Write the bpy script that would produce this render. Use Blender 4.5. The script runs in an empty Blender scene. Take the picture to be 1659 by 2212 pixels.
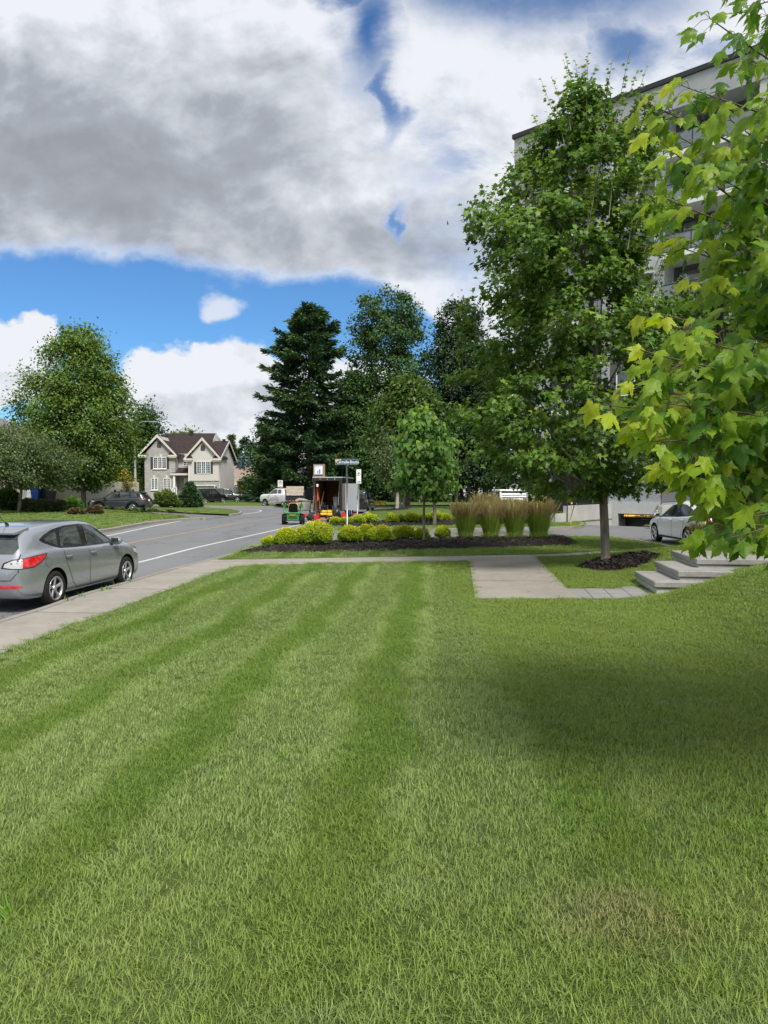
import bpy, bmesh, math, random
import numpy as np
from math import radians, sin, cos, pi, sqrt, atan2
from mathutils import Vector, Matrix
from mathutils.bvhtree import BVHTree
from mathutils.geometry import delaunay_2d_cdt

# ------------------------------------------------------------------ camera, sky, sun, exposure
SC = bpy.context.scene
COL = SC.collection
EYE = 2.1                      # eye height above the road surface
F = 1570.0                     # focal length in units of a 1659 x 2212 picture
PITCH = math.atan2(54.0, F)
cam = bpy.data.cameras.new('camera')
cam.sensor_fit = 'VERTICAL'; cam.sensor_height = 36.0; cam.sensor_width = 27.0
cam.lens = 36.0 * F / 2212.0
cam.clip_start = 0.05; cam.clip_end = 4000
camo = bpy.data.objects.new('camera', cam); COL.objects.link(camo)
camo.location = (0, 0, EYE); camo.rotation_euler = (pi / 2 - PITCH, 0, 0)
SC.camera = camo
SUN_EL, SUN_AZ = radians(52), radians(152)     # azimuth clockwise from +Y
SC.view_settings.view_transform = 'Standard'; SC.view_settings.look = 'None'
SC.view_settings.exposure = 0.50; SC.view_settings.gamma = 1.0; SC.view_settings.use_curve_mapping = False
SC.cycles.max_bounces = 6; SC.cycles.diffuse_bounces = 3; SC.cycles.glossy_bounces = 3
SC.cycles.transmission_bounces = 4; SC.cycles.transparent_max_bounces = 6
SC.cycles.use_denoising = True

sd = bpy.data.lights.new('sun', 'SUN'); sd.energy = 3.6; sd.angle = radians(18); sd.color = (1.0, .95, .86)
so = bpy.data.objects.new('sun', sd); COL.objects.link(so)
sdir = Vector((sin(SUN_AZ) * cos(SUN_EL), cos(SUN_AZ) * cos(SUN_EL), sin(SUN_EL)))
so.rotation_euler = (-sdir).to_track_quat('-Z', 'Y').to_euler(); so.location = (0, -20, 40)

class NT:
    """small helper to write node trees as expressions"""
    def __init__(s, tree): s.t = tree; s.n = tree.nodes; s.l = tree.links
    def put(s, sock, v):
        if hasattr(v, 'node') or hasattr(v, 'is_linked'): s.l.new(v, sock)
        else:
            try: sock.default_value = v
            except Exception: sock.default_value = (v[0], v[1], v[2], 1)
    def node(s, kind, **kw):
        n = s.n.new(kind)
        for k, v in kw.items(): setattr(n, k, v)
        return n
    def m(s, op, a, b=0.0, c=0.0, clamp=False):
        n = s.node('ShaderNodeMath', operation=op, use_clamp=clamp)
        s.put(n.inputs[0], a); s.put(n.inputs[1], b); s.put(n.inputs[2], c); return n.outputs[0]
    def ss(s, a, b, x):      # smoothstep
        n = s.node('ShaderNodeMapRange', interpolation_type='SMOOTHSTEP')
        s.put(n.inputs[0], x); s.put(n.inputs[1], a); s.put(n.inputs[2], b); return n.outputs[0]
    def noise(s, vec, scale, detail=4, rough=.55, out=0, dist=0.0):
        n = s.node('ShaderNodeTexNoise'); s.put(n.inputs['Vector'], vec)
        n.inputs['Scale'].default_value = scale; n.inputs['Detail'].default_value = detail
        n.inputs['Roughness'].default_value = rough; n.inputs['Distortion'].default_value = dist
        return n.outputs[out]
    def mix(s, f, a, b, blend='MIX'):
        n = s.node('ShaderNodeMix', data_type='RGBA', blend_type=blend)
        s.put(n.inputs[0], f); s.put(n.inputs[6], tuple(a) + (1,) if isinstance(a, (tuple, list)) and len(a) == 3 else a)
        s.put(n.inputs[7], tuple(b) + (1,) if isinstance(b, (tuple, list)) and len(b) == 3 else b); return n.outputs[2]
    def vec(s, x, y, z):
        n = s.node('ShaderNodeCombineXYZ'); s.put(n.inputs[0], x); s.put(n.inputs[1], y); s.put(n.inputs[2], z); return n.outputs[0]
    def sep(s, v):
        n = s.node('ShaderNodeSeparateXYZ'); s.put(n.inputs[0], v); return n.outputs
    def vm(s, op, a, b=(0, 0, 0)):
        n = s.node('ShaderNodeVectorMath', operation=op); s.put(n.inputs[0], a)
        if op == 'SCALE': s.put(n.inputs[3], b)
        else: s.put(n.inputs[1], b)
        return n.outputs[0]

def build_world():
    w = bpy.data.worlds.new('World'); SC.world = w; w.use_nodes = True
    t = NT(w.node_tree); t.n.clear()
    out = t.node('ShaderNodeOutputWorld')
    sky = t.node('ShaderNodeTexSky', sky_type='NISHITA'); sky.sun_disc = False
    sky.sun_elevation = SUN_EL; sky.sun_rotation = SUN_AZ
    sky.air_density = 1.0; sky.dust_density = 0.3; sky.ozone_density = 2.5
    blue = t.mix(1.0, sky.outputs[0], (.046, .075, .100), 'MULTIPLY')
    tc = t.node('ShaderNodeTexCoord').outputs['Generated']
    d = t.vm('NORMALIZE', tc); x, y, z = t.sep(d)
    yy = t.m('MAXIMUM', y, .12)
    u = t.m('DIVIDE', x, yy); v = t.m('DIVIDE', z, yy)
    p = t.vec(u, t.m('MULTIPLY', v, 1.35), 0)
    w1 = t.sep(t.noise(p, 3.2, 5, .55, 1)); w2 = t.sep(t.noise(p, 13.0, 6, .62, 1))
    ud = t.m('ADD', u, t.m('ADD', t.m('MULTIPLY', t.m('SUBTRACT', w1[0], .5), .22), t.m('MULTIPLY', t.m('SUBTRACT', w2[0], .5), .07)))
    vd = t.m('ADD', v, t.m('ADD', t.m('MULTIPLY', t.m('SUBTRACT', w1[1], .5), .13), t.m('MULTIPLY', t.m('SUBTRACT', w2[1], .5), .06)))
    def ell(cx, cy, rx, ry, soft=.55):
        a = t.m('POWER', t.m('DIVIDE', t.m('SUBTRACT', ud, cx), rx), 2.0)
        b = t.m('POWER', t.m('DIVIDE', t.m('SUBTRACT', vd, cy), ry), 2.0)
        r = t.m('SQRT', t.m('ADD', a, b))
        return t.ss(1.0 + soft * .5, 1.0 - soft * .5, r)
    # the big cloud's underside: sinks towards the right
    edge = t.m('SUBTRACT', .302, t.m('MULTIPLY', t.ss(-.5, .02, ud), .035))
    edge = t.m('SUBTRACT', edge, t.m('MULTIPLY', t.ss(-.02, .25, ud), .28))
    big = t.ss(-.012, .030, t.m('SUBTRACT', vd, edge))
    hole = ell(-.025, .62, .036, .09, 1.9)
    for h in (ell(.22, .69, .19, .065, 1.3), ell(-.002, .52, .020, .05, 1.5), ell(.035, .362, .013, .022, 1.6), ell(.335, .60, .06, .035, 1.4), ell(-.06, .68, .04, .03, 1.)):
        hole = t.m('MAXIMUM', hole, t.m('MULTIPLY', h, .9))
    thin = t.m('MULTIPLY', t.m('MULTIPLY', t.ss(.50, .66, t.noise(t.vm('ADD', p, (5.2, 2.4, 0)), 4.5, 7, .62, dist=.4)), t.ss(-.05, .12, t.m('ADD', u, t.m('MULTIPLY', t.m('SUBTRACT', v, .5), .25)))), .62); hole = t.m('MAXIMUM', hole, thin)
    dens = t.m('MULTIPLY', big, t.m('SUBTRACT', 1.0, hole))
    low = ell(-.535, .165, .105, .062, .22)
    for e in (ell(-.47, .195, .04, .045, .25), ell(-.29, .135, .075, .050, .22), ell(-.20, .130, .075, .056, .22), ell(-.12, .115, .085, .055, .25),
              ell(-.25, .085, .20, .050, .3), ell(-.05, .12, .11, .07, .4), ell(-.10, .055, .26, .045, .4), ell(-.42, .05, .30, .028, .5)):
        low = t.m('MAXIMUM', low, e)
    puff = t.m('MULTIPLY', ell(-.222, .238, .030, .020, .9), .75)
    haz = t.m('MULTIPLY', t.ss(.10, -.01, v), .75)
    dens = t.m('MAXIMUM', t.m('MAXIMUM', dens, low), t.m('MAXIMUM', puff, haz))
    # light and shade inside the clouds
    bl = t.m('ABSOLUTE', t.m('SUBTRACT', t.noise(t.vm('ADD', p, (.4, .2, 0)), 7.0, 8, .60, dist=.2), .5)); n1 = t.noise(p, 3.6, 7, .58, dist=.5); n2 = t.noise(t.vm('ADD', p, (3.1, 1.7, 0)), 9.0, 7, .60, dist=.3)
    grey = t.m('MULTIPLY', ell(-.42, .44, .32, .14, 1.5), .80)
    grey = t.m('MAXIMUM', grey, t.m('MULTIPLY', ell(-.12, .335, .34, .055, 1.2), .62))
    grey = t.m('MAXIMUM', grey, t.m('MULTIPLY', ell(-.19, .110, .15, .032, 1.0), .50))
    grey = t.m('MAXIMUM', grey, t.m('MULTIPLY', ell(-.52, .135, .12, .035, 1.0), .35))
    grey = t.m('ADD', grey, t.m('MULTIPLY', t.m('SUBTRACT', .50, n1), .9))
    ra = t.noise(p, 6.0, 6, .56, dist=.25); rb = t.noise(t.vm('ADD', p, (.022, .030, 0)), 6.0, 6, .56, dist=.25); relief = t.m('MULTIPLY', t.m('SUBTRACT', rb, ra), 1.5)
    grey = t.m('ADD', grey, relief); grey = t.m('SUBTRACT', grey, t.m('MULTIPLY', t.ss(1.0, .35, dens), .35)); grey = t.m('ADD', grey, t.m('MULTIPLY', t.m('SUBTRACT', .50, n2), .45)); grey = t.m('ADD', grey, t.m('MULTIPLY', t.m('SUBTRACT', bl, .06), .6))
    grey = t.m('SUBTRACT', grey, t.m('MULTIPLY', t.ss(.11, .0, t.m('SUBTRACT', vd, edge)), .16), 0, True)
    cl = t.node('ShaderNodeValToRGB'); t.put(cl.inputs[0], grey)
    cr = cl.color_ramp; cr.elements[0].position = 0; cr.elements[0].color = (.61, .63, .665, 1)
    cr.elements[1].position = 1.0; cr.elements[1].color = (.235, .25, .275, 1)
    e = cr.elements.new(.30); e.color = (.44, .465, .51, 1)
    e = cr.elements.new(.65); e.color = (.285, .305, .345, 1)
    colr = t.mix(dens, blue, cl.outputs[0])
    bg = t.node('ShaderNodeBackground'); t.put(bg.inputs[0], colr); bg.inputs[1].default_value = 1.0
    t.l.new(bg.outputs[0], out.inputs[0])
    w.cycles.sampling_method = 'MANUAL'; w.cycles.sample_map_resolution = 512
build_world()

# ------------------------------------------------------------------ helpers
def S(a, b, x):
    t = np.clip((x - a) / (b - a), 0, 1); return t * t * (3 - 2 * t)
def ray(px, py):
    v = Vector(((px - 829.5), F, (1106.0 - py)))
    c, s = cos(-PITCH), sin(-PITCH)
    return Vector((v.x, v.y * c - v.z * s, v.y * s + v.z * c)) / F
def at(px, py, Y):                       # point seen at (px,py) at distance Y
    r = ray(px, py); k = Y / r.y; return Vector((r.x * k, Y, EYE + r.z * k))
def atz(px, py, z=0.0):                  # point of the plane z seen at (px,py)
    r = ray(px, py); k = (z - EYE) / r.z; return Vector((r.x * k, r.y * k, z))
def atg(px, py, h=None):                 # point of the terrain seen at (px,py)
    h = h or hl; z = .15
    for _ in range(25):
        q = atz(px, py, z); z = z * .5 + float(h(q.x, q.y)) * .5
    return atz(px, py, z)

# facade frame of the apartment block
FA = Vector((8.85, 50.0)); FD = Vector((.749, -.662)).normalized(); FN = Vector((-FD.y, FD.x)) * -1.0
if FN.y > 0: FN = -FN
def fq(s, q=0.0, z=0.0): return Vector((FA.x + FD.x * s + FN.x * q, FA.y + FD.y * s + FN.y * q, z))
def ramp_sq(x, y):
    dx, dy = x - FA.x, y - FA.y
    return dx * FD.x + dy * FD.y, dx * FN.x + dy * FN.y

def hl(x, y):                            # height of lawns and walks
    x = np.asarray(x, float); y = np.asarray(y, float)
    h = .13 + .37 * S(-4.9, 0.2, x - .09 * (y - 8)) * S(12.8, 2.5, y)
    a = 3.9 + 1.1 * S(12.2, 13.4, y)
    h = h + .62 * S(0, 3.1, x - a) * S(23, 16.5, y) * S(40, 20, x)
    h = h + .22 * S(-14, -27, x) * S(36, 58, y)
    h = h + .34 * np.exp(-((x - 3.2) / 3.6) ** 2 - ((y - 57) / 7.5) ** 2)
    h = h + .02 * np.sin(x * 1.3 + .7 * y) * np.sin(.9 * y) * S(0, 3, y) * S(16, 9, y)
    return h
def hr(x, y):                            # height of the asphalt
    x = np.asarray(x, float); y = np.asarray(y, float)
    s, q = ramp_sq(x, y)
    return -1.8 * S(5.6, 0.6, q) * (s > 7.15) * (s < 11.9)

def prop(o, label=None, cat=None, group=None, kind=None):
    if label: o['label'] = label
    if cat: o['category'] = cat
    if group: o['group'] = group
    if kind: o['kind'] = kind
    return o
def thing(name, label, cat, loc=(0, 0, 0), rz=0.0, group=None):
    o = bpy.data.objects.new(name, None); COL.objects.link(o); o.empty_display_size = .3
    o.location = loc; o.rotation_euler = (0, 0, rz)
    return prop(o, label, cat, group)
def link(name, me, mat=None, parent=None, loc=None, rot=None):
    o = bpy.data.objects.new(name, me); COL.objects.link(o)
    if mat is not None:
        for m_ in (mat if isinstance(mat, (list, tuple)) else [mat]): me.materials.append(m_)
    if parent: o.parent = parent
    if loc is not None: o.location = loc
    if rot is not None: o.rotation_euler = rot
    return o
def copy_tree(o, parent=None):
    c = o.copy(); COL.objects.link(c)
    if parent: c.parent = parent
    for ch in list(o.children): copy_tree(ch, c)
    return c

def fast_mesh(name, verts, faces, tint=None, smooth=False, uv=None, vt=None):
    verts = np.asarray(verts, np.float32); faces = np.asarray(faces, np.int32)
    me = bpy.data.meshes.new(name); nf, k = faces.shape
    me.vertices.add(len(verts)); me.vertices.foreach_set('co', verts.ravel())
    me.loops.add(nf * k); me.loops.foreach_set('vertex_index', faces.ravel())
    me.polygons.add(nf); me.polygons.foreach_set('loop_start', np.arange(nf, dtype=np.int32) * k)
    me.polygons.foreach_set('loop_total', np.full(nf, k, np.int32))
    if smooth: me.polygons.foreach_set('use_smooth', np.ones(nf, bool))
    if tint is not None:
        a = me.attributes.new('tint', 'FLOAT', 'FACE'); a.data.foreach_set('value', np.asarray(tint, np.float32))
    if vt is not None:
        a = me.attributes.new('tint', 'FLOAT', 'POINT'); a.data.foreach_set('value', np.asarray(vt, np.float32))
    if uv is not None:
        ul = me.uv_layers.new(name='UVMap'); ul.data.foreach_set('uv', np.asarray(uv, np.float32)[faces.ravel()].ravel())
    me.update(); me.validate(); return me

class MB:
    def __init__(s): s.v = []; s.f = []; s.mi = []; s.sm = []
    def add(s, vs, fs, mi=0, smooth=False):
        b = len(s.v); s.v += [tuple(v) for v in vs]
        for f in fs: s.f.append([b + i for i in f]); s.mi.append(mi); s.sm.append(smooth)
        return s
    def box(s, x0, x1, y0, y1, z0, z1, mi=0, M=None):
        v = [Vector(p) for p in ((x0, y0, z0), (x1, y0, z0), (x1, y1, z0), (x0, y1, z0), (x0, y0, z1), (x1, y0, z1), (x1, y1, z1), (x0, y1, z1))]
        if M is not None: v = [M @ p for p in v]
        return s.add(v, [(0, 3, 2, 1), (4, 5, 6, 7), (0, 1, 5, 4), (1, 2, 6, 5), (2, 3, 7, 6), (3, 0, 4, 7)], mi)
    def bbox(s, x0, x1, y0, y1, z0, z1, b=.02, mi=0, M=None):     # bevelled box
        pts = []
        for (zz, ins) in ((z0, b), (z0 + b, 0), (z1 - b, 0), (z1, b)):
            xa, xb, ya, yb = x0 + ins, x1 - ins, y0 + ins, y1 - ins
            c = b * .7
            pts.append([(xa + c, ya, zz), (xb - c, ya, zz), (xb, ya + c, zz), (xb, yb - c, zz), (xb - c, yb, zz), (xa + c, yb, zz), (xa, yb - c, zz), (xa, ya + c, zz)])
        vs = [Vector(p) for r in pts for p in r]
        if M is not None: vs = [M @ p for p in vs]
        fs = [tuple(reversed(range(8))), tuple(range(24, 32))]
        for k in range(3):
            for i in range(8): fs.append((k * 8 + i, k * 8 + (i + 1) % 8, k * 8 + 8 + (i + 1) % 8, k * 8 + 8 + i))
        return s.add(vs, fs, mi)
    def tube(s, pts, rad, n=8, mi=0, smooth=True, caps=True):
        pts = [Vector(p) for p in pts]; rad = rad if isinstance(rad, (list, tuple)) else [rad] * len(pts)
        vs = []; fs = []; ref = None
        for i, p in enumerate(pts):
            t = (pts[min(i + 1, len(pts) - 1)] - pts[max(i - 1, 0)]).normalized()
            if ref is None: ref = Vector((1, 0, 0)) if abs(t.x) < .8 else Vector((0, 1, 0))
            a = t.cross(ref).normalized(); b = t.cross(a); ref = a.cross(t)
            for k in range(n):
                an = 2 * pi * k / n; vs.append(p + (a * cos(an) + b * sin(an)) * rad[i])
        for i in range(len(pts) - 1):
            for k in range(n): fs.append((i * n + k, i * n + (k + 1) % n, (i + 1) * n + (k + 1) % n, (i + 1) * n + k))
        if caps: fs.append(tuple(range(n))); fs.append(tuple(reversed(range((len(pts) - 1) * n, len(pts) * n))))
        return s.add(vs, fs, mi, smooth)
    def lathe(s, prof, M=None, n=24, mi=0, smooth=True):           # prof: (r, h) about local z
        M = M or Matrix(); vs = []; fs = []
        for r, h in prof:
            for k in range(n): an = 2 * pi * k / n; vs.append(M @ Vector((r * cos(an), r * sin(an), h)))
        for i in range(len(prof) - 1):
            for k in range(n): fs.append((i * n + k, i * n + (k + 1) % n, (i + 1) * n + (k + 1) % n, (i + 1) * n + k))
        fs.append(tuple(range(n))); fs.append(tuple(reversed(range((len(prof) - 1) * n, len(prof) * n))))
        return s.add(vs, fs, mi, smooth)
    def prism(s, poly, M, depth, mi=0):                              # poly in local xy, extruded 0..depth along local z
        n = len(poly); vs = [M @ Vector((p[0], p[1], 0)) for p in poly] + [M @ Vector((p[0], p[1], depth)) for p in poly]
        fs = [tuple(reversed(range(n))), tuple(range(n, 2 * n))] + [(i, (i + 1) % n, n + (i + 1) % n, n + i) for i in range(n)]
        return s.add(vs, fs, mi)
    def blob(s, c, r, seed=0, lump=.15, n=10, mi=0):
        rnd = random.Random(seed); ph = [rnd.uniform(0, 6) for _ in range(6)]; vs = []; fs = []
        for i in range(n + 1):
            th = pi * i / n
            for k in range(2 * n):
                a = pi * k / n
                q = 1 + lump * (sin(3 * a + ph[0] + 2 * th) + sin(5 * th + ph[1]) * cos(2 * a + ph[2]) + .6 * sin(7 * a + ph[3]) * sin(6 * th + ph[4])) * .5
                vs.append((c[0] + r[0] * q * sin(th) * cos(a), c[1] + r[1] * q * sin(th) * sin(a), c[2] + r[2] * q * cos(th)))
        m = 2 * n
        for i in range(n):
            for k in range(m): fs.append((i * m + k, (i + 1) * m + k, (i + 1) * m + (k + 1) % m, i * m + (k + 1) % m))
        return s.add(vs, fs, mi, True)
    def mesh(s, name):
        me = bpy.data.meshes.new(name); me.from_pydata(s.v, [], s.f)
        me.polygons.foreach_set('material_index', s.mi); me.polygons.foreach_set('use_smooth', s.sm); me.update(); return me
    def build(s, name, mat, parent=None, loc=None, rot=None): return link(name, s.mesh(name), mat, parent, loc, rot)

# ------------------------------------------------------------------ materials
def mat(name, c, rough=.6, metal=0.0, c2=None, scale=4.0, detail=5, bump=0.0, bscale=None, spec=.5, coat=0.0, fac=(.35, .65), stretch=None, emit=None, estr=0.0, dark=None):
    m_ = bpy.data.materials.new(name); m_.use_nodes = True; t = NT(m_.node_tree); bs = t.n['Principled BSDF']
    bs.inputs['Roughness'].default_value = rough; bs.inputs['Metallic'].default_value = metal
    bs.inputs['Specular IOR Level'].default_value = spec; bs.inputs['Coat Weight'].default_value = coat
    bs.inputs['Coat Roughness'].default_value = .04
    bs.inputs['Base Color'].default_value = (*c, 1)
    if emit: bs.inputs['Emission Color'].default_value = (*emit, 1); bs.inputs['Emission Strength'].default_value = estr
    if c2 or bump:
        pos = t.node('ShaderNodeTexCoord').outputs['Object']
        if stretch: pos = t.vm('MULTIPLY', pos, stretch)
        if c2:
            n = t.ss(fac[0], fac[1], t.noise(pos, scale, detail))
            cc = t.mix(n, c, c2)
            if dark: cc = t.mix(t.m('MULTIPLY', t.ss(.55, .75, t.noise(pos, dark[1], 6, .7)), dark[2]), cc, dark[0])
            t.put(bs.inputs['Base Color'], cc)
        if bump:
            b = t.node('ShaderNodeBump'); b.inputs['Strength'].default_value = min(1, bump); b.inputs['Distance'].default_value = .02 * max(1, bump)
            t.put(b.inputs['Height'], t.noise(pos, bscale or scale * 5, 4)); t.put(bs.inputs['Normal'], b.outputs[0])
    return m_
def leafmat(name, cols, trans=.35, rough=.5, gain=1.08):
    cols = [tuple(min(.8, v * gain) for v in c) for c in cols]
    """cols: ramp over the 'tint' attribute (0..1)"""
    m_ = bpy.data.materials.new(name); m_.use_nodes = True; t = NT(m_.node_tree); bs = t.n['Principled BSDF']
    a = t.node('ShaderNodeAttribute', attribute_name='tint').outputs['Fac']
    r = t.node('ShaderNodeValToRGB'); t.put(r.inputs[0], a); cr = r.color_ramp
    cr.elements[0].color = (*cols[0], 1); cr.elements[1].color = (*cols[-1], 1)
    for i in range(1, len(cols) - 1): e = cr.elements.new(i / (len(cols) - 1)); e.color = (*cols[i], 1)
    c = r.outputs[0]
    t.put(bs.inputs['Base Color'], c); bs.inputs['Roughness'].default_value = rough; bs.inputs['Specular IOR Level'].default_value = .35
    tr = t.node('ShaderNodeBsdfTranslucent'); t.put(tr.inputs[0], t.mix(.5, c, t.mix(1.0, c, (1.5, 1.5, .5), 'MULTIPLY')))
    mx = t.node('ShaderNodeMixShader'); mx.inputs[0].default_value = trans
    t.l.new(bs.outputs[0], mx.inputs[1]); t.l.new(tr.outputs[0], mx.inputs[2])
    t.l.new(mx.outputs[0], t.n['Material Output'].inputs[0]); return m_
# ------------------------------------------------------------------ ground
rng = np.random.default_rng(7)
def catmull(P, n=6, closed=False):
    P = [Vector(p) for p in P]; out = []
    for i in range(len(P) - 1):
        a = P[max(i - 1, 0)]; b = P[i]; c = P[i + 1]; d = P[min(i + 2, len(P) - 1)]
        for k in range(n):
            t = k / n; out.append(.5 * ((2 * b) + (c - a) * t + (2 * a - 5 * b + 4 * c - d) * t * t + (3 * b - a - 3 * c + d) * t ** 3))
    out.append(P[-1]); return out
def xy(l): return [(p[0], p[1]) for p in l]
Z = lambda px, py, z=.0: atz(px, py, z)
# right edge of the road, near to far, then the mouth of the access road
e1 = [(-6.9, -12, 0), (-6.35, 0, 0)] + [Z(a, b, .13) for a, b in ((0, 1340), (150, 1291), (287.6, 1252.8), (365.7, 1230), (450, 1209), (499, 1196), (528.5, 1186), (552, 1178), (600, 1170.5), (723, 1168.0))]
edge_near = xy(catmull(e1, 5))
e1b = [Z(723, 1168.0, .13), Z(990, 1161, .13), Z(1100, 1158.5, .13), Z(1211, 1158, .13), Z(1313, 1159.5, .13), Z(1368, 1165.5, .13), Z(1447, 1179, .13), Z(1530, 1196, .13)]
edge_acc_s = xy(catmull(e1b, 5))
e2 = [Z(1218, 1123, .13), Z(1248, 1125, .13), Z(1262, 1130.5, .13), Z(1252, 1136.5, .13), Z(1200, 1139, .13), Z(972, 1142.5, .13), Z(714, 1148, .13), Z(676, 1147, .13), Z(672, 1142, .13), Z(690, 1137, .13), Z(714, 1130.5, .13), Z(760, 1118, .13), Z(790, 1108, .13), Z(807, 1101, .13), Z(822, 1097, .13)]
edge_acc_n = xy(catmull(e2, 5))
far_r = [(x, y) for x, y in ((4, 74), (14, 79), (40, 82), (160, 84))]
far_l = [(160, 92), (40, 90)] + xy([Z(800, 1093.5, .05), Z(700, 1094.5, .05), Z(560, 1095, .05), Z(451, 1095.5, .05)]) + [(-34, 76), (-60, 76), (-150, 77)]
strip_near = [(-150, 70), (-60, 70)] + xy([Z(333, 1098.5, .1), Z(400, 1097.5, .1), Z(470, 1098.5, .1), Z(505, 1101, .1), Z(523, 1105.5, .1), Z(520, 1109, .1), Z(499, 1112, .1)])
dw_in = [Z(396, 1107.5, .1), Z(333, 1105.3, .1)]        # driveway north edge
dw_w = [(-45, 58.5), (-45, 52.5)]
dw_s = [Z(232, 1107.0, .1), Z(330, 1111.5, .1), Z(396, 1116.0, .1), Z(437, 1120.6, .1)]
left_kerb = xy(catmull([Z(437, 1120.6, .1), Z(427, 1119.8, .1), Z(346, 1126, .1), Z(281, 1136, .1), Z(216, 1147, .1), (-13.75, 22, 0), (-14.2, 5, 0), (-14.8, -12, 0)], 5))
# garage ramp mouth on the access road
ramp_l = xy([fq(7.2, 6.4), fq(7.2, 0.0)]); ramp_r = xy([fq(12, 0.0), fq(12, 7.0)])
acc_end = [(30, 26), (30, 19)]
road_poly = edge_near + edge_acc_s[1:] + acc_end[::-1] + [(34, 30), (24, 35)] + ramp_r[::-1] + ramp_l[::-1] + edge_acc_n + far_r + far_l + strip_near + left_kerb
drive_poly = xy(dw_s[::-1]) + dw_w[::-1] + xy(dw_in[::-1]) + [strip_near[-1]]
# sidewalk
sw_in = xy(catmull([(-5.5, -12, 0), (-5.15, 0, 0)] + [Z(0, 1413, .14), Z(120, 1364, .14), Z(225, 1325, .14), Z(370, 1272, .14), Z(470, 1236, .14), Z(515, 1222.5, .14)], 5))
sw_poly = edge_near[: 5 * 7 + 2] + xy([Z(470, 1209.5, .14), Z(750, 1204.5, .14), Z(1012, 1200.5, .14), Z(1160, 1198, .14), Z(1290, 1193.5, .14), Z(1420, 1193.5, .2), Z(1425, 1195, .2), Z(1290, 1199, .14), Z(1157, 1202.5, .14), Z(1012, 1211.5, .14), Z(750, 1216, .14)]) + sw_in[::-1]
walk_poly = xy([Z(1012.5, 1204, .15), Z(1157, 1201.5, .15), Z(1246, 1291.5, .15), Z(1027, 1293.5, .15)])
pav_poly = xy([Z(1224, 1270.5, .15), Z(1246, 1291.5, .15), Z(1330, 1291, .15), Z(1395, 1285, .17), Z(1415, 1275, .17), Z(1362, 1262, .17), Z(1330, 1268, .17)])
bed1 = xy(catmull([Z(499, 1194, .15), Z(560, 1193.5, .15), Z(648, 1192.5, .15), Z(773, 1190, .15), Z(893, 1186.5, .15), Z(1080, 1182, .15), Z(1190, 1179, .15), Z(1245, 1174.5, .15), Z(1240, 1166, .15), Z(1205, 1160.5, .15), Z(1080, 1163, .15), Z(960, 1165, .15), Z(760, 1171, .15), Z(660, 1175, .15), Z(560, 1186, .15), Z(499, 1194, .15)], 4))[:-1]
bed2 = xy(catmull([Z(709, 1136, .15), Z(804, 1138, .15), Z(986, 1133.5, .15), Z(1110, 1131.5, .15), Z(1190, 1129, .15), Z(1190, 1124, .15), Z(1080, 1124, .15), Z(973, 1123, .15), Z(900, 1124, .15), Z(815, 1127, .15), Z(740, 1131, .15), Z(709, 1136, .15)], 4))[:-1]
def circ(c, rx, ry, n=18): return [(c[0] + rx * cos(2 * pi * i / n) * (1 + .06 * sin(3 * i)), c[1] + ry * sin(2 * pi * i / n)) for i in range(n)]
MAPLE = atg(1309, 1221); MAPLE.z = float(hl(MAPLE.x, MAPLE.y))
ring = circ((MAPLE.x + .22, MAPLE.y - .25), 1.0, .95)
TR = [atg(857.6, 1101), atg(865, 1098.6), atg(873, 1093), atg(880, 1092)]
rings = [circ((q.x, q.y), .95, .95, 12) for q in TR]
kstrip = 0.16
POLY = [('road', road_poly), ('driveway', drive_poly), ('walkway', walk_poly), ('paving', pav_poly), ('sidewalk', sw_poly), ('bed1', bed1), ('bed2', bed2), ('ring', ring)] + [('ringf', r) for r in rings]

def resample(P, d):
    out = []
    for i in range(len(P)):
        a = Vector(P[i]); b = Vector(P[(i + 1) % len(P)]); L = (b - a).length
        dd = d if (a.length < 90) else 12
        n = max(1, min(60, int(L / dd)))
        for k in range(n): q = a.lerp(b, k / n); out.append((q.x, q.y))
    return out
def inside(P, X, Y):
    P = np.asarray(P); c = np.zeros(X.shape, bool); j = len(P) - 1
    for i in range(len(P)):
        xi, yi = P[i]; xj, yj = P[j]
        t = ((yi > Y) != (yj > Y)) & (X < (xj - xi) * (Y - yi) / (yj - yi + 1e-12) + xi); c ^= t; j = i
    return c
def polydist(P, X, Y):
    P = np.asarray(P); d = np.full(X.shape, 1e9)
    for i in range(len(P)):
        a = P[i]; b = P[(i + 1) % len(P)]; ab = b - a; L = (ab ** 2).sum() + 1e-12
        t = np.clip(((X - a[0]) * ab[0] + (Y - a[1]) * ab[1]) / L, 0, 1)
        d = np.minimum(d, np.hypot(X - a[0] - t * ab[0], Y - a[1] - t * ab[1]))
    return d
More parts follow.
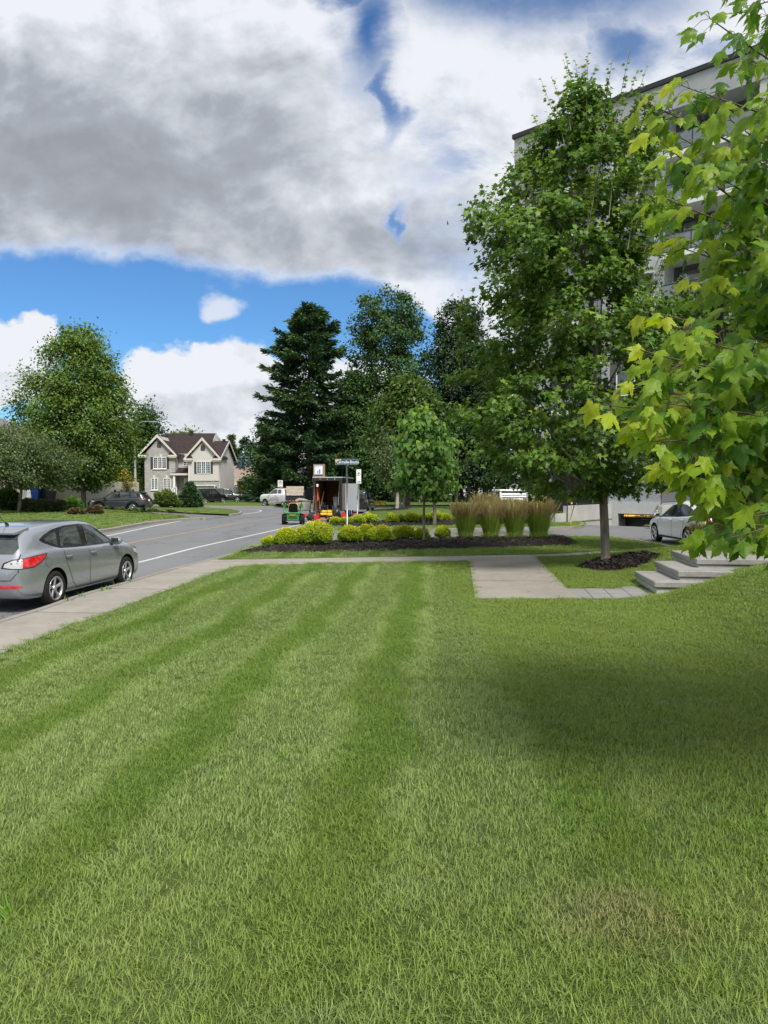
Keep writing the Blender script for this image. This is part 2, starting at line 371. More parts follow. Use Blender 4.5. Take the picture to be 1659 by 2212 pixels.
def ground_sheets():
    V = []; E = []
    for nm, P in POLY:
        d = {'road': .8, 'driveway': 1.2, 'ring': .3}.get(nm, .5)
        Q = resample(P, d); b = len(V); V += Q; E += [(b + i, b + (i + 1) % len(Q)) for i in range(len(Q))]
    g = []
    def grid(x0, x1, y0, y1, d, jit=.25):
        X, Y = np.meshgrid(np.arange(x0, x1, d), np.arange(y0, y1, d))
        X = X + rng.uniform(-jit, jit, X.shape) * d; Y = Y + rng.uniform(-jit, jit, Y.shape) * d
        return np.c_[X.ravel(), Y.ravel()]
    g.append(grid(-8, 12, -4, 24, .35)); a = grid(-24, 26, 0, 64, 1.0); a = a[~((a[:, 0] > -8) & (a[:, 0] < 12) & (a[:, 1] < 24))]; g.append(a)
    g.append(grid(9, 19, 36, 51, .4))
    a = grid(-90, 90, -20, 150, 5.0); a = a[~((a[:, 0] > -24) & (a[:, 0] < 26) & (a[:, 1] > 0) & (a[:, 1] < 64))]; g.append(a)
    a = grid(-1600, 1600, -300, 2600, 110, .1); a = a[~((abs(a[:, 0]) < 90) & (a[:, 1] > -20) & (a[:, 1] < 150))]; g.append(a)
    V += [tuple(p) for p in np.concatenate(g)]
    r = delaunay_2d_cdt([Vector(v) for v in V], E, [], 0, 1e-4)
    v = np.array([(p.x, p.y) for p in r[0]]); f = np.array([t for t in r[2]], np.int32)
    c = v[f].mean(1); lab = np.full(len(f), 99)
    for i, (nm, P) in enumerate(POLY):
        q = inside(P, c[:, 0], c[:, 1]) & (lab == 99); lab[q] = i
    return v, f, lab
GV, GF, GL = ground_sheets()
def sheet(ids, hf):
    f = GF[np.isin(GL, ids)]; u, inv = np.unique(f, return_inverse=True); xyv = GV[u]
    z = hf(xyv[:, 0], xyv[:, 1]); f2 = inv.reshape(f.shape)
    # face up
    a = xyv[f2]; cr = (a[:, 1, 0] - a[:, 0, 0]) * (a[:, 2, 1] - a[:, 0, 1]) - (a[:, 1, 1] - a[:, 0, 1]) * (a[:, 2, 0] - a[:, 0, 0])
    f2[cr < 0] = f2[cr < 0][:, ::-1]
    return np.c_[xyv, z], f2

# --- ground materials
def m_lawn(name):
    m_ = bpy.data.materials.new(name); m_.use_nodes = True; t = NT(m_.node_tree); bs = t.n['Principled BSDF']
    pos = t.node('ShaderNodeNewGeometry').outputs['Position']; x, y, z = t.sep(pos)
    n1 = t.noise(pos, .5, 3); n2 = t.noise(pos, 3.0, 6, .7); n3 = t.noise(pos, 38.0, 4, .8)
    c = t.mix(t.ss(.3, .7, n1), (.085, .145, .026), (.12, .17, .038))
    c = t.mix(t.m('MULTIPLY', t.ss(.4, .8, n2), .5), c, (.125, .14, .055))
    c = t.mix(t.m('MULTIPLY', t.ss(.35, .75, n3), .8), c, (.045, .085, .014)); c = t.mix(t.m('MULTIPLY', t.ss(.45, .7, t.noise(pos, 1.1, 6, .75)), .5), c, (.17, .20, .07))
    t.put(bs.inputs['Base Color'], c); bs.inputs['Roughness'].default_value = .9; bs.inputs['Specular IOR Level'].default_value = .15
    b = t.node('ShaderNodeBump'); b.inputs['Strength'].default_value = .9; b.inputs['Distance'].default_value = .04
    t.put(b.inputs['Height'], t.m('ADD', n3, t.noise(pos, 120.0, 2))); t.put(bs.inputs['Normal'], b.outputs[0]); return m_
def m_asphalt():
    m_ = bpy.data.materials.new('asphalt'); m_.use_nodes = True; t = NT(m_.node_tree); bs = t.n['Principled BSDF']
    pos = t.node('ShaderNodeNewGeometry').outputs['Position']
    n1 = t.noise(t.vm('MULTIPLY', pos, (1.0, .25, 1)), .35, 5, .6); n2 = t.noise(pos, 9.0, 6, .75); n3 = t.noise(pos, 90.0, 3, .8)
    c = t.mix(t.ss(.25, .75, n1), (.135, .139, .148), (.180, .184, .192))
    c = t.mix(t.m('MULTIPLY', t.ss(.3, .8, n2), .35), c, (.09, .093, .10))
    c = t.mix(t.m('MULTIPLY', t.ss(.5, .8, n3), .6), c, (.24, .24, .24))
    v = t.node('ShaderNodeTexVoronoi', feature='DISTANCE_TO_EDGE'); v.inputs['Scale'].default_value = .16
    t.put(v.inputs['Vector'], t.vm('ADD', pos, t.vm('SCALE', t.noise(pos, .9, 6, .7, 1), 2.2)))
    c = t.mix(t.m('MULTIPLY', t.ss(.008, .003, v.outputs[0]), .75), c, (.05, .05, .052))
    t.put(bs.inputs['Base Color'], c); bs.inputs['Roughness'].default_value = .85; bs.inputs['Specular IOR Level'].default_value = .3
    b = t.node('ShaderNodeBump'); b.inputs['Strength'].default_value = .5; b.inputs['Distance'].default_value = .01
    t.put(b.inputs['Height'], n3); t.put(bs.inputs['Normal'], b.outputs[0]); return m_
def m_concrete(name, c1, c2, joint=None, ang=0.0, width=.018):
    m_ = bpy.data.materials.new(name); m_.use_nodes = True; t = NT(m_.node_tree); bs = t.n['Principled BSDF']
    pos = t.node('ShaderNodeNewGeometry').outputs['Position']
    n1 = t.noise(pos, 1.1, 5, .65); n2 = t.noise(t.vm('MULTIPLY', pos, (1, 5, 3)), 6.0, 6, .7); n3 = t.noise(pos, 70.0, 3, .8)
    c = t.mix(t.ss(.25, .75, n1), c1, c2)
    c = t.mix(t.m('MULTIPLY', t.ss(.45, .72, n2), .5), c, tuple(k * .55 for k in c1))
    c = t.mix(t.m('MULTIPLY', t.ss(.6, .85, n3), .5), c, tuple(k * .6 for k in c1))
    v = t.node('ShaderNodeTexVoronoi'); v.inputs['Scale'].default_value = 2.3; t.put(v.inputs['Vector'], pos)
    c = t.mix(t.m('MULTIPLY', t.ss(.045, .02, v.outputs[0]), .8), c, (.05, .035, .025))
    if joint:
        r = t.node('ShaderNodeVectorRotate', rotation_type='Z_AXIS'); t.put(r.inputs['Vector'], pos); r.inputs['Angle'].default_value = ang
        a = t.sep(r.outputs[0])
        for ax, step, off in joint:
            q = t.m('ABSOLUTE', t.m('SUBTRACT', t.m('FRACT', t.m('DIVIDE', t.m('ADD', a[ax], off), step)), .5))
            c = t.mix(t.m('MULTIPLY', t.m('LESS_THAN', q, width / step), .85), c, (.045, .042, .038))
    t.put(bs.inputs['Base Color'], c); bs.inputs['Roughness'].default_value = .85; bs.inputs['Specular IOR Level'].default_value = .3
    b = t.node('ShaderNodeBump'); b.inputs['Strength'].default_value = .4; b.inputs['Distance'].default_value = .006
    t.put(b.inputs['Height'], n3); t.put(bs.inputs['Normal'], b.outputs[0]); return m_
M = {}
M['lawn'] = m_lawn('lawn_turf'); M['asphalt'] = m_asphalt()
M['sidewalk'] = m_concrete('sidewalk_concrete', (.235, .22, .19), (.30, .282, .25), [(1, 2.6, .9)], radians(5.5))
M['walkway'] = m_concrete('walkway_concrete', (.215, .198, .168), (.28, .26, .222), [(1, 2.72, -.35)], radians(5))
M['paving'] = m_concrete('paving_slabs', (.19, .19, .185), (.25, .246, .24), [(0, .36, .1), (1, .72, .3)], radians(8), .010)
M['kerb'] = m_concrete('kerb_concrete', (.20, .188, .165), (.27, .256, .23))
M['drive'] = mat('driveway_asphalt', (.13, .13, .14), .9, c2=(.17, .17, .175), spec=.1, scale=.8, bump=.4, bscale=60)
M['mulch'] = mat('bark_mulch', (.012, .010, .009), .95, c2=(.035, .028, .024), scale=22, detail=8, bump=1.0, bscale=45, spec=.2)
ids = lambda n: [i for i, (k, _) in enumerate(POLY) if k == n]
def gsheet(name, key, hf, mt):
    v, f = sheet(ids(key) if key else [99], hf); o = link(name, fast_mesh(name, v, f, smooth=True), mt); return prop(o, kind='structure')
gsheet('lawn', None, hl, M['lawn'])
gsheet('road', 'road', hr, M['asphalt'])
v, f = sheet(list(range(len(POLY))) + [99], lambda x, y: np.minimum(hl(x, y) - .10, hr(x, y) - .05)); prop(link('ground', fast_mesh('ground', v, f), mat('bare_soil', (.10, .09, .075), .95, c2=(.15, .135, .11), scale=3)), kind='structure')
gsheet('driveway', 'driveway', lambda x, y: hl(x, y) - .115, M['drive'])
gsheet('sidewalk', 'sidewalk', lambda x, y: hl(x, y) + .012, M['sidewalk'])
gsheet('walkway', 'walkway', lambda x, y: hl(x, y) + .014, M['walkway'])
gsheet('paving', 'paving', lambda x, y: hl(x, y) + .014, M['paving'])
def mh(P, k=.12, n=.03):
    def f(x, y):
        d = polydist(P, x, y); return hl(x, y) + np.minimum(d * .5, k) * (1 + 0 * x) - .01 + n * np.sin(x * 9) * np.sin(y * 11) * S(0, .2, d)
    return f
def chips(name, P, n, parent_mat, hf, size=.07, seed=1):
    """shredded bark strewn over a bed, one mesh with its soil"""
    r = np.random.default_rng(seed); P_ = np.asarray(P); lo, hi = P_.min(0), P_.max(0)
    p = r.uniform(lo, hi, (n * 2, 2)); p = p[inside(P, p[:, 0], p[:, 1])][:n]; n = len(p)
    z = hf(p[:, 0], p[:, 1]) + r.uniform(0, .025, n); a = r.uniform(0, pi, n); L = size * r.uniform(.4, 1.3, n); W = L * r.uniform(.12, .3, n); ti = r.uniform(-.5, .5, n)
    dx = np.c_[np.cos(a), np.sin(a), ti] * L[:, None] * .5; dy = np.c_[-np.sin(a), np.cos(a), r.uniform(-.6, .6, n)] * W[:, None] * .5
    c = np.c_[p, z]; v = np.stack([c - dx - dy, c + dx - dy, c + dx + dy, c - dx + dy], 1).reshape(-1, 3)
    return v, np.arange(4 * n).reshape(n, 4), r.uniform(0, 1, n) ** 2.2
M['chips'] = leafmat('bark_chips', gain=1.0, cols=[(.008, .007, .006), (.022, .017, .014), (.05, .04, .034), (.10, .085, .07)], trans=0.0, rough=.85)
for key, nm, lab_, P, n, k in (('bed1', 'mulch_bed', 'long bed of black bark mulch under the front row of yellow shrubs and tall grasses', bed1, 9000, .14), ('bed2', 'mulch_bed', 'narrow bed of black bark mulch behind the access road kerb', bed2, 4000, .12),
                            ('ring', 'mulch_bed', 'round mound of black bark mulch at the foot of the big maple', ring, 3500, .16)):
    gsheet(nm, key, mh(P, k), M['mulch'])
    v, f, tt = chips(nm, P, n, None, mh(P, k), .09 if key != 'bed2' else .12, len(P))
    prop(link('bark_chips', fast_mesh('bark_chips', v, f, tint=tt), M['chips']), kind='stuff', label='loose black bark chips strewn over the bed', cat='bark chips')
for i in ids('ringf'):
    v, f = sheet([i], mh(POLY[i][1], .14)); prop(link('mulch_bed', fast_mesh('mulch_bed', v, f, smooth=True), M['mulch']), kind='structure')

def kerb(line, side, name='kerb', w=.16, top=.0, hf=None):
    """kerb strip along a polyline; side=+1: the walk lies to the left of the direction of travel"""
    hf = hf or hl; vs = []; fs = []; n = len(line); L = []
    for i, p in enumerate(line):
        a = Vector(line[max(i - 1, 0)]); b = Vector(line[min(i + 1, n - 1)]); t = (b - a).normalized(); nn = Vector((-t.y, t.x)) * side; p = Vector(p)
        for off, zz in ((-.02, 'b'), (-.005, 't'), (.03, 'T'), (w, 'T'), (w, 'd')):
            q = p + nn * off; h = float(hf(p.x + nn.x * .1, p.y + nn.y * .1))
            z = {'b': min(-.12, float(hr(q.x, q.y)) - .1), 't': h + .0, 'T': h + .022 + top, 'd': h - .12}[zz]; vs.append((q.x, q.y, z))
    for i in range(n - 1):
        for k in range(4):
            a = (i * 5 + k, i * 5 + k + 1, i * 5 + 6 + k, i * 5 + 5 + k); fs.append(a if side < 0 else a[::-1])
    fs += [(0, 1, 2, 3, 4), tuple((n - 1) * 5 + k for k in (4, 3, 2, 1, 0))]
    mb = MB().add(vs, fs); o = mb.build(name, M['kerb']); return prop(o, kind='structure')
def kl(P): return resample_open(P, .6)
def resample_open(P, d):
    out = []
    for i in range(len(P) - 1):
        a = Vector(P[i]); b = Vector(P[i + 1]); n = max(1, min(40, int((b - a).length / d)))
        for k in range(n): out.append(tuple(a.lerp(b, k / n)))
    out.append(tuple(P[-1])); return out
kerb(kl(edge_near), -1); kerb(kl(edge_acc_s), -1); kerb(kl(edge_acc_n), -1, w=.22); kerb(kl(left_kerb), -1, w=.24)
kerb(kl(strip_near[2:]), -1); kerb(kl(far_l[2:]), -1)

# painted lines
M['white_line'] = mat('white_road_paint', (.48, .48, .47), .8, c2=(.30, .30, .305), scale=14, detail=8, fac=(.45, .75))
M['yellow_line'] = mat('yellow_road_paint', (.36, .25, .11), .8, c2=(.20, .17, .12), scale=14, detail=8, fac=(.45, .75))
def stripe(pts, w, mt, name='road_marking'):
    P = catmull([Z(a, b, 0) for a, b in pts] if len(pts[0]) == 2 else pts, 8); vs = []; fs = []
    for i, p in enumerate(P):
        t = (P[min(i + 1, len(P) - 1)] - P[max(i - 1, 0)]); t.z = 0; t.normalize(); n = Vector((-t.y, t.x, 0)) * w / 2
        for q in (p - n, p + n): vs.append((q.x, q.y, .004 + float(hr(q.x, q.y))))
    for i in range(len(P) - 1): fs.append((2 * i + 1, 2 * i, 2 * i + 2, 2 * i + 3))
    prop(MB().add(vs, fs).build(name, M[mt]), kind='structure')
stripe([(-60, 1262, ), (120, 1250), (295.7, 1215.7), (424, 1183), (541.5, 1157), (645.7, 1134), (673, 1127.5), (720, 1115)], .15, 'white_line')
stripe([(20, 1226), (150, 1200), (265, 1175.6), (405, 1150.6), (509, 1131), (603, 1116.4), (654, 1104), (700, 1099)], .12, 'yellow_line')
stripe([(0, 1190), (110, 1178), (226, 1158.7), (379, 1127.5), (460, 1118), (509, 1112.5), (548, 1107.6), (563, 1104.6), (560, 1101.8), (540, 1100.7), (519, 1100.2)], .16, 'white_line')
# ------------------------------------------------------------------ building materials
def m_lines(name, c1, cj, step, off=0.0, w=.12, axis=2, c2=None, scale=3.0, brick=None, rough=.7, bump=.3):
    """courses of siding / brick; object space"""
    m_ = bpy.data.materials.new(name); m_.use_nodes = True; t = NT(m_.node_tree); bs = t.n['Principled BSDF']
    tc = t.node('ShaderNodeTexCoord'); pos = tc.outputs['Object']; g = t.sep(pos); nn = t.sep(t.node('ShaderNodeNewGeometry').outputs['Normal'])
    if brick:
        h = t.m('ADD', g[0], g[1]); v = t.vec(h, g[2], 0)
        b = t.node('ShaderNodeTexBrick'); t.put(b.inputs['Vector'], v); b.inputs['Scale'].default_value = 1.0
        b.inputs['Brick Width'].default_value = brick[0]; b.inputs['Row Height'].default_value = brick[1]; b.inputs['Mortar Size'].default_value = brick[2]
        b.inputs['Color1'].default_value = (*c1, 1); b.inputs['Color2'].default_value = (*(c2 or c1), 1); b.inputs['Mortar'].default_value = (*cj, 1)
        b.inputs['Bias'].default_value = 0; b.inputs['Mortar Smooth'].default_value = .2
        c = t.mix(t.m('MULTIPLY', t.ss(.35, .65, t.noise(v, 3.0, 3)), .5), b.outputs[0], tuple(k * .7 for k in c1)); hgt = b.outputs['Fac']
        hgt = t.m('SUBTRACT', 1.0, hgt)
    else:
        q = t.m('FRACT', t.m('DIVIDE', t.m('ADD', g[axis], off), step)); hgt = q
        base = t.mix(t.ss(.3, .7, t.noise(pos, scale, 4)), c1, c2 or c1)
        c = t.mix(t.ss(1 - w, 1.0, q) if axis == 2 else t.m('LESS_THAN', q, w), base, cj)
    t.put(bs.inputs['Base Color'], c); bs.inputs['Roughness'].default_value = rough
    b2 = t.node('ShaderNodeBump'); b2.inputs['Strength'].default_value = bump; b2.inputs['Distance'].default_value = .01
    t.put(b2.inputs['Height'], hgt); t.put(bs.inputs['Normal'], b2.outputs[0]); return m_
M['stone'] = m_lines('grey_stone_brick', (.40, .385, .37), (.45, .44, .42), 1, brick=(.42, .13, .012), c2=(.24, .235, .23))
M['siding'] = m_lines('beige_siding', (.57, .55, .52), (.25, .24, .225), .13, w=.22)
M['siding2'] = m_lines('cream_siding', (.50, .46, .38), (.38, .35, .29), .6, w=.02, axis=0, c2=(.46, .42, .35))
M['roof'] = mat('brown_roof_shingle', (.032, .025, .025), .95, spec=.15, c2=(.048, .038, .038), scale=5, detail=7, bump=.6, bscale=22)
M['roof_tan'] = mat('tan_roof_shingle', (.20, .15, .125), .9, c2=(.27, .21, .18), scale=3, bump=.5, bscale=18)
M['roof_grey'] = mat('grey_roof_shingle', (.10, .10, .10), .9, c2=(.16, .15, .14), scale=3, bump=.5, bscale=18)
M['trim'] = mat('pale_trim', (.58, .53, .48), .6); M['white'] = mat('white_paint', (.74, .75, .75), .5); M['dark'] = mat('dark_shutter', (.05, .04, .045), .6)
M['glass'] = mat('window_glass', (.045, .055, .065), .04, spec=1.0, c2=(.11, .12, .13), scale=1.3, fac=(.4, .6)); M['black'] = mat('black_metal', (.012, .012, .014), .45, c2=(.02, .02, .022), scale=6)
M['concrete'] = m_concrete('cast_concrete', (.34, .34, .32), (.44, .44, .42)); M['conc_light'] = m_concrete('pale_concrete', (.48, .50, .50), (.55, .57, .57))
M['panel'] = m_lines('pale_grey_panel', (.33, .345, .37), (.20, .20, .22), 3.0, w=.012, c2=(.37, .385, .41), scale=1.2, rough=.5)
M['whitebrick'] = m_lines('white_brick', (.62, .63, .65), (.50, .50, .52), 1, brick=(.30, .085, .008), c2=(.54, .55, .57))
M['darkbrick'] = m_lines('charcoal_brick', (.085, .085, .09), (.05, .05, .05), 1, brick=(.40, .085, .008), c2=(.14, .14, .145))
M['wood'] = mat('weathered_wood', (.16, .13, .105), .85, c2=(.24, .20, .17), scale=6, stretch=(1, 1, .2)); M['redbrick'] = m_lines('red_brick', (.22, .08, .06), (.30, .26, .24), 1, brick=(.22, .075, .010), c2=(.17, .06, .05))
M['galv'] = mat('galvanised_steel', (.34, .38, .40), .45, .6, c2=(.26, .29, .31), scale=12)

def window(parent, x0, x1, z0, z1, y, nx, nz, leaves=1, sill=True, arch=False, frame='white', d=.07):
    """window in a wall facing -Y: frame proud of the wall, glass set into it, muntins; parts of parent"""
    fr = MB(); w = .07
    fr.box(x0 - w, x1 + w, y - d, y + .03, z1, z1 + w); fr.box(x0 - w, x1 + w, y - d, y + .03, z0 - w, z0)
    fr.box(x0 - w, x0, y - d, y + .03, z0, z1); fr.box(x1, x1 + w, y - d, y + .03, z0, z1)
    lw = (x1 - x0) / leaves
    for l in range(leaves):
        a = x0 + l * lw
        if l: fr.box(a - .05, a + .05, y - d + .005, y + .02, z0, z1)
        for i in range(1, nx): xx = a + lw * i / nx; fr.box(xx - .016, xx + .016, y - d + .02, y, z0, z1)
    for j in range(1, nz): zz = z0 + (z1 - z0) * j / nz; fr.box(x0, x1, y - d + .022, y, zz - .016, zz + .016)
    o = fr.build('window', M[frame], parent)
    g = MB(); g.box(x0, x1, y - d + .035, y + .002, z0, z1); g.build('pane', M['glass'], o)
    if sill: s_ = MB(); s_.box(x0 - .12, x1 + .12, y - .13, y - d, z0 - .16, z0 - w); s_.build('sill', M['white'], o)
    return o
def roof_slab(mb, pts, th=.14):
    """plane polygon given by its top corners, with thickness"""
    n = len(pts); P = [Vector(p) for p in pts]; vs = P + [p - Vector((0, 0, th)) for p in P]
    mb.add(vs, [tuple(range(n)), tuple(reversed(range(n, 2 * n)))] + [(i, n + i, n + (i + 1) % n, (i + 1) % n) for i in range(n)])
def gable_front(parent, cx, hw, ze, za, yf, yb, wallm, z0, slab=.16, over=.35, ret=True):
    """gable roof whose ridge runs along Y, its gable facing -Y; returns nothing"""
    r = MB(); sl = (za - ze) / hw; xo = hw
    roof_slab(r, [(cx - xo, yf - over, ze), (cx, yf - over, za), (cx, yb, za), (cx - xo, yb, ze)], slab)
    roof_slab(r, [(cx, yf - over, za), (cx + xo, yf - over, ze), (cx + xo, yb, ze), (cx, yb, za)], slab)
    o = r.build('roof', M['roof'], parent)
    f = MB(); b = .34; y0 = yf - over - .05
    for sgn in (-1, 1):
        a = (cx + sgn * (xo + .06), ze - .10); c_ = (cx, za + .06)
        poly = [a, c_, (cx, za - b * 1.05), (cx + sgn * (xo + .06) - sgn * b * .6, ze - .12 - b * .25), (a[0], a[1] - .2)]
        f.add([(p[0], y0, p[1]) for p in poly] + [(p[0], y0 + .06, p[1]) for p in poly], [(0, 1, 2, 3, 4), (9, 8, 7, 6, 5)] + [(i, 5 + i, 5 + (i + 1) % 5, (i + 1) % 5) for i in range(5)])
        if ret:
            xa = cx + sgn * (xo + .1); xb = cx + sgn * (xo - 1.05)
            f.box(min(xa, xb), max(xa, xb), y0 - .02, yf + .02, ze - .42, ze - .18)
            f.box(min(xa, xb) + .06, max(xa, xb) - .06, y0 + .04, yf + .02, ze - .58, ze - .42)
            r2 = MB(); xm = cx + sgn * (xo - .25); xi = xb
            r2.add([(xm, y0, ze - .18), (xi, y0, ze - .18), (xi, yf, ze - .18), (xm, yf, ze - .18), (xm - sgn * .12, yf - .02, ze + .16), (xi + sgn * .12, yf - .02, ze + .16)],
                   [(0, 1, 5, 4), (0, 4, 3), (1, 2, 5), (2, 3, 4, 5), (0, 3, 2, 1)]); r2.build('roof_return', M['roof'], o)
    f.build('fascia', M['trim'], o)
def arch_vent(parent, cx, z0, z1, y, w=.28):
    P = [(cx - w, z0), (cx + w, z0)] + [(cx + w * cos(a), z1 - w + w * sin(a)) for a in [i * pi / 8 for i in range(9)]]
    mb = MB(); mb.prism(P, Matrix(((1, 0, 0, 0), (0, 0, -1, y), (0, 1, 0, 0), (0, 0, 0, 1))), .05); mb.build('gable_vent', M['dark'], parent)
def wall_with_gable(mb, x0, x1, y0, y1, z0, ze, za):
    cx = (x0 + x1) / 2
    mb.add([(x0, y0, z0), (x1, y0, z0), (x1, y0, ze), (cx, y0, za), (x0, y0, ze), (x0, y1, z0), (x1, y1, z0), (x1, y1, ze), (cx, y1, za), (x0, y1, ze)],
           [(0, 1, 2, 3, 4), (9, 8, 7, 6, 5), (0, 4, 9, 5), (1, 6, 7, 2), (0, 5, 6, 1), (4, 3, 8, 9), (2, 7, 8, 3)])

# ------------------------------------------------------------------ the house across the road
def house():
    H = thing('house', 'two-storey grey stone and beige siding house with a brown roof and two gables', 'house', (-32.56, 99, 0))
    X = lambda cx: (cx - 175) * .00954
    Zz = lambda cy: 2.1 + (967 - cy) * .00954
    w = MB(); wall_with_gable(w, X(175), X(612), 0, 9.0, -.2, 6.55, 9.0); w.build('wall', M['stone'], H)
    m_ = MB(); m_.box(X(612), X(840), 1.6, 9.0, -.2, 6.6); m_.build('wall', M['siding'], H)
    e = MB(); e.box(X(608), X(838), 1.45, 1.6, -.2, Zz(790)); e.build('stone_facing', M['stone'], H)
    r = MB(); r.add([(X(830), -.9, Zz(880)), (X(1255), -.9, Zz(880)), (X(1255), -.9, 6.15), (X(1042), -.9, 8.45), (X(830), -.9, 6.15), (X(830), 9, Zz(880)), (X(1255), 9, -.2), (X(1255), 9, 6.15), (X(1042), 9, 8.45), (X(830), 9, 6.15), (X(1255), -.9, -.2)],
                    [(0, 1, 2, 3, 4), (9, 8, 7, 6, 5), (0, 4, 9, 5), (1, 10, 6, 7, 2)]); 
    # right-hand gable end wall
    r.add([(X(1255) + .01, -.9, -.2), (X(1255) + .01, 9, -.2), (X(1255) + .01, 9, 6.2), (X(1255) + .01, 4.2, 8.4), (X(1255) + .01, -.9, 6.2)], [(0, 1, 2, 3, 4)])
    r.build('wall', M['siding'], H)
    # garage base with the door opening
    gx0, gx1, gz = X(905), X(1190), Zz(950)
    b = MB(); zt = Zz(880) - .02
    b.box(X(830), gx0, -.82, .4, -.2, zt); b.box(gx1, X(1255) - .02, -.82, .4, -.2, zt); b.box(gx0, gx1, -.82, .4, gz, zt); b.box(X(830), gx0, .4, 6, -.2, zt - .03); b.build('stone_base', M['stone'], H)
    t = MB(); t.box(gx0, gx1, -.45, -.38, -.1, gz - .02)
    for k in range(1, 4): zz = gz - .02 - k * .55; t.box(gx0, gx1, -.47, -.45, zz, zz + .03)
    gd = t.build('garage_door', M['white'], H)
    t = MB(); t.box(gx0 - .1, gx0 - .004, -.88, -.82, -.1, gz + .1); t.box(gx1 + .004, gx1 + .1, -.88, -.82, -.1, gz + .1); t.box(gx0 - .004, gx1 + .004, -.88, -.82, gz + .004, gz + .1); t.build('frame', M['white'], gd)
    # main roof, ridge along X
    ze, zr, yr = 6.62, 9.75, 4.8; r = MB()
    roof_slab(r, [(X(150), .0, ze - .25), (X(850), -.1 + 1.1, ze), (X(1010), 1.2, ze + .1), (X(1075), yr, zr), (X(330), yr, zr)])
    roof_slab(r, [(X(330), yr, zr), (X(1075), yr, zr), (X(1090), 9.4, ze), (X(150), 9.4, ze)])
    roof_slab(r, [(X(150), 0, ze - .25), (X(330), yr, zr), (X(150), 9.4, ze)])
    o = r.build('roof', M['roof'], H)
    f = MB(); f.box(X(620), X(800), .82, .96, ze - .22, ze + .03); f.box(X(620), X(800), .96, 1.62, ze - .30, ze - .22); f.build('fascia', M['trim'], o)
    f = MB(); f.add([(X(1040), 3.4, 8.35), (X(1082), yr, zr + .02), (X(1150), yr + 2.6, 8.35), (X(1086), yr, zr - .5)], [(0, 1, 3), (1, 2, 3)])
    f.add([(X(1060), 3.5, 8.3), (X(1084), yr, zr - .1), (X(1130), yr + 2.3, 8.3)], [(0, 1, 2)]); f.build('gable_end', M['siding'], H)
    for (x_, y_, a, bq, nm) in ((X(728), 4.4, 9.5, 10.1, 'c'), (X(1217), 4.0, 8.2, 8.85, 'v')):
        c = MB(); c.tube([(x_, y_, a), (x_, y_, bq - .2)], .16, 10); c.tube([(x_, y_, bq - .2), (x_, y_, bq)], .26, 10); c.build('chimney', M['roof'], o)
    gable_front(H, X(368), 2.52, 6.62, 9.18, 0, yr, None, 0)
    # right wing roof: ridge along X with the gable at the right end
    r = MB(); yy = 4.2
    roof_slab(r, [(X(830), -.86, 6.2), (X(1290), -.86, 6.2), (X(1290), yy, 8.62), (X(1010), yy, 8.62), (X(830), yy, 8.62)][0:3] + [(X(830), yy, 8.62)])
    roof_slab(r, [(X(830), yy, 8.62), (X(1290), yy, 8.62), (X(1290), 9.5, 6.05), (X(830), 9.5, 6.05)]); o2 = r.build('roof', M['roof'], H)
    f = MB(); xr = X(1290) + .01
    for pts in (((-1.35, 6.0), (yy, 8.68)), ((yy, 8.68), (9.55, 6.0))):
        (ya, za), (yb2, zb) = pts; f.add([(xr, ya, za), (xr, yb2, zb), (xr, yb2, zb - .34), (xr, ya, za - .34), (xr + .06, ya, za), (xr + .06, yb2, zb), (xr + .06, yb2, zb - .34), (xr + .06, ya, za - .34)],
                                         [(0, 1, 2, 3), (7, 6, 5, 4), (0, 4, 5, 1), (3, 2, 6, 7), (0, 3, 7, 4), (1, 5, 6, 2)])
    f.build('fascia', M['trim'], o2)
    gable_front(H, X(1030), 2.40, 6.12, 8.72, -.9, 3.9, None, 0)
    arch_vent(H, X(387), Zz(402), Zz(320), -.02); arch_vent(H, X(1032), Zz(450), Zz(370), -.92)
    # windows
    window(H, X(308), X(482), Zz(700), Zz(548), 0, 2, 5, 3); window(H, X(275), X(357), Zz(1002), Zz(848), 0, 2, 5, 2); window(H, X(452), X(536), Zz(1002), Zz(848), 0, 2, 5, 2)
    window(H, X(692), X(776), Zz(655), Zz(545), 1.6, 2, 4, 2, sill=False); window(H, X(950), X(1130), Zz(770), Zz(612), -.9, 2, 5, 3, sill=False)
    for (a, b2, z0, z1, y) in ((262, 300, 712, 540, 0), (486, 524, 708, 540, 0), (908, 944, 778, 612, -.9), (1134, 1170, 776, 608, -.9)):
        s = MB(); s.box(X(a), X(b2), y - .05, y, Zz(z0), Zz(z1))
        for k in range(1, 9): zz = Zz(z0) + (Zz(z1) - Zz(z0)) * k / 9; s.box(X(a) + .05, X(b2) - .05, y - .065, y - .05, zz - .03, zz + .02)
        s.build('shutter', M['dark'], H)
    for cx_, cy_ in ((410, 520), (311, 822), (490, 820)):
        s = MB(); P = [(X(cx_ - 14), Zz(cy_ + 18)), (X(cx_ + 14), Zz(cy_ + 18)), (X(cx_ + 20), Zz(cy_ - 18)), (X(cx_ - 20), Zz(cy_ - 18))]
        s.add([(p[0], -.04, p[1]) for p in P] + [(p[0], 0, p[1]) for p in P], [(0, 1, 2, 3), (0, 4, 5, 1), (1, 5, 6, 2), (2, 6, 7, 3), (3, 7, 4, 0)]); s.build('keystone', M['trim'], H)
    # porch
    r = MB(); roof_slab(r, [(X(548), -.3, Zz(775)), (X(838), -.3, Zz(775)), (X(838), 1.55, Zz(685)), (X(612), 1.55, Zz(685))], .1); po = r.build('porch_roof', M['roof'], H)
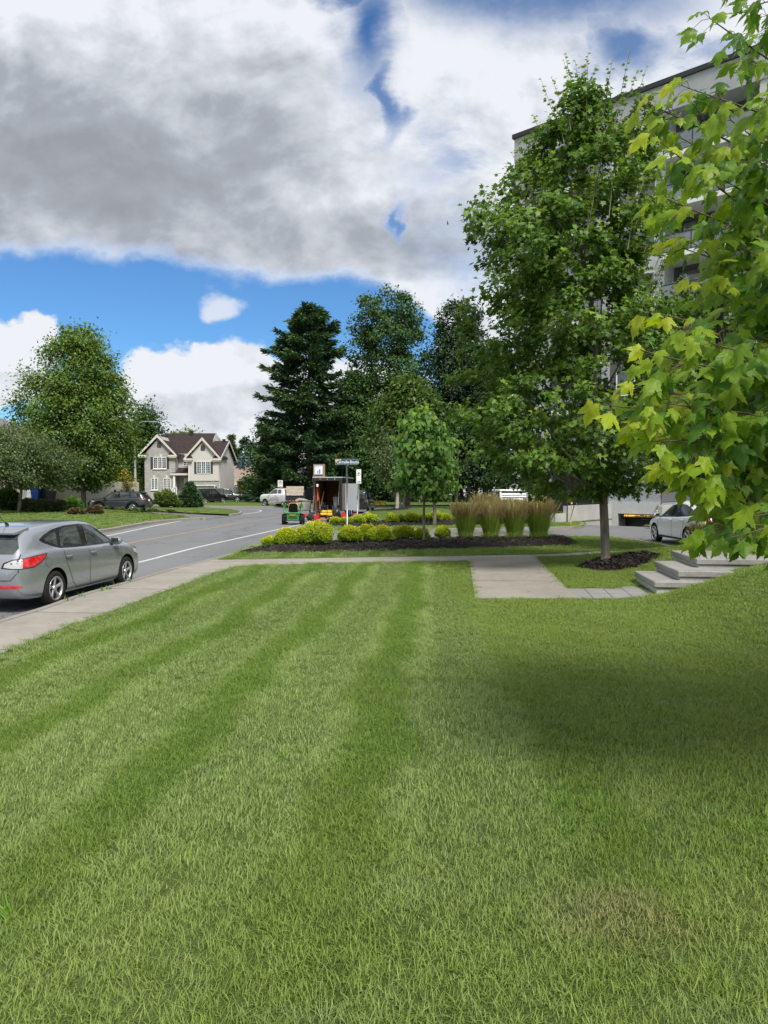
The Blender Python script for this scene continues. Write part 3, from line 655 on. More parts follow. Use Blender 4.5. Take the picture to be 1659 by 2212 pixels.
    f = MB(); f.box(X(552), X(836), -.34, -.24, Zz(800), Zz(772)); f.box(X(556), X(834), -.24, 1.5, Zz(800), Zz(790)); f.build('fascia', M['trim'], po)
    c = MB(); c.box(X(586), X(612), -.22, .02, 1.15, Zz(800)); c.build('porch_column', M['white'], H)
    c = MB(); c.box(X(580), X(830), -.3, 1.45, -.2, 1.1)
    for k in range(6): c.box(X(520) + .05 * k, X(690), -.5 - .28 * k, -.3 - .28 * k + .08, -.2, 1.0 - .17 * k)
    c.build('front_steps', M['stone'], H)
    c = MB(); n = 7
    for k in range(n + 1): q = k / n; xx = X(600) - .72 * q; yy_ = -.35 - 1.6 * q; zz = 1.1 - 1.0 * q; c.box(xx - .03, xx + .03, yy_ - .03, yy_ + .03, zz, zz + .95)
    a = Vector((X(600), -.35, 2.05)); b_ = Vector((X(600) - .72, -1.95, 1.05)); c.tube([a, b_], .05, 6); c.tube([a - Vector((0, 0, .8)), b_ - Vector((0, 0, .8))], .035, 6)
    c.tube([(X(600), -.3, 2.05), (X(640), -.3, 2.05)], .05, 6); c.box(X(630), X(640), -.33, -.27, 1.1, 2.05); c.build('railing', M['white'], H)
    d = MB(); d.box(X(696), X(790), 1.36, 1.45, 1.1, Zz(838)); dr = d.build('door', M['white'], H)
    d = MB(); d.box(X(728), X(776), 1.335, 1.36, Zz(990), Zz(858)); pn = d.build('pane', M['glass'], dr); d = MB()
    for k in range(1, 3): xx = X(728) + (X(776) - X(728)) * k / 3; d.box(xx - .015, xx + .015, 1.32, 1.335, Zz(990), Zz(858))
    for k in range(1, 6): zz = Zz(990) + (Zz(858) - Zz(990)) * k / 6; d.box(X(728), X(776), 1.322, 1.335, zz - .015, zz + .015)
    d.build('muntin', M['white'], dr)
    for cx_ in (872, 1213): l = MB(); l.lathe([(.02, 0), (.09, .05), (.11, .3), (.03, .42)], Matrix.Translation((X(cx_), -.95, Zz(998)))); l.build('wall_lantern', M['black'], H)
    g = MB(); g.tube([(X(1262), -.95, .1), (X(1262), -.95, 5.7), (X(1285), -1.25, 5.95)], .05, 6); g.build('downspout', M['trim'], H); g = MB(); g.tube([(X(830) - .03, -.95, 6.0), (X(800), -.9, 5.7), (X(828), -.92, 5.5), (X(828), -.94, 2.6)], .04, 6); g.build('downspout', M['trim'], H)
    u = MB(); u.bbox(X(1300), X(1345), 6.5, 7.9, -.2, 2.3, .2); prop(u.build('shed', M['galv'], None, (-32.56, 99, 0)), 'small pale grey shed against the right side of the stone house', 'shed')
house()

# ------------------------------------------------------------------ neighbours
def simple_house(name, label, loc, w, d, h, zr, wallm, roofm, rz=0, hip=False, parts=None):
    o = thing(name, label, 'house', loc, rz); b = MB()
    if hip: b.box(-w / 2, w / 2, 0, d, -.3, h)
    else:
        b.add([(-w / 2, 0, -.3), (w / 2, 0, -.3), (w / 2, 0, h), (-w / 2, 0, h), (-w / 2, d, -.3), (w / 2, d, -.3), (w / 2, d, h), (-w / 2, d, h), (-w / 2, d / 2, zr - .1), (w / 2, d / 2, zr - .1)],
              [(0, 1, 2, 3), (5, 4, 7, 6), (0, 3, 8, 7, 4), (1, 5, 6, 9, 2), (3, 2, 9, 8), (6, 7, 8, 9)])
    b.build('wall', M[wallm], o); r = MB(); e = .5; k = d / 2 if hip else -e
    roof_slab(r, [(-w / 2 - e, -e, h - .1), (w / 2 + e, -e, h - .1), (w / 2 - k, d / 2, zr), (-w / 2 + k, d / 2, zr)], .2)
    roof_slab(r, [(-w / 2 + k, d / 2, zr), (w / 2 - k, d / 2, zr), (w / 2 + e, d + e, h - .1), (-w / 2 - e, d + e, h - .1)], .2)
    if hip:
        roof_slab(r, [(w / 2 + e, -e, h - .1), (w / 2 + e, d + e, h - .1), (w / 2 - k, d / 2, zr)], .2); roof_slab(r, [(-w / 2 - e, d + e, h - .1), (-w / 2 - e, -e, h - .1), (-w / 2 + k, d / 2, zr)], .2)
    ro = r.build('roof', M[roofm], o); f = MB(); f.box(-w / 2 - e, w / 2 + e, -e - .03, -e, h - .42, h - .08); f.box(-w / 2 - e, w / 2 + e, -e, 0, h - .42, h - .34); f.build('fascia', M['trim'], ro)
    return o
# far left: house with a garage, only its eave, garage door and side wall show
hl_ = simple_house('house', 'grey-roofed house at the left edge with a white garage door and a brick pier', (-43.5, 70, .2), 15, 11, 6.6, 9.8, 'siding2', 'roof_grey', hip=True)
window(hl_, -4, -2.2, 3.6, 5.0, 0, 2, 3, 2); window(hl_, 3.6, 5.4, 3.6, 5.0, 0, 2, 3, 2); window(hl_, -4, -2.2, .9, 2.3, 0, 2, 3, 2)
g = thing('garage', 'low cream garage with a white door and a red brick pier behind the flowering hedge', 'garage', (0, 0, .2))
p0 = at(57, 1083, 66); p1 = at(102, 1083, 66); p2 = at(113, 1083, 65.6); p3 = at(176, 1085, 61.5); gz = 2.75
b = MB(); b.box(p0.x - .5, p2.x, 66.1, 72, -.3, gz + .3); b.add([(p2.x, 66.1, -.3), (p3.x, 69.0, -.3), (p3.x, 69.0, gz - .35), (p2.x, 66.1, gz), (p2.x, 76, -.3), (p3.x, 76, -.3), (p3.x, 76, gz - .35), (p2.x, 76, gz)], [(0, 1, 2, 3), (3, 2, 6, 7), (1, 5, 6, 2)])
b.build('wall', M['siding2'], g)
b = MB(); b.box(p0.x, p1.x - .02, 66.0, 66.08, -.2, 2.4)
for k in range(1, 5): b.box(p0.x, p1.x - .02, 65.97, 66.0, k * .48, k * .48 + .03)
b.build('garage_door', M['white'], g); b = MB(); b.box(p1.x, p2.x, 65.9, 66.1, -.2, gz); b.build('brick_pier', M['redbrick'], g)
b = MB(); roof_slab(b, [(p0.x - .8, 65.5, gz + .25), (p2.x + .1, 65.5, gz + .25), (p2.x + .1, 73, gz + 1.6), (p0.x - .8, 73, gz + 1.6)], .2); b.build('roof', M['roof_grey'], g)
pf = MB(); x0 = at(8, 1080, 62).x; x1 = at(56, 1080, 62).x; n = 26
for k in range(n): xx = x0 + (x1 - x0) * k / (n - 1); pf.box(xx - .04, xx + .04, 62, 62.04, .25, 1.75)
for zz in (.55, 1.45): pf.box(x0, x1, 62.04, 62.1, zz, zz + .09)
prop(pf.build('picket_fence', M['white']), 'white picket fence behind the shrubs at the left edge', 'fence')
simple_house('house', 'low house with a tan shingle roof far behind the wooden fence', (at(515, 1040, 135).x, 135, 0), 14, 10, 2.9, 6.2, 'siding', 'roof_tan', hip=True)
simple_house('house', 'white house glimpsed between the tree trunks behind the pickup', (at(625, 1070, 110).x, 110, 0), 10, 8, 3.2, 5.6, 'white', 'roof_grey')
simple_house('house', 'pale grey house glimpsed between the dark trunks left of the apartment block', (at(1045, 1070, 118).x, 118, 0), 13, 9, 5.0, 8.2, 'white', 'roof_grey')
simple_house('house', 'cream bungalow glimpsed between the trunks beyond the mown rise', (at(880, 1070, 125).x, 125, 0), 16, 9, 3.0, 5.6, 'siding', 'roof_grey')
# wooden fence, right of the stone house
f = MB(); x0 = at(541, 1080, 108).x; x1 = at(592, 1080, 108).x; k = 0
while x0 + k * .16 < x1: f.box(x0 + k * .16, x0 + k * .16 + .145, 108, 108.03, .0, 1.45 + .02 * sin(k * 2)); k += 1
f.build('fence', None)
fo = bpy.data.objects['fence']; fo.data.materials.append(M['wood']); prop(fo, 'low weathered board fence with a pale top rail right of the stone house', 'fence')
t = MB(); t.box(x0 - .2, x1 + .1, 107.95, 108.1, 1.49, 1.60); t.build('top_rail', M['white'], fo)

# ------------------------------------------------------------------ apartment block
def block():
    A = thing('apartment_block', 'tall pale grey apartment block with black roof edge, balconies and a basement garage', 'apartment block', (FA.x, FA.y, 0), atan2(FD.y, FD.x))
    # local frame: x along the facade, +y into the building (away from the viewer)
    L = 34.0; D = 16.0; ZT = 25.6; ZF = 24.0; fl = [1.35 + 2.85 * k for k in range(9)]
    def box(name, m, *b): mb = MB(); mb.box(*b); return mb.build(name, M[m], A)
    wl = MB(); wl.box(0, L, 1.6, D, -2.2, ZT - .05); wl.build('wall', M['darkbrick'], A)
    # piers that run the full height
    pr = MB(); pr.box(0, 2.7, 0, 1.6, -.3, ZF); pr.box(0, .012, 1.6, D, -.3, ZT - .04, 0); pr.box(6.35, 6.9, 0.02, 1.6, 3.0, ZF)
    pr.box(-.02, 0, .02, D - .01, -.3, ZT - .05); pr.build('corner_wall', M['panel'], A)
    wb = MB()
    for (a, b2) in ((6.9, 10.2), (15.2, 17.6), (22.6, 25.4), (30.4, L)): wb.box(a, b2, .03, 1.6, 12.75 if a < 20 else 4.2, ZF)
    wb.build('brick_pier', M['whitebrick'], A)
    db = MB(); db.box(6.9, 10.2, .03, 1.6, 4.2, 12.72); db.box(15.2, 17.6, .03, 1.6, 4.2, 12.72); db.build('brick_pier', M['darkbrick'], A)
    box('fascia', 'panel', 0, L, -.05, 1.6, ZF, ZT)
    cp = MB(); cp.box(-.12, 15.6, -.17, .35, ZT, ZT + .28); cp.box(16.1, L, -.17, .35, ZT + .1, ZT + .42); cp.box(-.12, .3, .35, D, ZT, ZT + .28); cp.build('roof_cap', M['black'], A)
    # slabs and glass balustrades in the bays
    for (a, b2) in ((2.7, 6.35), (10.2, 15.2), (17.6, 22.6), (25.4, 30.4)):
        for k, z in enumerate(fl[1:], 1):
            if z > ZF - 1: continue
            o = box('balcony', 'white', a + .005, b2 - .005, -.55 if a > 5 else -.03, 1.59, z - .26, z + .02)
            yf = -.5 if a > 5 else .05
            g = MB(); g.box(a + .03, b2 - .03, yf, yf + .03, z + .12, z + 1.05); g.build('glass_panel', M['balglass'], o)
            r = MB(); r.box(a + .02, b2 - .02, yf - .02, yf + .05, z + 1.05, z + 1.10)
            for i in range(4): xx = a + .04 + (b2 - a - .12) * i / 3; r.box(xx, xx + .05, yf - .015, yf + .045, z + .02, z + 1.05)
            r.build('rail', M['black'], o)
            w = window(A, a + .35, b2 - .35, z + .1, z + 2.25, 1.58, 1, 1, 3, sill=False, frame='black', d=.06)
    for (a, b2) in ((7.4, 9.6), (15.7, 17.1), (23.1, 24.9)):
        for z in fl[1:]:
            if z > ZF - 1: continue
            window(A, a, b2, z + .7, z + 2.1, .03, 1, 1, 2, sill=False, frame='white')
    for z in fl[2:]:
        if z < ZF - 1: window(A, .95, 1.5, z + .5, z + 1.9, 0, 1, 1, 1, sill=False, frame='black', d=.04)
    # ground floor and garage entrance
    bs = MB(); s0, s1 = 7.55, 11.7
    bs.box(6.9, s0, -.05, 1.55, -2.2, 1.2); bs.box(s1, 17.5, -.05, 1.55, -2.2, 1.2); bs.box(s0, s1, -.05, 1.55, .46, 1.2); bs.build('garage_front', M['conc_light'], A)
    box('upper_wall', 'panel', 6.9, 17.5, .02, 1.6, 1.2, 4.2)
    box('lower_wall', 'panel', 17.5, L, .02, 1.6, -.3, 4.2)
    gd = MB(); gd.box(s0, s1, 1.1, 1.2, -1.9, .46)
    for k in range(8): gd.box(s0, s1, 1.07, 1.1, -1.85 + k * .29, -1.83 + k * .29)
    gd.build('garage_door', M['black'], A)
    lp = MB(); lp.box(10.0, 10.14, -.14, -.05, .72, .98); lo = lp.build('wall_lamp', M['black'], A)
    lb = MB(); lb.box(10.02, 10.12, -.13, -.06, .70, .72); lb.build('lamp_lens', mat('lamp_glow', (1, .8, .5), emit=(1, .75, .4), estr=8), lo)
    box('recess_wall', 'black', 2.7, 6.9, 1.0, 1.6, -.3, 4.2)
    box('slab_edge', 'white', 2.7, 6.9, -.02, 1.0, 4.0, 4.2)
    return A
M['balglass'] = mat('balcony_glass', (.10, .13, .155), .06, spec=1.0, c2=(.17, .20, .23), scale=.7)
BLK = block()
# hanging clearance bar
hb = thing('clearance_bar', 'yellow clearance bar with black lettering hanging in the garage opening', 'clearance bar', tuple(fq(9.15, .12, .33)), atan2(FD.y, FD.x))
M['yellow'] = mat('yellow_plastic', (.70, .42, .03), .5); M['red'] = mat('red_plastic', (.55, .02, .02), .45)
b = MB(); b.tube([(-1.15, 0, 0), (1.45, 0, 0)], .075, 12); b.build('bar', M['yellow'], hb)
b = MB()
for x in (-1.08, -.92, .98, 1.14): b.tube([(x, 0, 0), (x + .05, 0, 0)], .079, 12)
b.build('end_band', mat('orange_tape', (.6, .16, .02)), hb)
for x in (-.9, 1.2): b = MB(); b.tube([(x, 0, .07), (x, 0, .14)], .012, 5); b.build('chain', M['black'], hb)
def text(s, size, mt, parent, loc, rot, name='lettering', ext=.004, sx=1.0, bold=0.0, align='CENTER'):
    cu = bpy.data.curves.new(name, 'FONT'); cu.body = s; cu.size = size; cu.extrude = ext; cu.align_x = align; cu.align_y = 'CENTER'; cu.offset = bold; cu.resolution_u = 3
    o = bpy.data.objects.new('tmp', cu); COL.objects.link(o); dg = bpy.context.evaluated_depsgraph_get()
    me = bpy.data.meshes.new_from_object(o.evaluated_get(dg)); bpy.data.objects.remove(o)
    me.materials.clear(); n = link(name, me, mt, parent, loc, rot); n.scale = (sx, 1, 1); return n
text('HAUTEUR LIBRE', .17, M['black'], hb, (.15, -.079, 0), (pi / 2, 0, 0), sx=1.0, bold=.006)

# retaining wall beside the ramp, its railing and the dark screen
def walling(name, label, cat, pts, top, w, m, z0=-.3):
    o = MB()
    for i in range(len(pts) - 1):
        a, b2 = Vector(pts[i]), Vector(pts[i + 1]); d = (b2 - a).normalized(); n = Vector((-d.y, d.x)) * w / 2; ta, tb = top[i], top[i + 1]
        o.add([(a.x - n.x, a.y - n.y, z0), (b2.x - n.x, b2.y - n.y, z0), (b2.x + n.x, b2.y + n.y, z0), (a.x + n.x, a.y + n.y, z0), (a.x - n.x, a.y - n.y, ta), (b2.x - n.x, b2.y - n.y, tb), (b2.x + n.x, b2.y + n.y, tb), (a.x + n.x, a.y + n.y, ta)],
              [(0, 3, 2, 1), (4, 5, 6, 7), (0, 1, 5, 4), (1, 2, 6, 5), (2, 3, 7, 6), (3, 0, 4, 7)])
    return prop(o.build(name, m), label, cat)
walling('retaining_wall', 'cast concrete retaining wall left of the garage ramp', 'retaining wall', [fq(7.05, 0.06).xy, fq(7.05, 6.0).xy], [1.06, 1.04], .2, M['concrete'], -2.2)
walling('low_wall', 'stub of low concrete wall at the left end of the retaining wall', 'wall', [fq(7.04, 6.02).xy, fq(6.9, 7.0).xy, fq(6.2, 7.3).xy], [.62, .60, .60], .22, M['concrete'])
walling('retaining_wall', 'concrete retaining wall right of the garage ramp behind the white car', 'retaining wall', [fq(12.2, 0.06).xy, fq(12.2, 5.5).xy], [1.25, 1.1], .25, M['concrete'], -2.2)
def railing(name, label, a, b2, z0, h, gap=.12, cat='railing'):
    o = thing(name, label, cat, (a[0], a[1], 0)); d = Vector((b2[0] - a[0], b2[1] - a[1])); L = d.length; d.normalize(); P = lambda q, z: (d.x * q, d.y * q, z)
    m_ = MB(); m_.tube([P(0, z0 + h), P(L, z0 + h)], .03, 6); m_.tube([P(0, z0 + .1), P(L, z0 + .1)], .02, 6); m_.build('rail', M['black'], o)
    m_ = MB(); k = 0
    while k * gap < L: m_.tube([P(k * gap, z0 + .1), P(k * gap, z0 + h)], .009, 4, smooth=False); k += 1
    m_.build('balusters', M['black'], o)
    for q in (0, L / 2, L): m_ = MB(); m_.tube([P(q, z0), P(q, z0 + h)], .03, 6); m_.build('post', M['black'], o)
    return o
railing('railing', 'black metal railing on top of the concrete retaining wall', fq(7.05, .4), fq(7.05, 4.6), 1.05, 1.15)
railing('railing', 'black metal railing on the wall right of the garage opening', fq(12.2, .4), fq(12.2, 5.3), 1.2, 1.1)
railing('railing', 'black metal railing along the terrace beside the louvred box', fq(2.9, 1.0), fq(5.6, 3.4), .9, 1.15)
a = at(1182, 1104, 41.5); b_ = at(1226, 1104, 40.8)
sc = thing('screen_panel', 'tall dark solid screen panel beside the tall grasses', 'screen panel', (a.x, a.y, 0), atan2(b_.y - a.y, b_.x - a.x)); L_ = (b_ - a).length
m_ = MB(); m_.box(.03, L_ - .03, -.02, .02, .75, 1.93); m_.build('panel', M['black'], sc)
m_ = MB(); m_.box(0, L_, -.03, .03, 1.93, 2.0); m_.build('top_rail', M['black'], sc)
for x in (0, L_ - .06): m_ = MB(); m_.box(x, x + .06, -.035, .035, .15, 2.0); m_.build('post', M['black'], sc)
# louvred box
lb = thing('louvred_box', 'white louvred ventilation box standing by the corner of the apartment block', 'ventilation box', tuple(at(1081, 1093, 42.5).xy) + (.1,), radians(8))
m_ = MB(); W1, W2, hh = 1.62, 1.35, 1.75
for x, y in ((0, 0), (W1, 0), (W1, W2), (0, W2)): m_.box(x - .05, x + .05, y - .05, y + .05, 0, hh)
m_.build('frame', M['white'], lb); m_ = MB(); m_.bbox(-.1, W1 + .1, -.1, W2 + .1, hh, hh + .1, .03); m_.build('lid', M['white'], lb)
m_ = MB(); n = 11
for k in range(n):
    z = .1 + (hh - .15) * k / n; m_.add([(.05, -.03, z), (W1 - .05, -.03, z), (W1 - .05, .04, z + .11), (.05, .04, z + .11)], [(0, 1, 2, 3)]); m_.add([(W1 + .03, .05, z), (W1 + .03, W2 - .05, z), (W1 - .04, W2 - .05, z + .11), (W1 - .04, .05, z + .11)], [(0, 1, 2, 3)])
m_.build('louvres', M['white'], lb); m_ = MB(); m_.box(.08, W1 - .08, .08, W2 - .08, .02, hh - .02); m_.build('core', M['darkbrick'], lb)
# marker stake
sk = thing('marker_stake', 'thin yellow stake with a round pink reflector on the kerb corner', 'marker stake', tuple(atz(1233, 1133, .15)))
m_ = MB(); m_.tube([(0, 0, -.1), (.02, 0, 1.1)], .012, 6); m_.build('stake', M['yellow'], sk); m_ = MB(); m_.lathe([(.075, -.01), (.08, 0), (.075, .012)], Matrix.Translation((.02, -.02, 1.14)) @ Matrix.Rotation(pi / 2, 4, 'X')); m_.build('reflector', mat('pink_reflector', (.75, .28, .25)), sk)

# stone steps by the walkway
def steps():
    o = thing('stone_steps', 'three wide grey stone steps climbing from the paving to the landing', 'steps', (0, 0, 0))
    u = Vector((.13, .99)).normalized(); r = Vector((u.y, -u.x))
    def slab(c, wid, dep, z0, z1, nm, m, b=.02):
        mb = MB(); Mx = Matrix.Translation((c.x, c.y, 0)) @ Matrix.Rotation(atan2(u.y, u.x), 4, 'Z')
        mb.bbox(0, wid, -dep, 0, z0, z1, b, M=Mx); return mb.build(nm, m, o)
    N = [Vector((4.95, 13.25)), Vector((5.45, 13.42)), Vector((6.02, 13.95))]; zt = [.37, .545, .72]; dp = [1.0, 1.0, 3.6]; wd = [1.75, 1.9, 1.9]
    for k in range(3):
        slab(N[k] + r * .04 + u * .04, wd[k] - .08, dp[k] - .06, .0, zt[k] - .115, 'riser', M['concrete']); slab(N[k], wd[k], dp[k], zt[k] - .115, zt[k], 'tread', M['step'], .015)
    return o
M['step'] = m_concrete('step_stone', (.20, .195, .185), (.30, .29, .275)); steps()
# planter wall and landing wall at the right
M['planter'] = mat('white_stone_coping', (.50, .50, .48), .7, c2=(.42, .42, .40), scale=4)
q0, q1 = at(1578, 1172, 16.8), at(1680, 1190, 15.2)
pl = thing('planter_wall', 'low white stone planter wall behind the top landing', 'planter wall', (q0.x, q0.y, 0), atan2(q1.y - q0.y, q1.x - q0.x)); LL = 3.2
m_ = MB(); m_.box(0, LL, 0, .25, .3, .85); m_.build('wall', M['planter'], pl); m_ = MB(); m_.bbox(-.06, LL + .05, -.06, .31, .85, .93, .015); m_.build('coping', M['planter'], pl)
# black stair railing and lamp post at the right
rp = at(1637, 1050, 16.6); st = thing('stair_railing', 'heavy black square-tube stair railing at the right edge', 'stair railing', (rp.x, rp.y, 0))
m_ = MB(); m_.box(-.06, .06, -.06, .06, .75, 2.62); m_.build('post', M['black'], st)
m_ = MB(); m_.box(.06, 1.6, -.05, .05, 2.50, 2.60); m_.build('top_rail', M['black'], st)
m_ = MB(); Mx = Matrix.Rotation(radians(-33), 4, 'Y'); m_.box(-.42, 1.6, -.10, -.062, -.06, .06, M=Matrix.Translation((0, 0, 2.12)) @ Mx); m_.build('sloping_rail', M['black'], st)
lq = at(1549, 1090, 17.2); lpz = float(hl(lq.x, lq.y)); lp = thing('lamp_post', 'slim black lamp post behind the bright maple leaves', 'lamp post', (lq.x, lq.y, lpz))
m_ = MB(); m_.tube([(0, 0, 0), (0, 0, 6.2)], .085, 12); m_.build('pole', M['black'], lp); m_ = MB(); m_.tube([(0, 0, 0), (0, 0, .5)], [.14, .1], 12); m_.build('base', M['black'], lp)
m_ = MB(); m_.lathe([(.08, 6.2), (.26, 6.3), (.28, 6.38), (.05, 6.5)]); m_.build('lamp_head', M['black'], lp)
# ------------------------------------------------------------------ vehicles
def cr1(xs, ys, x):                       # smooth (monotone-ish) interpolation
    i = int(np.clip(np.searchsorted(xs, x) - 1, 0, len(xs) - 2)); h = xs[i + 1] - xs[i]; t = (x - xs[i]) / h
    def sl(k):
        if k == 0: return (ys[1] - ys[0]) / (xs[1] - xs[0])
        if k == len(xs) - 1: return (ys[-1] - ys[-2]) / (xs[-1] - xs[-2])
        a = (ys[k] - ys[k - 1]) / (xs[k] - xs[k - 1]); b = (ys[k + 1] - ys[k]) / (xs[k + 1] - xs[k])
        return 0.0 if a * b <= 0 else 2 * a * b / (a + b)
    m0, m1 = sl(i) * h, sl(i + 1) * h
    return (2 * t ** 3 - 3 * t * t + 1) * ys[i] + (t ** 3 - 2 * t * t + t) * m0 + (-2 * t ** 3 + 3 * t * t) * ys[i + 1] + (t ** 3 - t * t) * m1
M['tyre'] = mat('tyre_rubber', (.014, .014, .015), .85, spec=.25); M['alloy'] = mat('alloy_wheel', (.55, .56, .58), .28, .85); M['under'] = mat('black_underbody', (.006, .006, .006), .9, spec=.1)
M['cglass'] = mat('tinted_car_glass', (.020, .026, .026), .03, spec=1.0, c2=(.055, .065, .062), scale=1.4, fac=(.42, .6)); M['gloss'] = mat('gloss_black', (.008, .008, .009), .15, spec=.6)
M['tail'] = mat('red_tail_lens', (.45, .01, .012), .12, coat=.8, c2=(.62, .03, .03), scale=14, fac=(.4, .6)); M['clear'] = mat('clear_lens', (.42, .44, .46), .12, coat=.8)
M['seam'] = mat('panel_gap', (.02, .02, .02), .8); M['chrome'] = mat('bright_trim', (.7, .71, .73), .2, .9)
def make_body(st, arches, paint, parent, R, name='body', nring=34, nst=84, flat=0.0):
    """st: rows (x, zbot, zbelt, ztop, w, wr)"""
    st = np.array(st, float); xs = st[:, 0]; X = np.linspace(0, 1, nst); X = xs[0] + (xs[-1] - xs[0]) * (.5 - .5 * np.cos(pi * X)) * .35 + (xs[-1] - xs[0]) * X * .65
    V = []; Fc = []
    for x in X:
        zb, zl, zt, w, wr = [cr1(xs, st[:, k], x) for k in range(1, 6)]; zt = max(zt, zl + .02); g = zt - zl; wr = min(wr, w * .93)
        ctl = [(0, zb), (w * .80, zb), (w * .955, zb + .05), (w * .995, zb + .30 * (zl - zb)), (w, zb + .62 * (zl - zb)), (w * .985, zl - .12 * (zl - zb)), (w * .945, zl), (w * .905 + .1 * (wr - w * .905), zl + .12 * g),
               ((w * .905 + wr) / 2, zl + .55 * g), (wr + .015, zl + .86 * g), (wr * .86, zl + .965 * g), (wr * .5, zl + .99 * g), (0, zt)]
        P = [Vector(c) for c in ctl]; pts = [p for p in catmull(P, 3)]
        half = [(p[0], p[1]) for p in pts]
        V.append(half)
    m = len(V[0]); vs = []; ring = 2 * m - 2
    for x, half in zip(X, V):
        for (y, z) in half: vs.append((x, y, z))
        for (y, z) in half[-2:0:-1]: vs.append((x, -y, z))
    for i in range(len(X) - 1):
        for k in range(ring): Fc.append((i * ring + k, i * ring + (k + 1) % ring, (i + 1) * ring + (k + 1) % ring, (i + 1) * ring + k))
    Fc.append(tuple(reversed(range(ring)))); Fc.append(tuple(range((len(X) - 1) * ring, len(X) * ring)))
    mb = MB(); mb.add(vs, Fc, 0, True); me = mb.mesh(name)
    bm = bmesh.new(); bm.from_mesh(me); bmesh.ops.recalc_face_normals(bm, faces=bm.faces); bm.to_mesh(me); bm.free()
    me.materials.append(paint); me.materials.append(M['under'])
    o = bpy.data.objects.new(name, me); COL.objects.link(o)
    cut = MB()
    for (ax, r) in arches:
        for s in (-1, 1):
            w = cr1(xs, st[:, 4], ax); cut.lathe([(r, 0), (r, .46)], Matrix.Translation((ax, s * (w - .30) if s > 0 else -w - .16, R)) @ Matrix.Rotation(-pi / 2 if s > 0 else -pi / 2, 4, 'X'), n=36, smooth=False)
    cm = cut.mesh('cut'); bm = bmesh.new(); bm.from_mesh(cm); bmesh.ops.recalc_face_normals(bm, faces=bm.faces); bm.to_mesh(cm); bm.free()
    cm.materials.append(paint); cm.materials.append(M['under']); cm.polygons.foreach_set('material_index', [1] * len(cm.polygons))
    co = bpy.data.objects.new('cut', cm); COL.objects.link(co)
    mod = o.modifiers.new('b', 'BOOLEAN'); mod.operation = 'DIFFERENCE'; mod.object = co; mod.solver = 'EXACT'
    dg = bpy.context.evaluated_depsgraph_get(); nm = bpy.data.meshes.new_from_object(o.evaluated_get(dg)); o.modifiers.clear(); o.data = nm; bpy.data.objects.remove(co)
    if len(nm.polygons) < 500: print('BOOLEAN FAILED', name)
    try: nm.set_sharp_from_angle(angle=radians(40))
    except Exception as e: print(e)
    o.parent = parent
    bm = bmesh.new(); bm.from_mesh(me); bv = BVHTree.FromBMesh(bm); bm.free()
    return o, bv
def patch(bv, poly, org, U, W, D, off, name, mt, parent, step=.07, thick=0.0):
    """outline in plane coordinates cast along D onto the body and lifted by off"""
    U, W, D, org = Vector(U), Vector(W), Vector(D).normalized(), Vector(org)
    Q = resample([tuple(p) for p in poly], step); xs = [p[0] for p in Q]; ys = [p[1] for p in Q]
    V = [Vector(q) for q in Q]; n = len(V); X, Y = np.meshgrid(np.arange(min(xs) + step / 2, max(xs), step), np.arange(min(ys) + step / 2, max(ys), step)); X, Y = X.ravel(), Y.ravel()
    k = inside(Q, X, Y) & (polydist(Q, X, Y) > step * .3); V += [Vector((a, b)) for a, b in zip(X[k], Y[k])]
    r = delaunay_2d_cdt(V, [(i, (i + 1) % n) for i in range(n)], [list(range(n))], 1, 1e-5); vs = []
    for p in r[0]:
        o = org + U * p[0] + W * p[1]; h = bv.ray_cast(o, D)
        vs.append((h[0] + (h[1] if h[1].dot(D) < 0 else -h[1]) * off) if h[0] else None)
    ok = [f for f in r[2] if all(vs[i] is not None for i in f)]
    vs = [v if v is not None else Vector((0, 0, .5)) for v in vs]
    out = []
    for f in ok:
        a, b, c = (vs[i] for i in f[:3]); nn = (b - a).cross(c - a); out.append(tuple(f) if nn.dot(D) < 0 else tuple(reversed(f)))
    if not out: print('EMPTY PATCH', name); return None
    return MB().add(vs, out, 0, True).build(name, mt, parent)
def side(bv, s, poly, off, name, mt, parent, **k):
    return patch(bv, poly, (0, s * 3, 0), (1, 0, 0), (0, 0, 1), (0, -s, 0), off, name, mt, parent, **k)
def line_poly(pts, w):
    P = [Vector(p) for p in pts]; L = []; Rr = []
    for i, p in enumerate(P):
        t = (P[min(i + 1, len(P) - 1)] - P[max(i - 1, 0)]).normalized(); n = Vector((-t.y, t.x)) * w / 2; L.append(tuple(p + n)); Rr.append(tuple(p - n))
    return L + Rr[::-1]
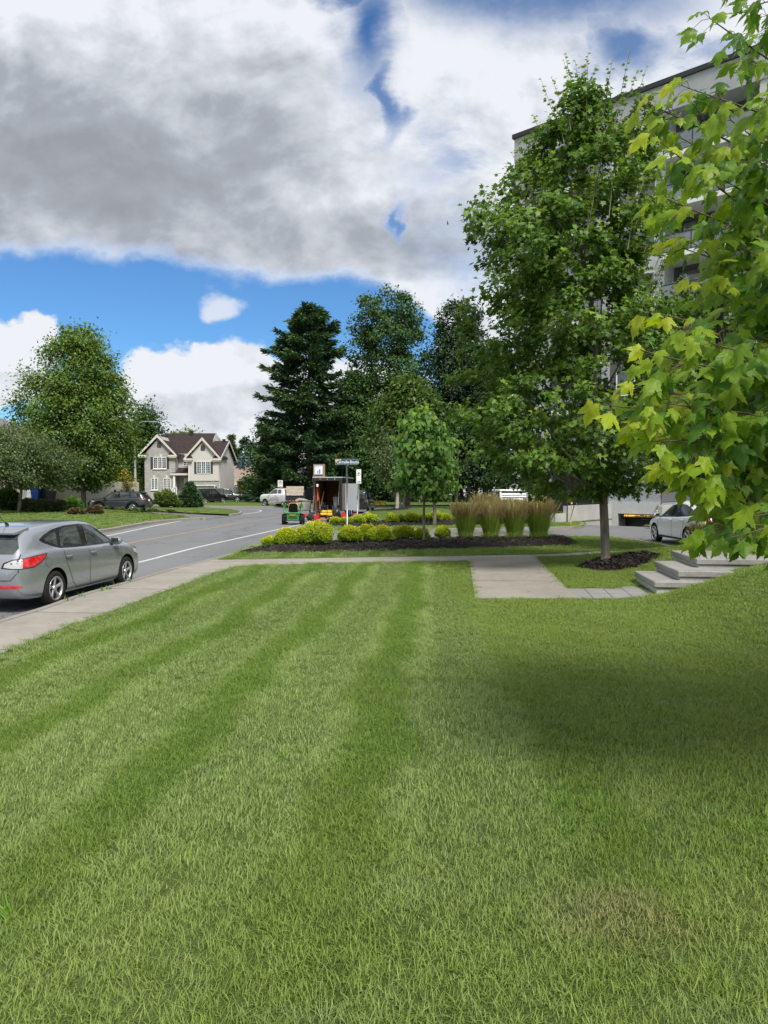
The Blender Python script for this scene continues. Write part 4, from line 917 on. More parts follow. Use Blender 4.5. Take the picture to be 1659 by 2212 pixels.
def wheel(parent, x, y, R, rr, w, s, style='five', tm='tyre', rm='alloy', z=None):
    """s: side the face points to (+1 left, -1 right)"""
    Mx = Matrix.Translation((x, y, z if z is not None else R)) @ Matrix.Rotation(-s * pi / 2, 4, 'X')
    t = MB(); h = w / 2; t.lathe([(rr * .96, -h + .01), (rr + .01, -h), (R - .035, -h), (R - .008, -h + .03), (R, -h + .06), (R, h - .06), (R - .008, h - .03), (R - .035, h), (rr + .012, h), (rr, h - .012), (rr * .97, h - .05)], Mx, 36)
    o = t.build('wheel', M[tm], parent)
    r = MB(); r.lathe([(rr * .97, -h + .02), (rr * .95, h - .02), (rr + .003, h - .004), (rr + .003, h + .002), (rr * .90, h + .001), (rr * .88, h - .07)], Mx, 32); r.build('rim', M[rm], o)
    d = MB(); d.lathe([(0.001, -h + .03), (rr * .9, -h + .03), (rr * .9, -h + .05), (0.001, -h + .05)], Mx, 24); d.lathe([(.001, -h + .05), (rr * .6, -h + .05), (rr * .6, -h + .08), (.001, -h + .08)], Mx, 24); d.build('brake_disc', M['under'], o)
    sp = MB(); n = {'five': 5, 'six': 6, 'multi': 10, 'ten': 7}[style]; wd = {'five': .062, 'six': .05, 'multi': .026, 'ten': .05}[style] * rr / .21
    for k in range(n):
        A = Mx @ Matrix.Rotation(2 * pi * k / n + .3, 4, 'Z')
        for dd in ((-.0,) if style != 'multi' else (-.018, .018)):
            vs = []
            for (q, ww, zt) in ((.02, wd * 1.0, h - .035), (rr * .5, wd * .85, h - .022), (rr * .93, wd * 1.15, h - .006)):
                for (yy, zz) in ((-ww / 2 + dd, zt - .05), (-ww / 2 + dd, zt - .012), (-ww / 4 + dd, zt), (ww / 4 + dd, zt), (ww / 2 + dd, zt - .012), (ww / 2 + dd, zt - .05)): vs.append(A @ Vector((q, yy, zz)))
            fs = [(i * 6 + a, i * 6 + (a + 1) % 6, (i + 1) * 6 + (a + 1) % 6, (i + 1) * 6 + a) for i in range(2) for a in range(6)] + [(5, 4, 3, 2, 1, 0), (12, 13, 14, 15, 16, 17)]; sp.add(vs, fs)
    sp.lathe([(.001, h - .06), (rr * .27, h - .06), (rr * .26, h - .025), (rr * .15, h - .012), (.001, h - .012)], Mx, 16); sp.build('spokes', M[rm], o)
    return o
def mirror(parent, x, s, w, z, mt):
    m_ = MB(); m_.add(*[(lambda b: (b.v, b.f))(MB().blob((x, s * (w + .11), z), (.085, .115, .082), 1, 0, 8))][0], smooth=True); o = m_.build('wing_mirror', mt, parent)
    g = MB(); g.box(x - .108, x - .101, min(s * (w + .045), s * (w + .2)), max(s * (w + .045), s * (w + .2)), z - .045, z + .065); g.build('mirror_glass', M['cglass'], o)
    a = MB(); a.box(x - .02, x + .06, min(s * (w - .12), s * (w + .03)), max(s * (w - .12), s * (w + .03)), z - .07, z - .03); a.build('mirror_arm', M['gloss'], o)
def paint(name, c, rough=.32, metal=.0, coat=1.0):
    m_ = bpy.data.materials.new(name); m_.use_nodes = True; t = NT(m_.node_tree); bs = t.n['Principled BSDF']
    pos = t.node('ShaderNodeTexCoord').outputs['Object']; n = t.noise(pos, 500.0, 1); n2 = t.noise(pos, 1.6, 4)
    t.put(bs.inputs['Base Color'], t.mix(t.m('ADD', t.m('MULTIPLY', t.ss(.3, .7, n), .3), t.m('MULTIPLY', n2, .25)), c, tuple(k * .78 for k in c)))
    t.put(bs.inputs['Roughness'], t.m('ADD', rough - .04, t.m('MULTIPLY', n2, .12)))
    bs.inputs['Metallic'].default_value = metal; bs.inputs['Coat Weight'].default_value = coat; bs.inputs['Coat Roughness'].default_value = .05; return m_

def heading(rear, front):                 # both world xy of axle centres -> origin, rotation
    r, f = Vector(rear), Vector(front); d = (f - r).normalized(); return d

# ---- silver hatchback parked at the kerb
def hatch():
    P = paint('silver_paint', (.33, .35, .385), .24, .6)
    wr_, wf_ = Vector((-5.82 - .02, 12.75)), Vector((-5.50 - .02, 15.39)); d = (wf_ - wr_).normalized(); left = Vector((-d.y, d.x))
    c = wr_ + d * 1.30 + left * .80
    T = thing('parked_hatchback', 'silver five-door hatchback parked at the kerb', 'car', (c.x, c.y, 0), atan2(d.y, d.x))
    st = [(-2.215, .44, .66, .70, .60, .45), (-2.19, .32, .80, .86, .71, .52), (-2.11, .25, .90, .97, .80, .58), (-1.98, .22, .945, 1.13, .845, .60), (-1.80, .21, .965, 1.31, .866, .575), (-1.66, .20, .975, 1.385, .873, .575), (-1.2, .19, .985, 1.435, .877, .585),
          (-.6, .18, .965, 1.465, .877, .59), (-.1, .18, .945, 1.468, .877, .59), (.3, .18, .93, 1.43, .877, .58), (.55, .18, .92, 1.35, .877, .575), (.85, .18, .91, 1.19, .877, .59), (1.15, .18, .90, 1.03, .876, .62), (1.25, .18, .895, .985, .876, .64), (1.5, .18, .87, .945, .872, .64), (1.8, .18, .82, .895, .855, .60),
          (2.0, .19, .76, .83, .81, .55), (2.14, .20, .68, .74, .72, .48), (2.24, .24, .56, .62, .56, .38)]
    R = .318; rr = .212
    b, bv = make_body(st, [(-1.30, .372), (1.34, .372)], P, T, R)
    for s in (-1, 1):
        side(bv, s, [(1.04, .958), (.84, 1.10), (.60, 1.24), (.32, 1.352), (-.08, 1.395), (-.62, 1.388), (-1.05, 1.335), (-1.36, 1.255), (-1.53, 1.185), (-1.45, 1.13), (-1.22, 1.055), (-1.02, 1.005), (-.6, .985), (0, .968)], .004, 'window_surround', M['gloss'], T)
        side(bv, s, [(.86, .985), (.66, 1.17), (.42, 1.29), (.22, 1.342), (-.03, 1.362), (-.10, .995)], .009, 'side_window', M['cglass'], T)
        side(bv, s, [(-.27, 1.005), (-.24, 1.358), (-.62, 1.352), (-.86, 1.318), (-1.0, 1.03), (-.7, 1.01)], .009, 'side_window', M['cglass'], T)
        side(bv, s, [(-1.08, 1.05), (-.98, 1.295), (-1.26, 1.235), (-1.42, 1.18), (-1.3, 1.12)], .009, 'quarter_window', M['cglass'], T)
        mirror(T, .84, s, .80, 1.00, P)
        for pts in ([(1.10, .93), (1.12, .6), (1.04, .40), (.92, .25)], [(-.14, .96), (-.16, .6), (-.14, .24)], [(-1.0, .985), (-.96, .75), (-.88, .62), (-.74, .36), (-.60, .25)], [(.92, .24), (0, .235), (-.60, .24)]):
            side(bv, s, line_poly(pts, .012), .0025, 'door_seam', M['seam'], T, step=.05)
        for x in (-.02, -.88):
            side(bv, s, [(x + .10 * cos(a), .845 + .035 * sin(a)) for a in [i * pi / 6 for i in range(12)]], .002, 'handle_cup', paint('cup_paint', (.30, .31, .33), .4, .7), T, step=.03)
            h = MB(); y = s * .885; h.tube([(x - .10, y - s * .01, .85), (x - .08, y + s * .018, .855), (x + .08, y + s * .018, .855), (x + .10, y - s * .01, .85)], .013, 8); h.build('door_handle', P, T)
        # tail lamps wrap round the corner
        D_ = Vector((1, -s * .75, 0)).normalized(); Ux = Vector((D_.y, -D_.x, 0)) * s; o_ = Vector((-2.1, s * .80, 0)) - D_ * 2
        patch(bv, [(-.34, .755), (-.30, .85), (-.17, .90), (-.02, .915), (.14, .94), (.39, .96), (.36, .885), (.27, .81), (.16, .755), (-.02, .74), (-.18, .74)], o_, -Ux, (0, 0, 1), D_, .004, 'lamp_surround', M['seam'], T, step=.04)
        lamp = patch(bv, [(-.30, .775), (-.28, .83), (-.16, .885), (-.02, .90), (-.02, .755), (-.18, .755)], o_, -Ux if s > 0 else -Ux, (0, 0, 1), D_, .006, 'tail_lamp', M['clear'], T, step=.04)
        patch(bv, [(-.03, .755), (-.03, .90), (.14, .925), (.36, .945), (.33, .89), (.26, .825), (.16, .775)], o_, -Ux, (0, 0, 1), D_, .006, 'tail_lamp', M['tail'], T, step=.04)
        patch(bv, [(-.40, .43), (-.42, .475), (-.1, .475), (-.02, .45), (-.1, .43)], o_, -Ux, (0, 0, 1), D_, .006, 'rear_reflector', M['tail'], T, step=.04)
        D2 = Vector((-1, -s * .75, 0)).normalized(); U2 = Vector((-D2.y, D2.x, 0)); o2 = Vector((2.0, s * .72, 0)) - D2 * 2
        patch(bv, [(-.30, .60), (-.25, .68), (.1, .745), (.34, .79), (.3, .70), (.1, .62)], o2, U2, (0, 0, 1), D2, .006, 'headlight', M['clear'], T, step=.04)
        for ax in (-1.30, 1.34): wheel(T, ax, s * .775, R, rr, .20, s)
    side(bv, -1, [(-1.52 + .085 * cos(a), .80 + .085 * sin(a)) for a in [i * pi / 8 for i in range(16)]], .0015, 'fuel_door_gap', M['seam'], T, step=.04)
    side(bv, -1, [(-1.52 + .076 * cos(a), .80 + .076 * sin(a)) for a in [i * pi / 8 for i in range(16)]], .003, 'fuel_door', P, T, step=.04)
    # rear glass, spoiler, hatch seams, windscreen, plate, aerial
    patch(bv, [(-.60, .985), (.60, .985), (.64, 1.08), (.50, 1.295), (-.50, 1.295), (-.64, 1.08)], (-5, 0, 0), (0, 1, 0), (0, 0, 1), (1, 0, 0), .006, 'rear_window', M['cglass'], T)
    patch(bv, [(-.57, 1.02), (.57, 1.02), (.54, 1.345), (.46, 1.39), (-.46, 1.39), (-.54, 1.345)], (5, 0, 0), (0, 1, 0), (0, 0, 1), (-1, 0, 0), .006, 'windscreen', M['cglass'], T)
    sp = MB(); sp.add([(-1.60, -.56, 1.405), (-1.60, .56, 1.405), (-1.93, .50, 1.325), (-1.93, -.50, 1.325), (-1.60, -.57, 1.33), (-1.60, .57, 1.33), (-1.92, .51, 1.295), (-1.92, -.51, 1.295)], [(0, 1, 2, 3), (7, 6, 5, 4), (3, 2, 6, 7), (0, 3, 7, 4), (1, 5, 6, 2), (0, 4, 5, 1)]); sp.build('spoiler', P, T)
    for pts in ([(-.70, .98), (-.74, .70), (-.62, .56), (0, .55), (.62, .56), (.74, .70), (.70, .98)],): patch(bv, line_poly(pts, .014), (-5, 0, 0), (0, 1, 0), (0, 0, 1), (1, 0, 0), .003, 'hatch_seam', M['seam'], T, step=.05)
    patch(bv, [(-.16, .60), (.16, .60), (.16, .68), (-.16, .68)], (-5, 0, 0), (0, 1, 0), (0, 0, 1), (1, 0, 0), .012, 'licence_plate', M['white'], T, step=.05)
    a = MB(); a.tube([(-1.35, 0, 1.43), (-1.40, 0, 1.47)], [.035, .018], 8); a.tube([(-1.40, 0, 1.465), (-1.62, 0, 1.64)], .006, 5); a.build('aerial', M['gloss'], T)
hatch()

def suv_like(name, label, c, rz, spec):
    T = thing(name, label, spec.get('cat', 'car'), c, rz); P = spec['paint']; b, bv = make_body(spec['st'], [(spec['ra'], spec['ar']), (spec['fa'], spec['ar'])], P, T, spec['R'], nst=64)
    for s in (-1, 1):
        for poly in spec['surround']: side(bv, s, poly, .004, 'window_surround', M['gloss'], T, step=.1)
        for poly in spec['windows']: side(bv, s, poly, .009, 'side_window', M['cglass'], T, step=.1)
        mirror(T, spec['mx'], s, spec['W'] - .03, spec['mz'], spec.get('mpaint', M['gloss']))
        for pts in spec['seams']: side(bv, s, line_poly(pts, .018), .003, 'door_seam', M['seam'], T, step=.08)
        for x, z in spec['handles']: h = MB(); h.bbox(x - .11, x + .11, min(s * (spec['W'] - .015), s * (spec['W'] + .025)), max(s * (spec['W'] - .015), s * (spec['W'] + .025)), z - .02, z + .02, .01); h.build('door_handle', spec.get('hm', P), T)
        for poly in spec.get('clad', []): side(bv, s, poly, .012, 'lower_cladding', M['gloss'] if spec.get('gl') else M['under'], T, step=.1)
        D_ = Vector((1, -s * .6, 0)).normalized(); Ux = Vector((D_.y, -D_.x, 0)) * s; o_ = Vector((spec['st'][1][0], s * (spec['W'] - .1), 0)) - D_ * 3
        patch(bv, spec['tail'], o_, -Ux, (0, 0, 1), D_, .012, 'tail_lamp', M['tail'], T, step=.08)
        D2 = Vector((-1, -s * .6, 0)).normalized(); U2 = Vector((-D2.y, D2.x, 0)) * 1; o2 = Vector((spec['st'][-2][0], s * (spec['W'] - .12), 0)) - D2 * 3
        patch(bv, spec['head'], o2, U2 * (-s) if False else U2, (0, 0, 1), D2, .012, 'headlight', M['clear'], T, step=.08)
        for ax in (spec['ra'], spec['fa']): wheel(T, ax, s * (spec['W'] - .115), spec['R'], spec['rr'], .23, s, spec.get('style', 'five'), rm=spec.get('rim', 'alloy'))
    if spec.get('rear'): patch(bv, spec['rear'], (-6, 0, 0), (0, 1, 0), (0, 0, 1), (1, 0, 0), .008, 'rear_window', M['cglass'], T, step=.1)
    if spec.get('front'): patch(bv, spec['front'], (6, 0, 0), (0, 1, 0), (0, 0, 1), (-1, 0, 0), .008, 'windscreen', M['cglass'], T, step=.1)
    if spec.get('plate'): patch(bv, [(-.16, spec['plate']), (.16, spec['plate']), (.16, spec['plate'] + .15), (-.16, spec['plate'] + .15)], (-6, 0, 0), (0, 1, 0), (0, 0, 1), (1, 0, 0), .012, 'licence_plate', M['white'], T, step=.08)
    return T, bv
ell_ = lambda cx, cz, rx, rz_, a0, a1, n=12: [(cx + rx * cos(a0 + (a1 - a0) * i / n), cz + rz_ * sin(a0 + (a1 - a0) * i / n)) for i in range(n + 1)]
# ---- charcoal crossover in the driveway
cross = dict(paint=paint('charcoal_paint', (.060, .065, .078), .3, .5), R=.36, rr=.245, ra=-1.32, fa=1.37, ar=.425, W=.925, style='multi',
    st=[(-2.30, .55, .80, .84, .62, .5), (-2.28, .42, .92, .98, .74, .55), (-2.2, .35, 1.02, 1.12, .84, .60), (-2.05, .30, 1.07, 1.32, .90, .62), (-1.85, .28, 1.09, 1.53, .92, .63), (-1.6, .27, 1.10, 1.62, .925, .64), (-1.0, .26, 1.09, 1.665, .925, .65), (-.2, .25, 1.06, 1.68, .925, .65), (.3, .25, 1.05, 1.65, .925, .65), (.55, .25, 1.04, 1.55, .925, .65), (.85, .25, 1.04, 1.36, .925, .66), (1.15, .25, 1.03, 1.16, .925, .68), (1.3, .25, 1.02, 1.10, .922, .69), (1.7, .26, .97, 1.05, .91, .68), (2.0, .28, .91, .99, .86, .62), (2.15, .30, .84, .90, .78, .55), (2.27, .38, .68, .72, .60, .4)],
    surround=[[(1.0, 1.08), (.55, 1.40), (.25, 1.56), (-.2, 1.60), (-1.2, 1.585), (-1.75, 1.50), (-1.95, 1.32), (-1.8, 1.14), (-1.0, 1.10)]],
    windows=[[(.85, 1.11), (.5, 1.38), (.22, 1.52), (-.12, 1.555), (-.15, 1.12)], [(-.28, 1.12), (-.25, 1.555), (-.95, 1.55), (-1.05, 1.14)], [(-1.17, 1.15), (-1.1, 1.54), (-1.5, 1.49), (-1.65, 1.22)]],
    seams=[[(1.1, 1.02), (1.1, .40)], [(-.2, 1.05), (-.2, .36)], [(-1.08, 1.08), (-1.02, .8), (-.82, .38)]], handles=[(-.05, .98), (-.95, .99)], mx=.85, mz=1.13,
    clad=[ell_(1.37, .36, .44, .46, pi, 0) + ell_(1.37, .36, .52, .53, 0, pi), ell_(-1.32, .36, .44, .46, pi, 0) + ell_(-1.32, .36, .52, .53, 0, pi), [(-.85, .27), (.9, .27), (.9, .38), (-.85, .38)], [(-2.3, .38), (-1.85, .36), (-1.8, .5), (-2.3, .66)]],
    tail=[(-.30, 1.0), (-.26, 1.06), (-.02, 1.08), (.14, 1.10), (.10, 1.04), (-.05, 1.0)], head=[(-.3, .88), (.3, .97), (.3, .91), (-.3, .84)], rear=[(-.60, 1.14), (.60, 1.14), (.52, 1.50), (-.52, 1.50)], front=[(-.6, 1.13), (.6, 1.13), (.54, 1.58), (-.54, 1.58)], plate=.86)
q = Vector((-20.85, 57.6)); T_, bv_ = suv_like('parked_crossover', 'charcoal crossover with roof bars in the driveway behind the big left tree', (q.x, q.y, .12), radians(176), cross)
for x in (.2, -.75):
    m_ = MB(); m_.box(x - .04, x + .04, -.68, .68, 1.73, 1.77); [m_.box(x - .07, x + .07, s * .62 - .05, s * .62 + .05, 1.60, 1.73) for s in (-1, 1)]; m_.build('roof_bar', M['gloss'], T_)
m_ = MB(); m_.add([(-1.62, -.62, 1.63), (-1.62, .62, 1.63), (-2.0, .56, 1.57), (-2.0, -.56, 1.57), (-1.62, -.62, 1.57), (-1.62, .62, 1.57), (-2.0, .56, 1.53), (-2.0, -.56, 1.53)], [(0, 1, 2, 3), (7, 6, 5, 4), (3, 2, 6, 7), (0, 3, 7, 4), (1, 5, 6, 2)]); m_.build('spoiler', M['gloss'], T_)
# ---- big black SUVs by the garage
big = dict(paint=paint('black_paint', (.010, .010, .012), .25, .0), R=.39, rr=.28, ra=-1.45, fa=1.50, ar=.46, W=1.0,
    st=[(-2.60, .55, 1.0, 1.06, .80, .6), (-2.57, .42, 1.12, 1.40, .93, .68), (-2.50, .38, 1.15, 1.72, .97, .74), (-2.35, .34, 1.16, 1.84, .99, .77), (-1.6, .33, 1.16, 1.90, 1.0, .79), (-.3, .33, 1.14, 1.91, 1.0, .79), (.35, .33, 1.13, 1.86, 1.0, .78), (.75, .33, 1.12, 1.62, 1.0, .77), (1.05, .33, 1.11, 1.32, 1.0, .78), (1.2, .33, 1.10, 1.22, 1.0, .80), (1.9, .34, 1.06, 1.17, .98, .80), (2.3, .38, 1.0, 1.08, .93, .72), (2.5, .42, .88, .94, .80, .6), (2.56, .50, .75, .80, .65, .5)],
    surround=[[(.95, 1.17), (.62, 1.5), (.3, 1.76), (-.3, 1.80), (-2.2, 1.78), (-2.38, 1.2)]], windows=[[(.85, 1.2), (.55, 1.5), (.25, 1.72), (-.2, 1.75), (-.2, 1.2)], [(-.32, 1.2), (-.32, 1.75), (-1.15, 1.75), (-1.15, 1.2)], [(-1.27, 1.2), (-1.27, 1.74), (-2.15, 1.72), (-2.28, 1.24)]],
    seams=[[(1.05, 1.1), (1.05, .42)], [(-.26, 1.12), (-.26, .4)], [(-1.2, 1.12), (-1.15, .85), (-.9, .42)]], handles=[(-.1, 1.05), (-1.05, 1.05)], mx=.9, mz=1.2, hm=M['chrome'], mpaint=M['gloss'],
    tail=[(-.18, .95), (-.18, 1.45), (.02, 1.45), (.10, .95)], head=[(-.2, .85), (.3, .9), (.3, 1.05), (-.2, 1.0)], rear=[(-.72, 1.22), (.72, 1.22), (.64, 1.70), (-.64, 1.70)], front=[(-.7, 1.25), (.7, 1.25), (.64, 1.78), (-.64, 1.78)], plate=.85)
q = at(450, 1093, 88); suv_like('parked_suv', 'black SUV parked beside the small spruce with its red tail lamp towards the road', (q.x, q.y, .05), radians(58), big)
big2 = dict(big, paint=paint('black_paint', (.012, .012, .014), .22, .0), style='five'); q = at(487, 1087, 94); suv_like('parked_suv', 'black boxy SUV parked side-on in front of the garage corner', (q.x, q.y, .05), radians(12), big2)
# ---- white saloon seen from behind at the access road
ev = dict(paint=paint('white_car_paint', (.72, .74, .76), .3, .0), R=.35, rr=.265, ra=-1.44, fa=1.45, ar=.41, W=.96, style='six', gl=True,
    st=[(-2.37, .50, .80, .86, .60, .45), (-2.33, .36, .95, 1.02, .76, .55), (-2.2, .30, 1.04, 1.13, .87, .60), (-1.9, .26, 1.07, 1.25, .94, .60), (-1.5, .25, 1.06, 1.42, .957, .61), (-1.0, .24, 1.04, 1.55, .96, .62), (-.4, .23, 1.01, 1.62, .96, .63), (.1, .23, .99, 1.62, .96, .63), (.5, .23, .97, 1.53, .96, .63), (.9, .23, .96, 1.34, .96, .64), (1.3, .23, .94, 1.10, .96, .66), (1.45, .24, .93, 1.03, .955, .67), (1.9, .25, .86, .94, .92, .62), (2.2, .28, .76, .83, .82, .54), (2.34, .36, .62, .68, .62, .4)],
    surround=[[(1.15, .985), (.7, 1.25), (.3, 1.44), (-.2, 1.52), (-.8, 1.47), (-1.3, 1.34), (-1.7, 1.16), (-1.3, 1.09), (-.5, 1.04)]], windows=[[(1.0, 1.01), (.65, 1.23), (.27, 1.40), (-.1, 1.48), (-.1, 1.03)], [(-.2, 1.04), (-.2, 1.48), (-.8, 1.43), (-1.2, 1.32), (-1.2, 1.10)]],
    seams=[[(1.1, .95), (1.12, .6), (1.02, .38)], [(-.14, 1.0), (-.14, .36)], [(-1.15, 1.05), (-1.12, .8), (-.92, .38)]], handles=[(.05, .93), (-.95, .95)], mx=.98, mz=1.06, mpaint=None,
    clad=[[(-.98, .23), (1.0, .23), (1.0, .33), (-.98, .33)]], tail=[(-.35, .98), (-.2, 1.04), (.3, 1.10), (.22, 1.02), (-.1, .96)], head=[(-.25, .66), (.3, .82), (.3, .74), (-.2, .60)], rear=[(-.55, 1.16), (.55, 1.16), (.5, 1.48), (-.5, 1.48)], front=[(-.58, 1.08), (.58, 1.08), (.52, 1.55), (-.52, 1.55)], plate=.82)
ev['mpaint'] = ev['paint']; ev['hm'] = ev['paint']
suv_like('parked_saloon', 'white car parked beside the lawn, half hidden by bright maple leaves', (11.28, 26.25, 0), radians(91), ev)
# ---- pickup: cab body + open bed
def pickup():
    P = paint('white_truck_paint', (.70, .71, .72), .35, .0); q = at(614, 1096, 75.5)
    T = thing('pickup_truck', 'white pickup truck with grey lettering on its door across the road', 'pickup truck', (q.x, q.y, 0), radians(139))
    st = [(-2.98, .62, 1.12, 1.16, .95, .8), (-2.95, .58, 1.30, 1.36, .98, .9), (-2.8, .55, 1.36, 1.40, .99, .9), (-.95, .52, 1.36, 1.40, 1.0, .9), (-.82, .5, 1.36, 1.5, 1.0, .86), (-.72, .5, 1.36, 1.88, 1.0, .76), (-.5, .48, 1.36, 1.95, 1.0, .76), (.5, .48, 1.34, 1.96, 1.0, .76), (.85, .48, 1.33, 1.88, 1.0, .75), (1.15, .48, 1.32, 1.66, 1.0, .76), (1.45, .48, 1.31, 1.42, 1.0, .82), (1.6, .48, 1.30, 1.38, 1.0, .84), (2.4, .5, 1.27, 1.34, .99, .84), (2.75, .55, 1.18, 1.24, .95, .8), (2.85, .62, 1.0, 1.05, .88, .7)]
    b, bv = make_body(st, [(-1.85, .50), (1.90, .50)], P, T, .41, nst=70)
    for s in (-1, 1):
        side(bv, s, [(1.25, 1.40), (.9, 1.75), (.6, 1.86), (.12, 1.87), (.1, 1.40)], .008, 'side_window', M['cglass'], T, step=.1); side(bv, s, [(-.02, 1.42), (-.02, 1.86), (-.5, 1.85), (-.55, 1.42)], .008, 'side_window', M['cglass'], T, step=.1)
        for pts in ([(1.3, 1.32), (1.3, .55)], [(.04, 1.36), (.04, .55)], [(-.62, 1.36), (-.62, .55)], [(-.8, 1.36), (-.8, .55)]): side(bv, s, line_poly(pts, .02), .003, 'door_seam', M['seam'], T, step=.1)
        mirror(T, 1.1, s, 1.0, 1.48, M['gloss']); h = MB(); h.bbox(.1, .3, min(s * .99, s * 1.03), max(s * .99, s * 1.03), 1.18, 1.22, .01); h.build('door_handle', M['gloss'], T)
        D_ = Vector((1, -s * .6, 0)).normalized(); Ux = Vector((D_.y, -D_.x, 0)) * s; o_ = Vector((-2.95, s * .92, 0)) - D_ * 3
        patch(bv, [(-.12, .85), (-.12, 1.27), (.12, 1.27), (.12, .85)], o_, -Ux, (0, 0, 1), D_, .012, 'tail_lamp', M['tail'], T, step=.08)
        r_ = MB(); r_.tube([(1.3, s * 1.02, .42), (-.9, s * 1.02, .42)], .06, 8); r_.build('running_board', M['alloy'], T)
        for ax in (-1.85, 1.90): wheel(T, ax, s * .87, .41, .24, .27, s, 'six')
    patch(bv, [(-.62, 1.45), (.62, 1.45), (.58, 1.86), (-.58, 1.86)], (-1.6, 0, 0), (0, 1, 0), (0, 0, 1), (1, 0, 0), .01, 'rear_window', M['cglass'], T, step=.1)
    patch(bv, [(-.7, 1.45), (.7, 1.45), (.62, 1.88), (-.62, 1.88)], (6, 0, 0), (0, 1, 0), (0, 0, 1), (-1, 0, 0), .01, 'windscreen', M['cglass'], T, step=.1)
    m_ = MB(); m_.box(-2.85, -.95, -.84, .84, 1.395, 1.412); m_.build('bed_floor', M['under'], T); m_ = MB(); m_.box(-3.1, -2.97, -.9, .9, .55, .75); m_.build('rear_bumper', M['chrome'], T)
    m_ = MB(); m_.box(-.3, .3, -.2, .2, 1.95, 1.99); m_.build('roof_lamp', M['red'], T)
    # lettering on the left door side (local +y)
    text('ADND', .46, M['lettergrey'], T, (.35, 1.012, .86), (pi / 2, 0, pi), sx=1.1, bold=.0)
    m_ = MB(); m_.box(.8, 1.75, 1.008, 1.014, .70, .725); m_.build('underline', M['lettergrey'], T)
M['lettergrey'] = mat('grey_vinyl', (.22, .22, .22), .5)
pickup()
# dark pickup in front of the enclosed trailer
dk = dict(big, paint=paint('dark_green_paint', (.018, .024, .022), .25), tail=[(-.1, .95), (-.1, 1.05), (.02, 1.05), (.02, .95)]); q = atz(774, 1105, 0); suv_like('parked_suv', 'dark SUV hitched in front of the enclosed trailer', (-1.98, 59.3, 0), radians(84), dk)

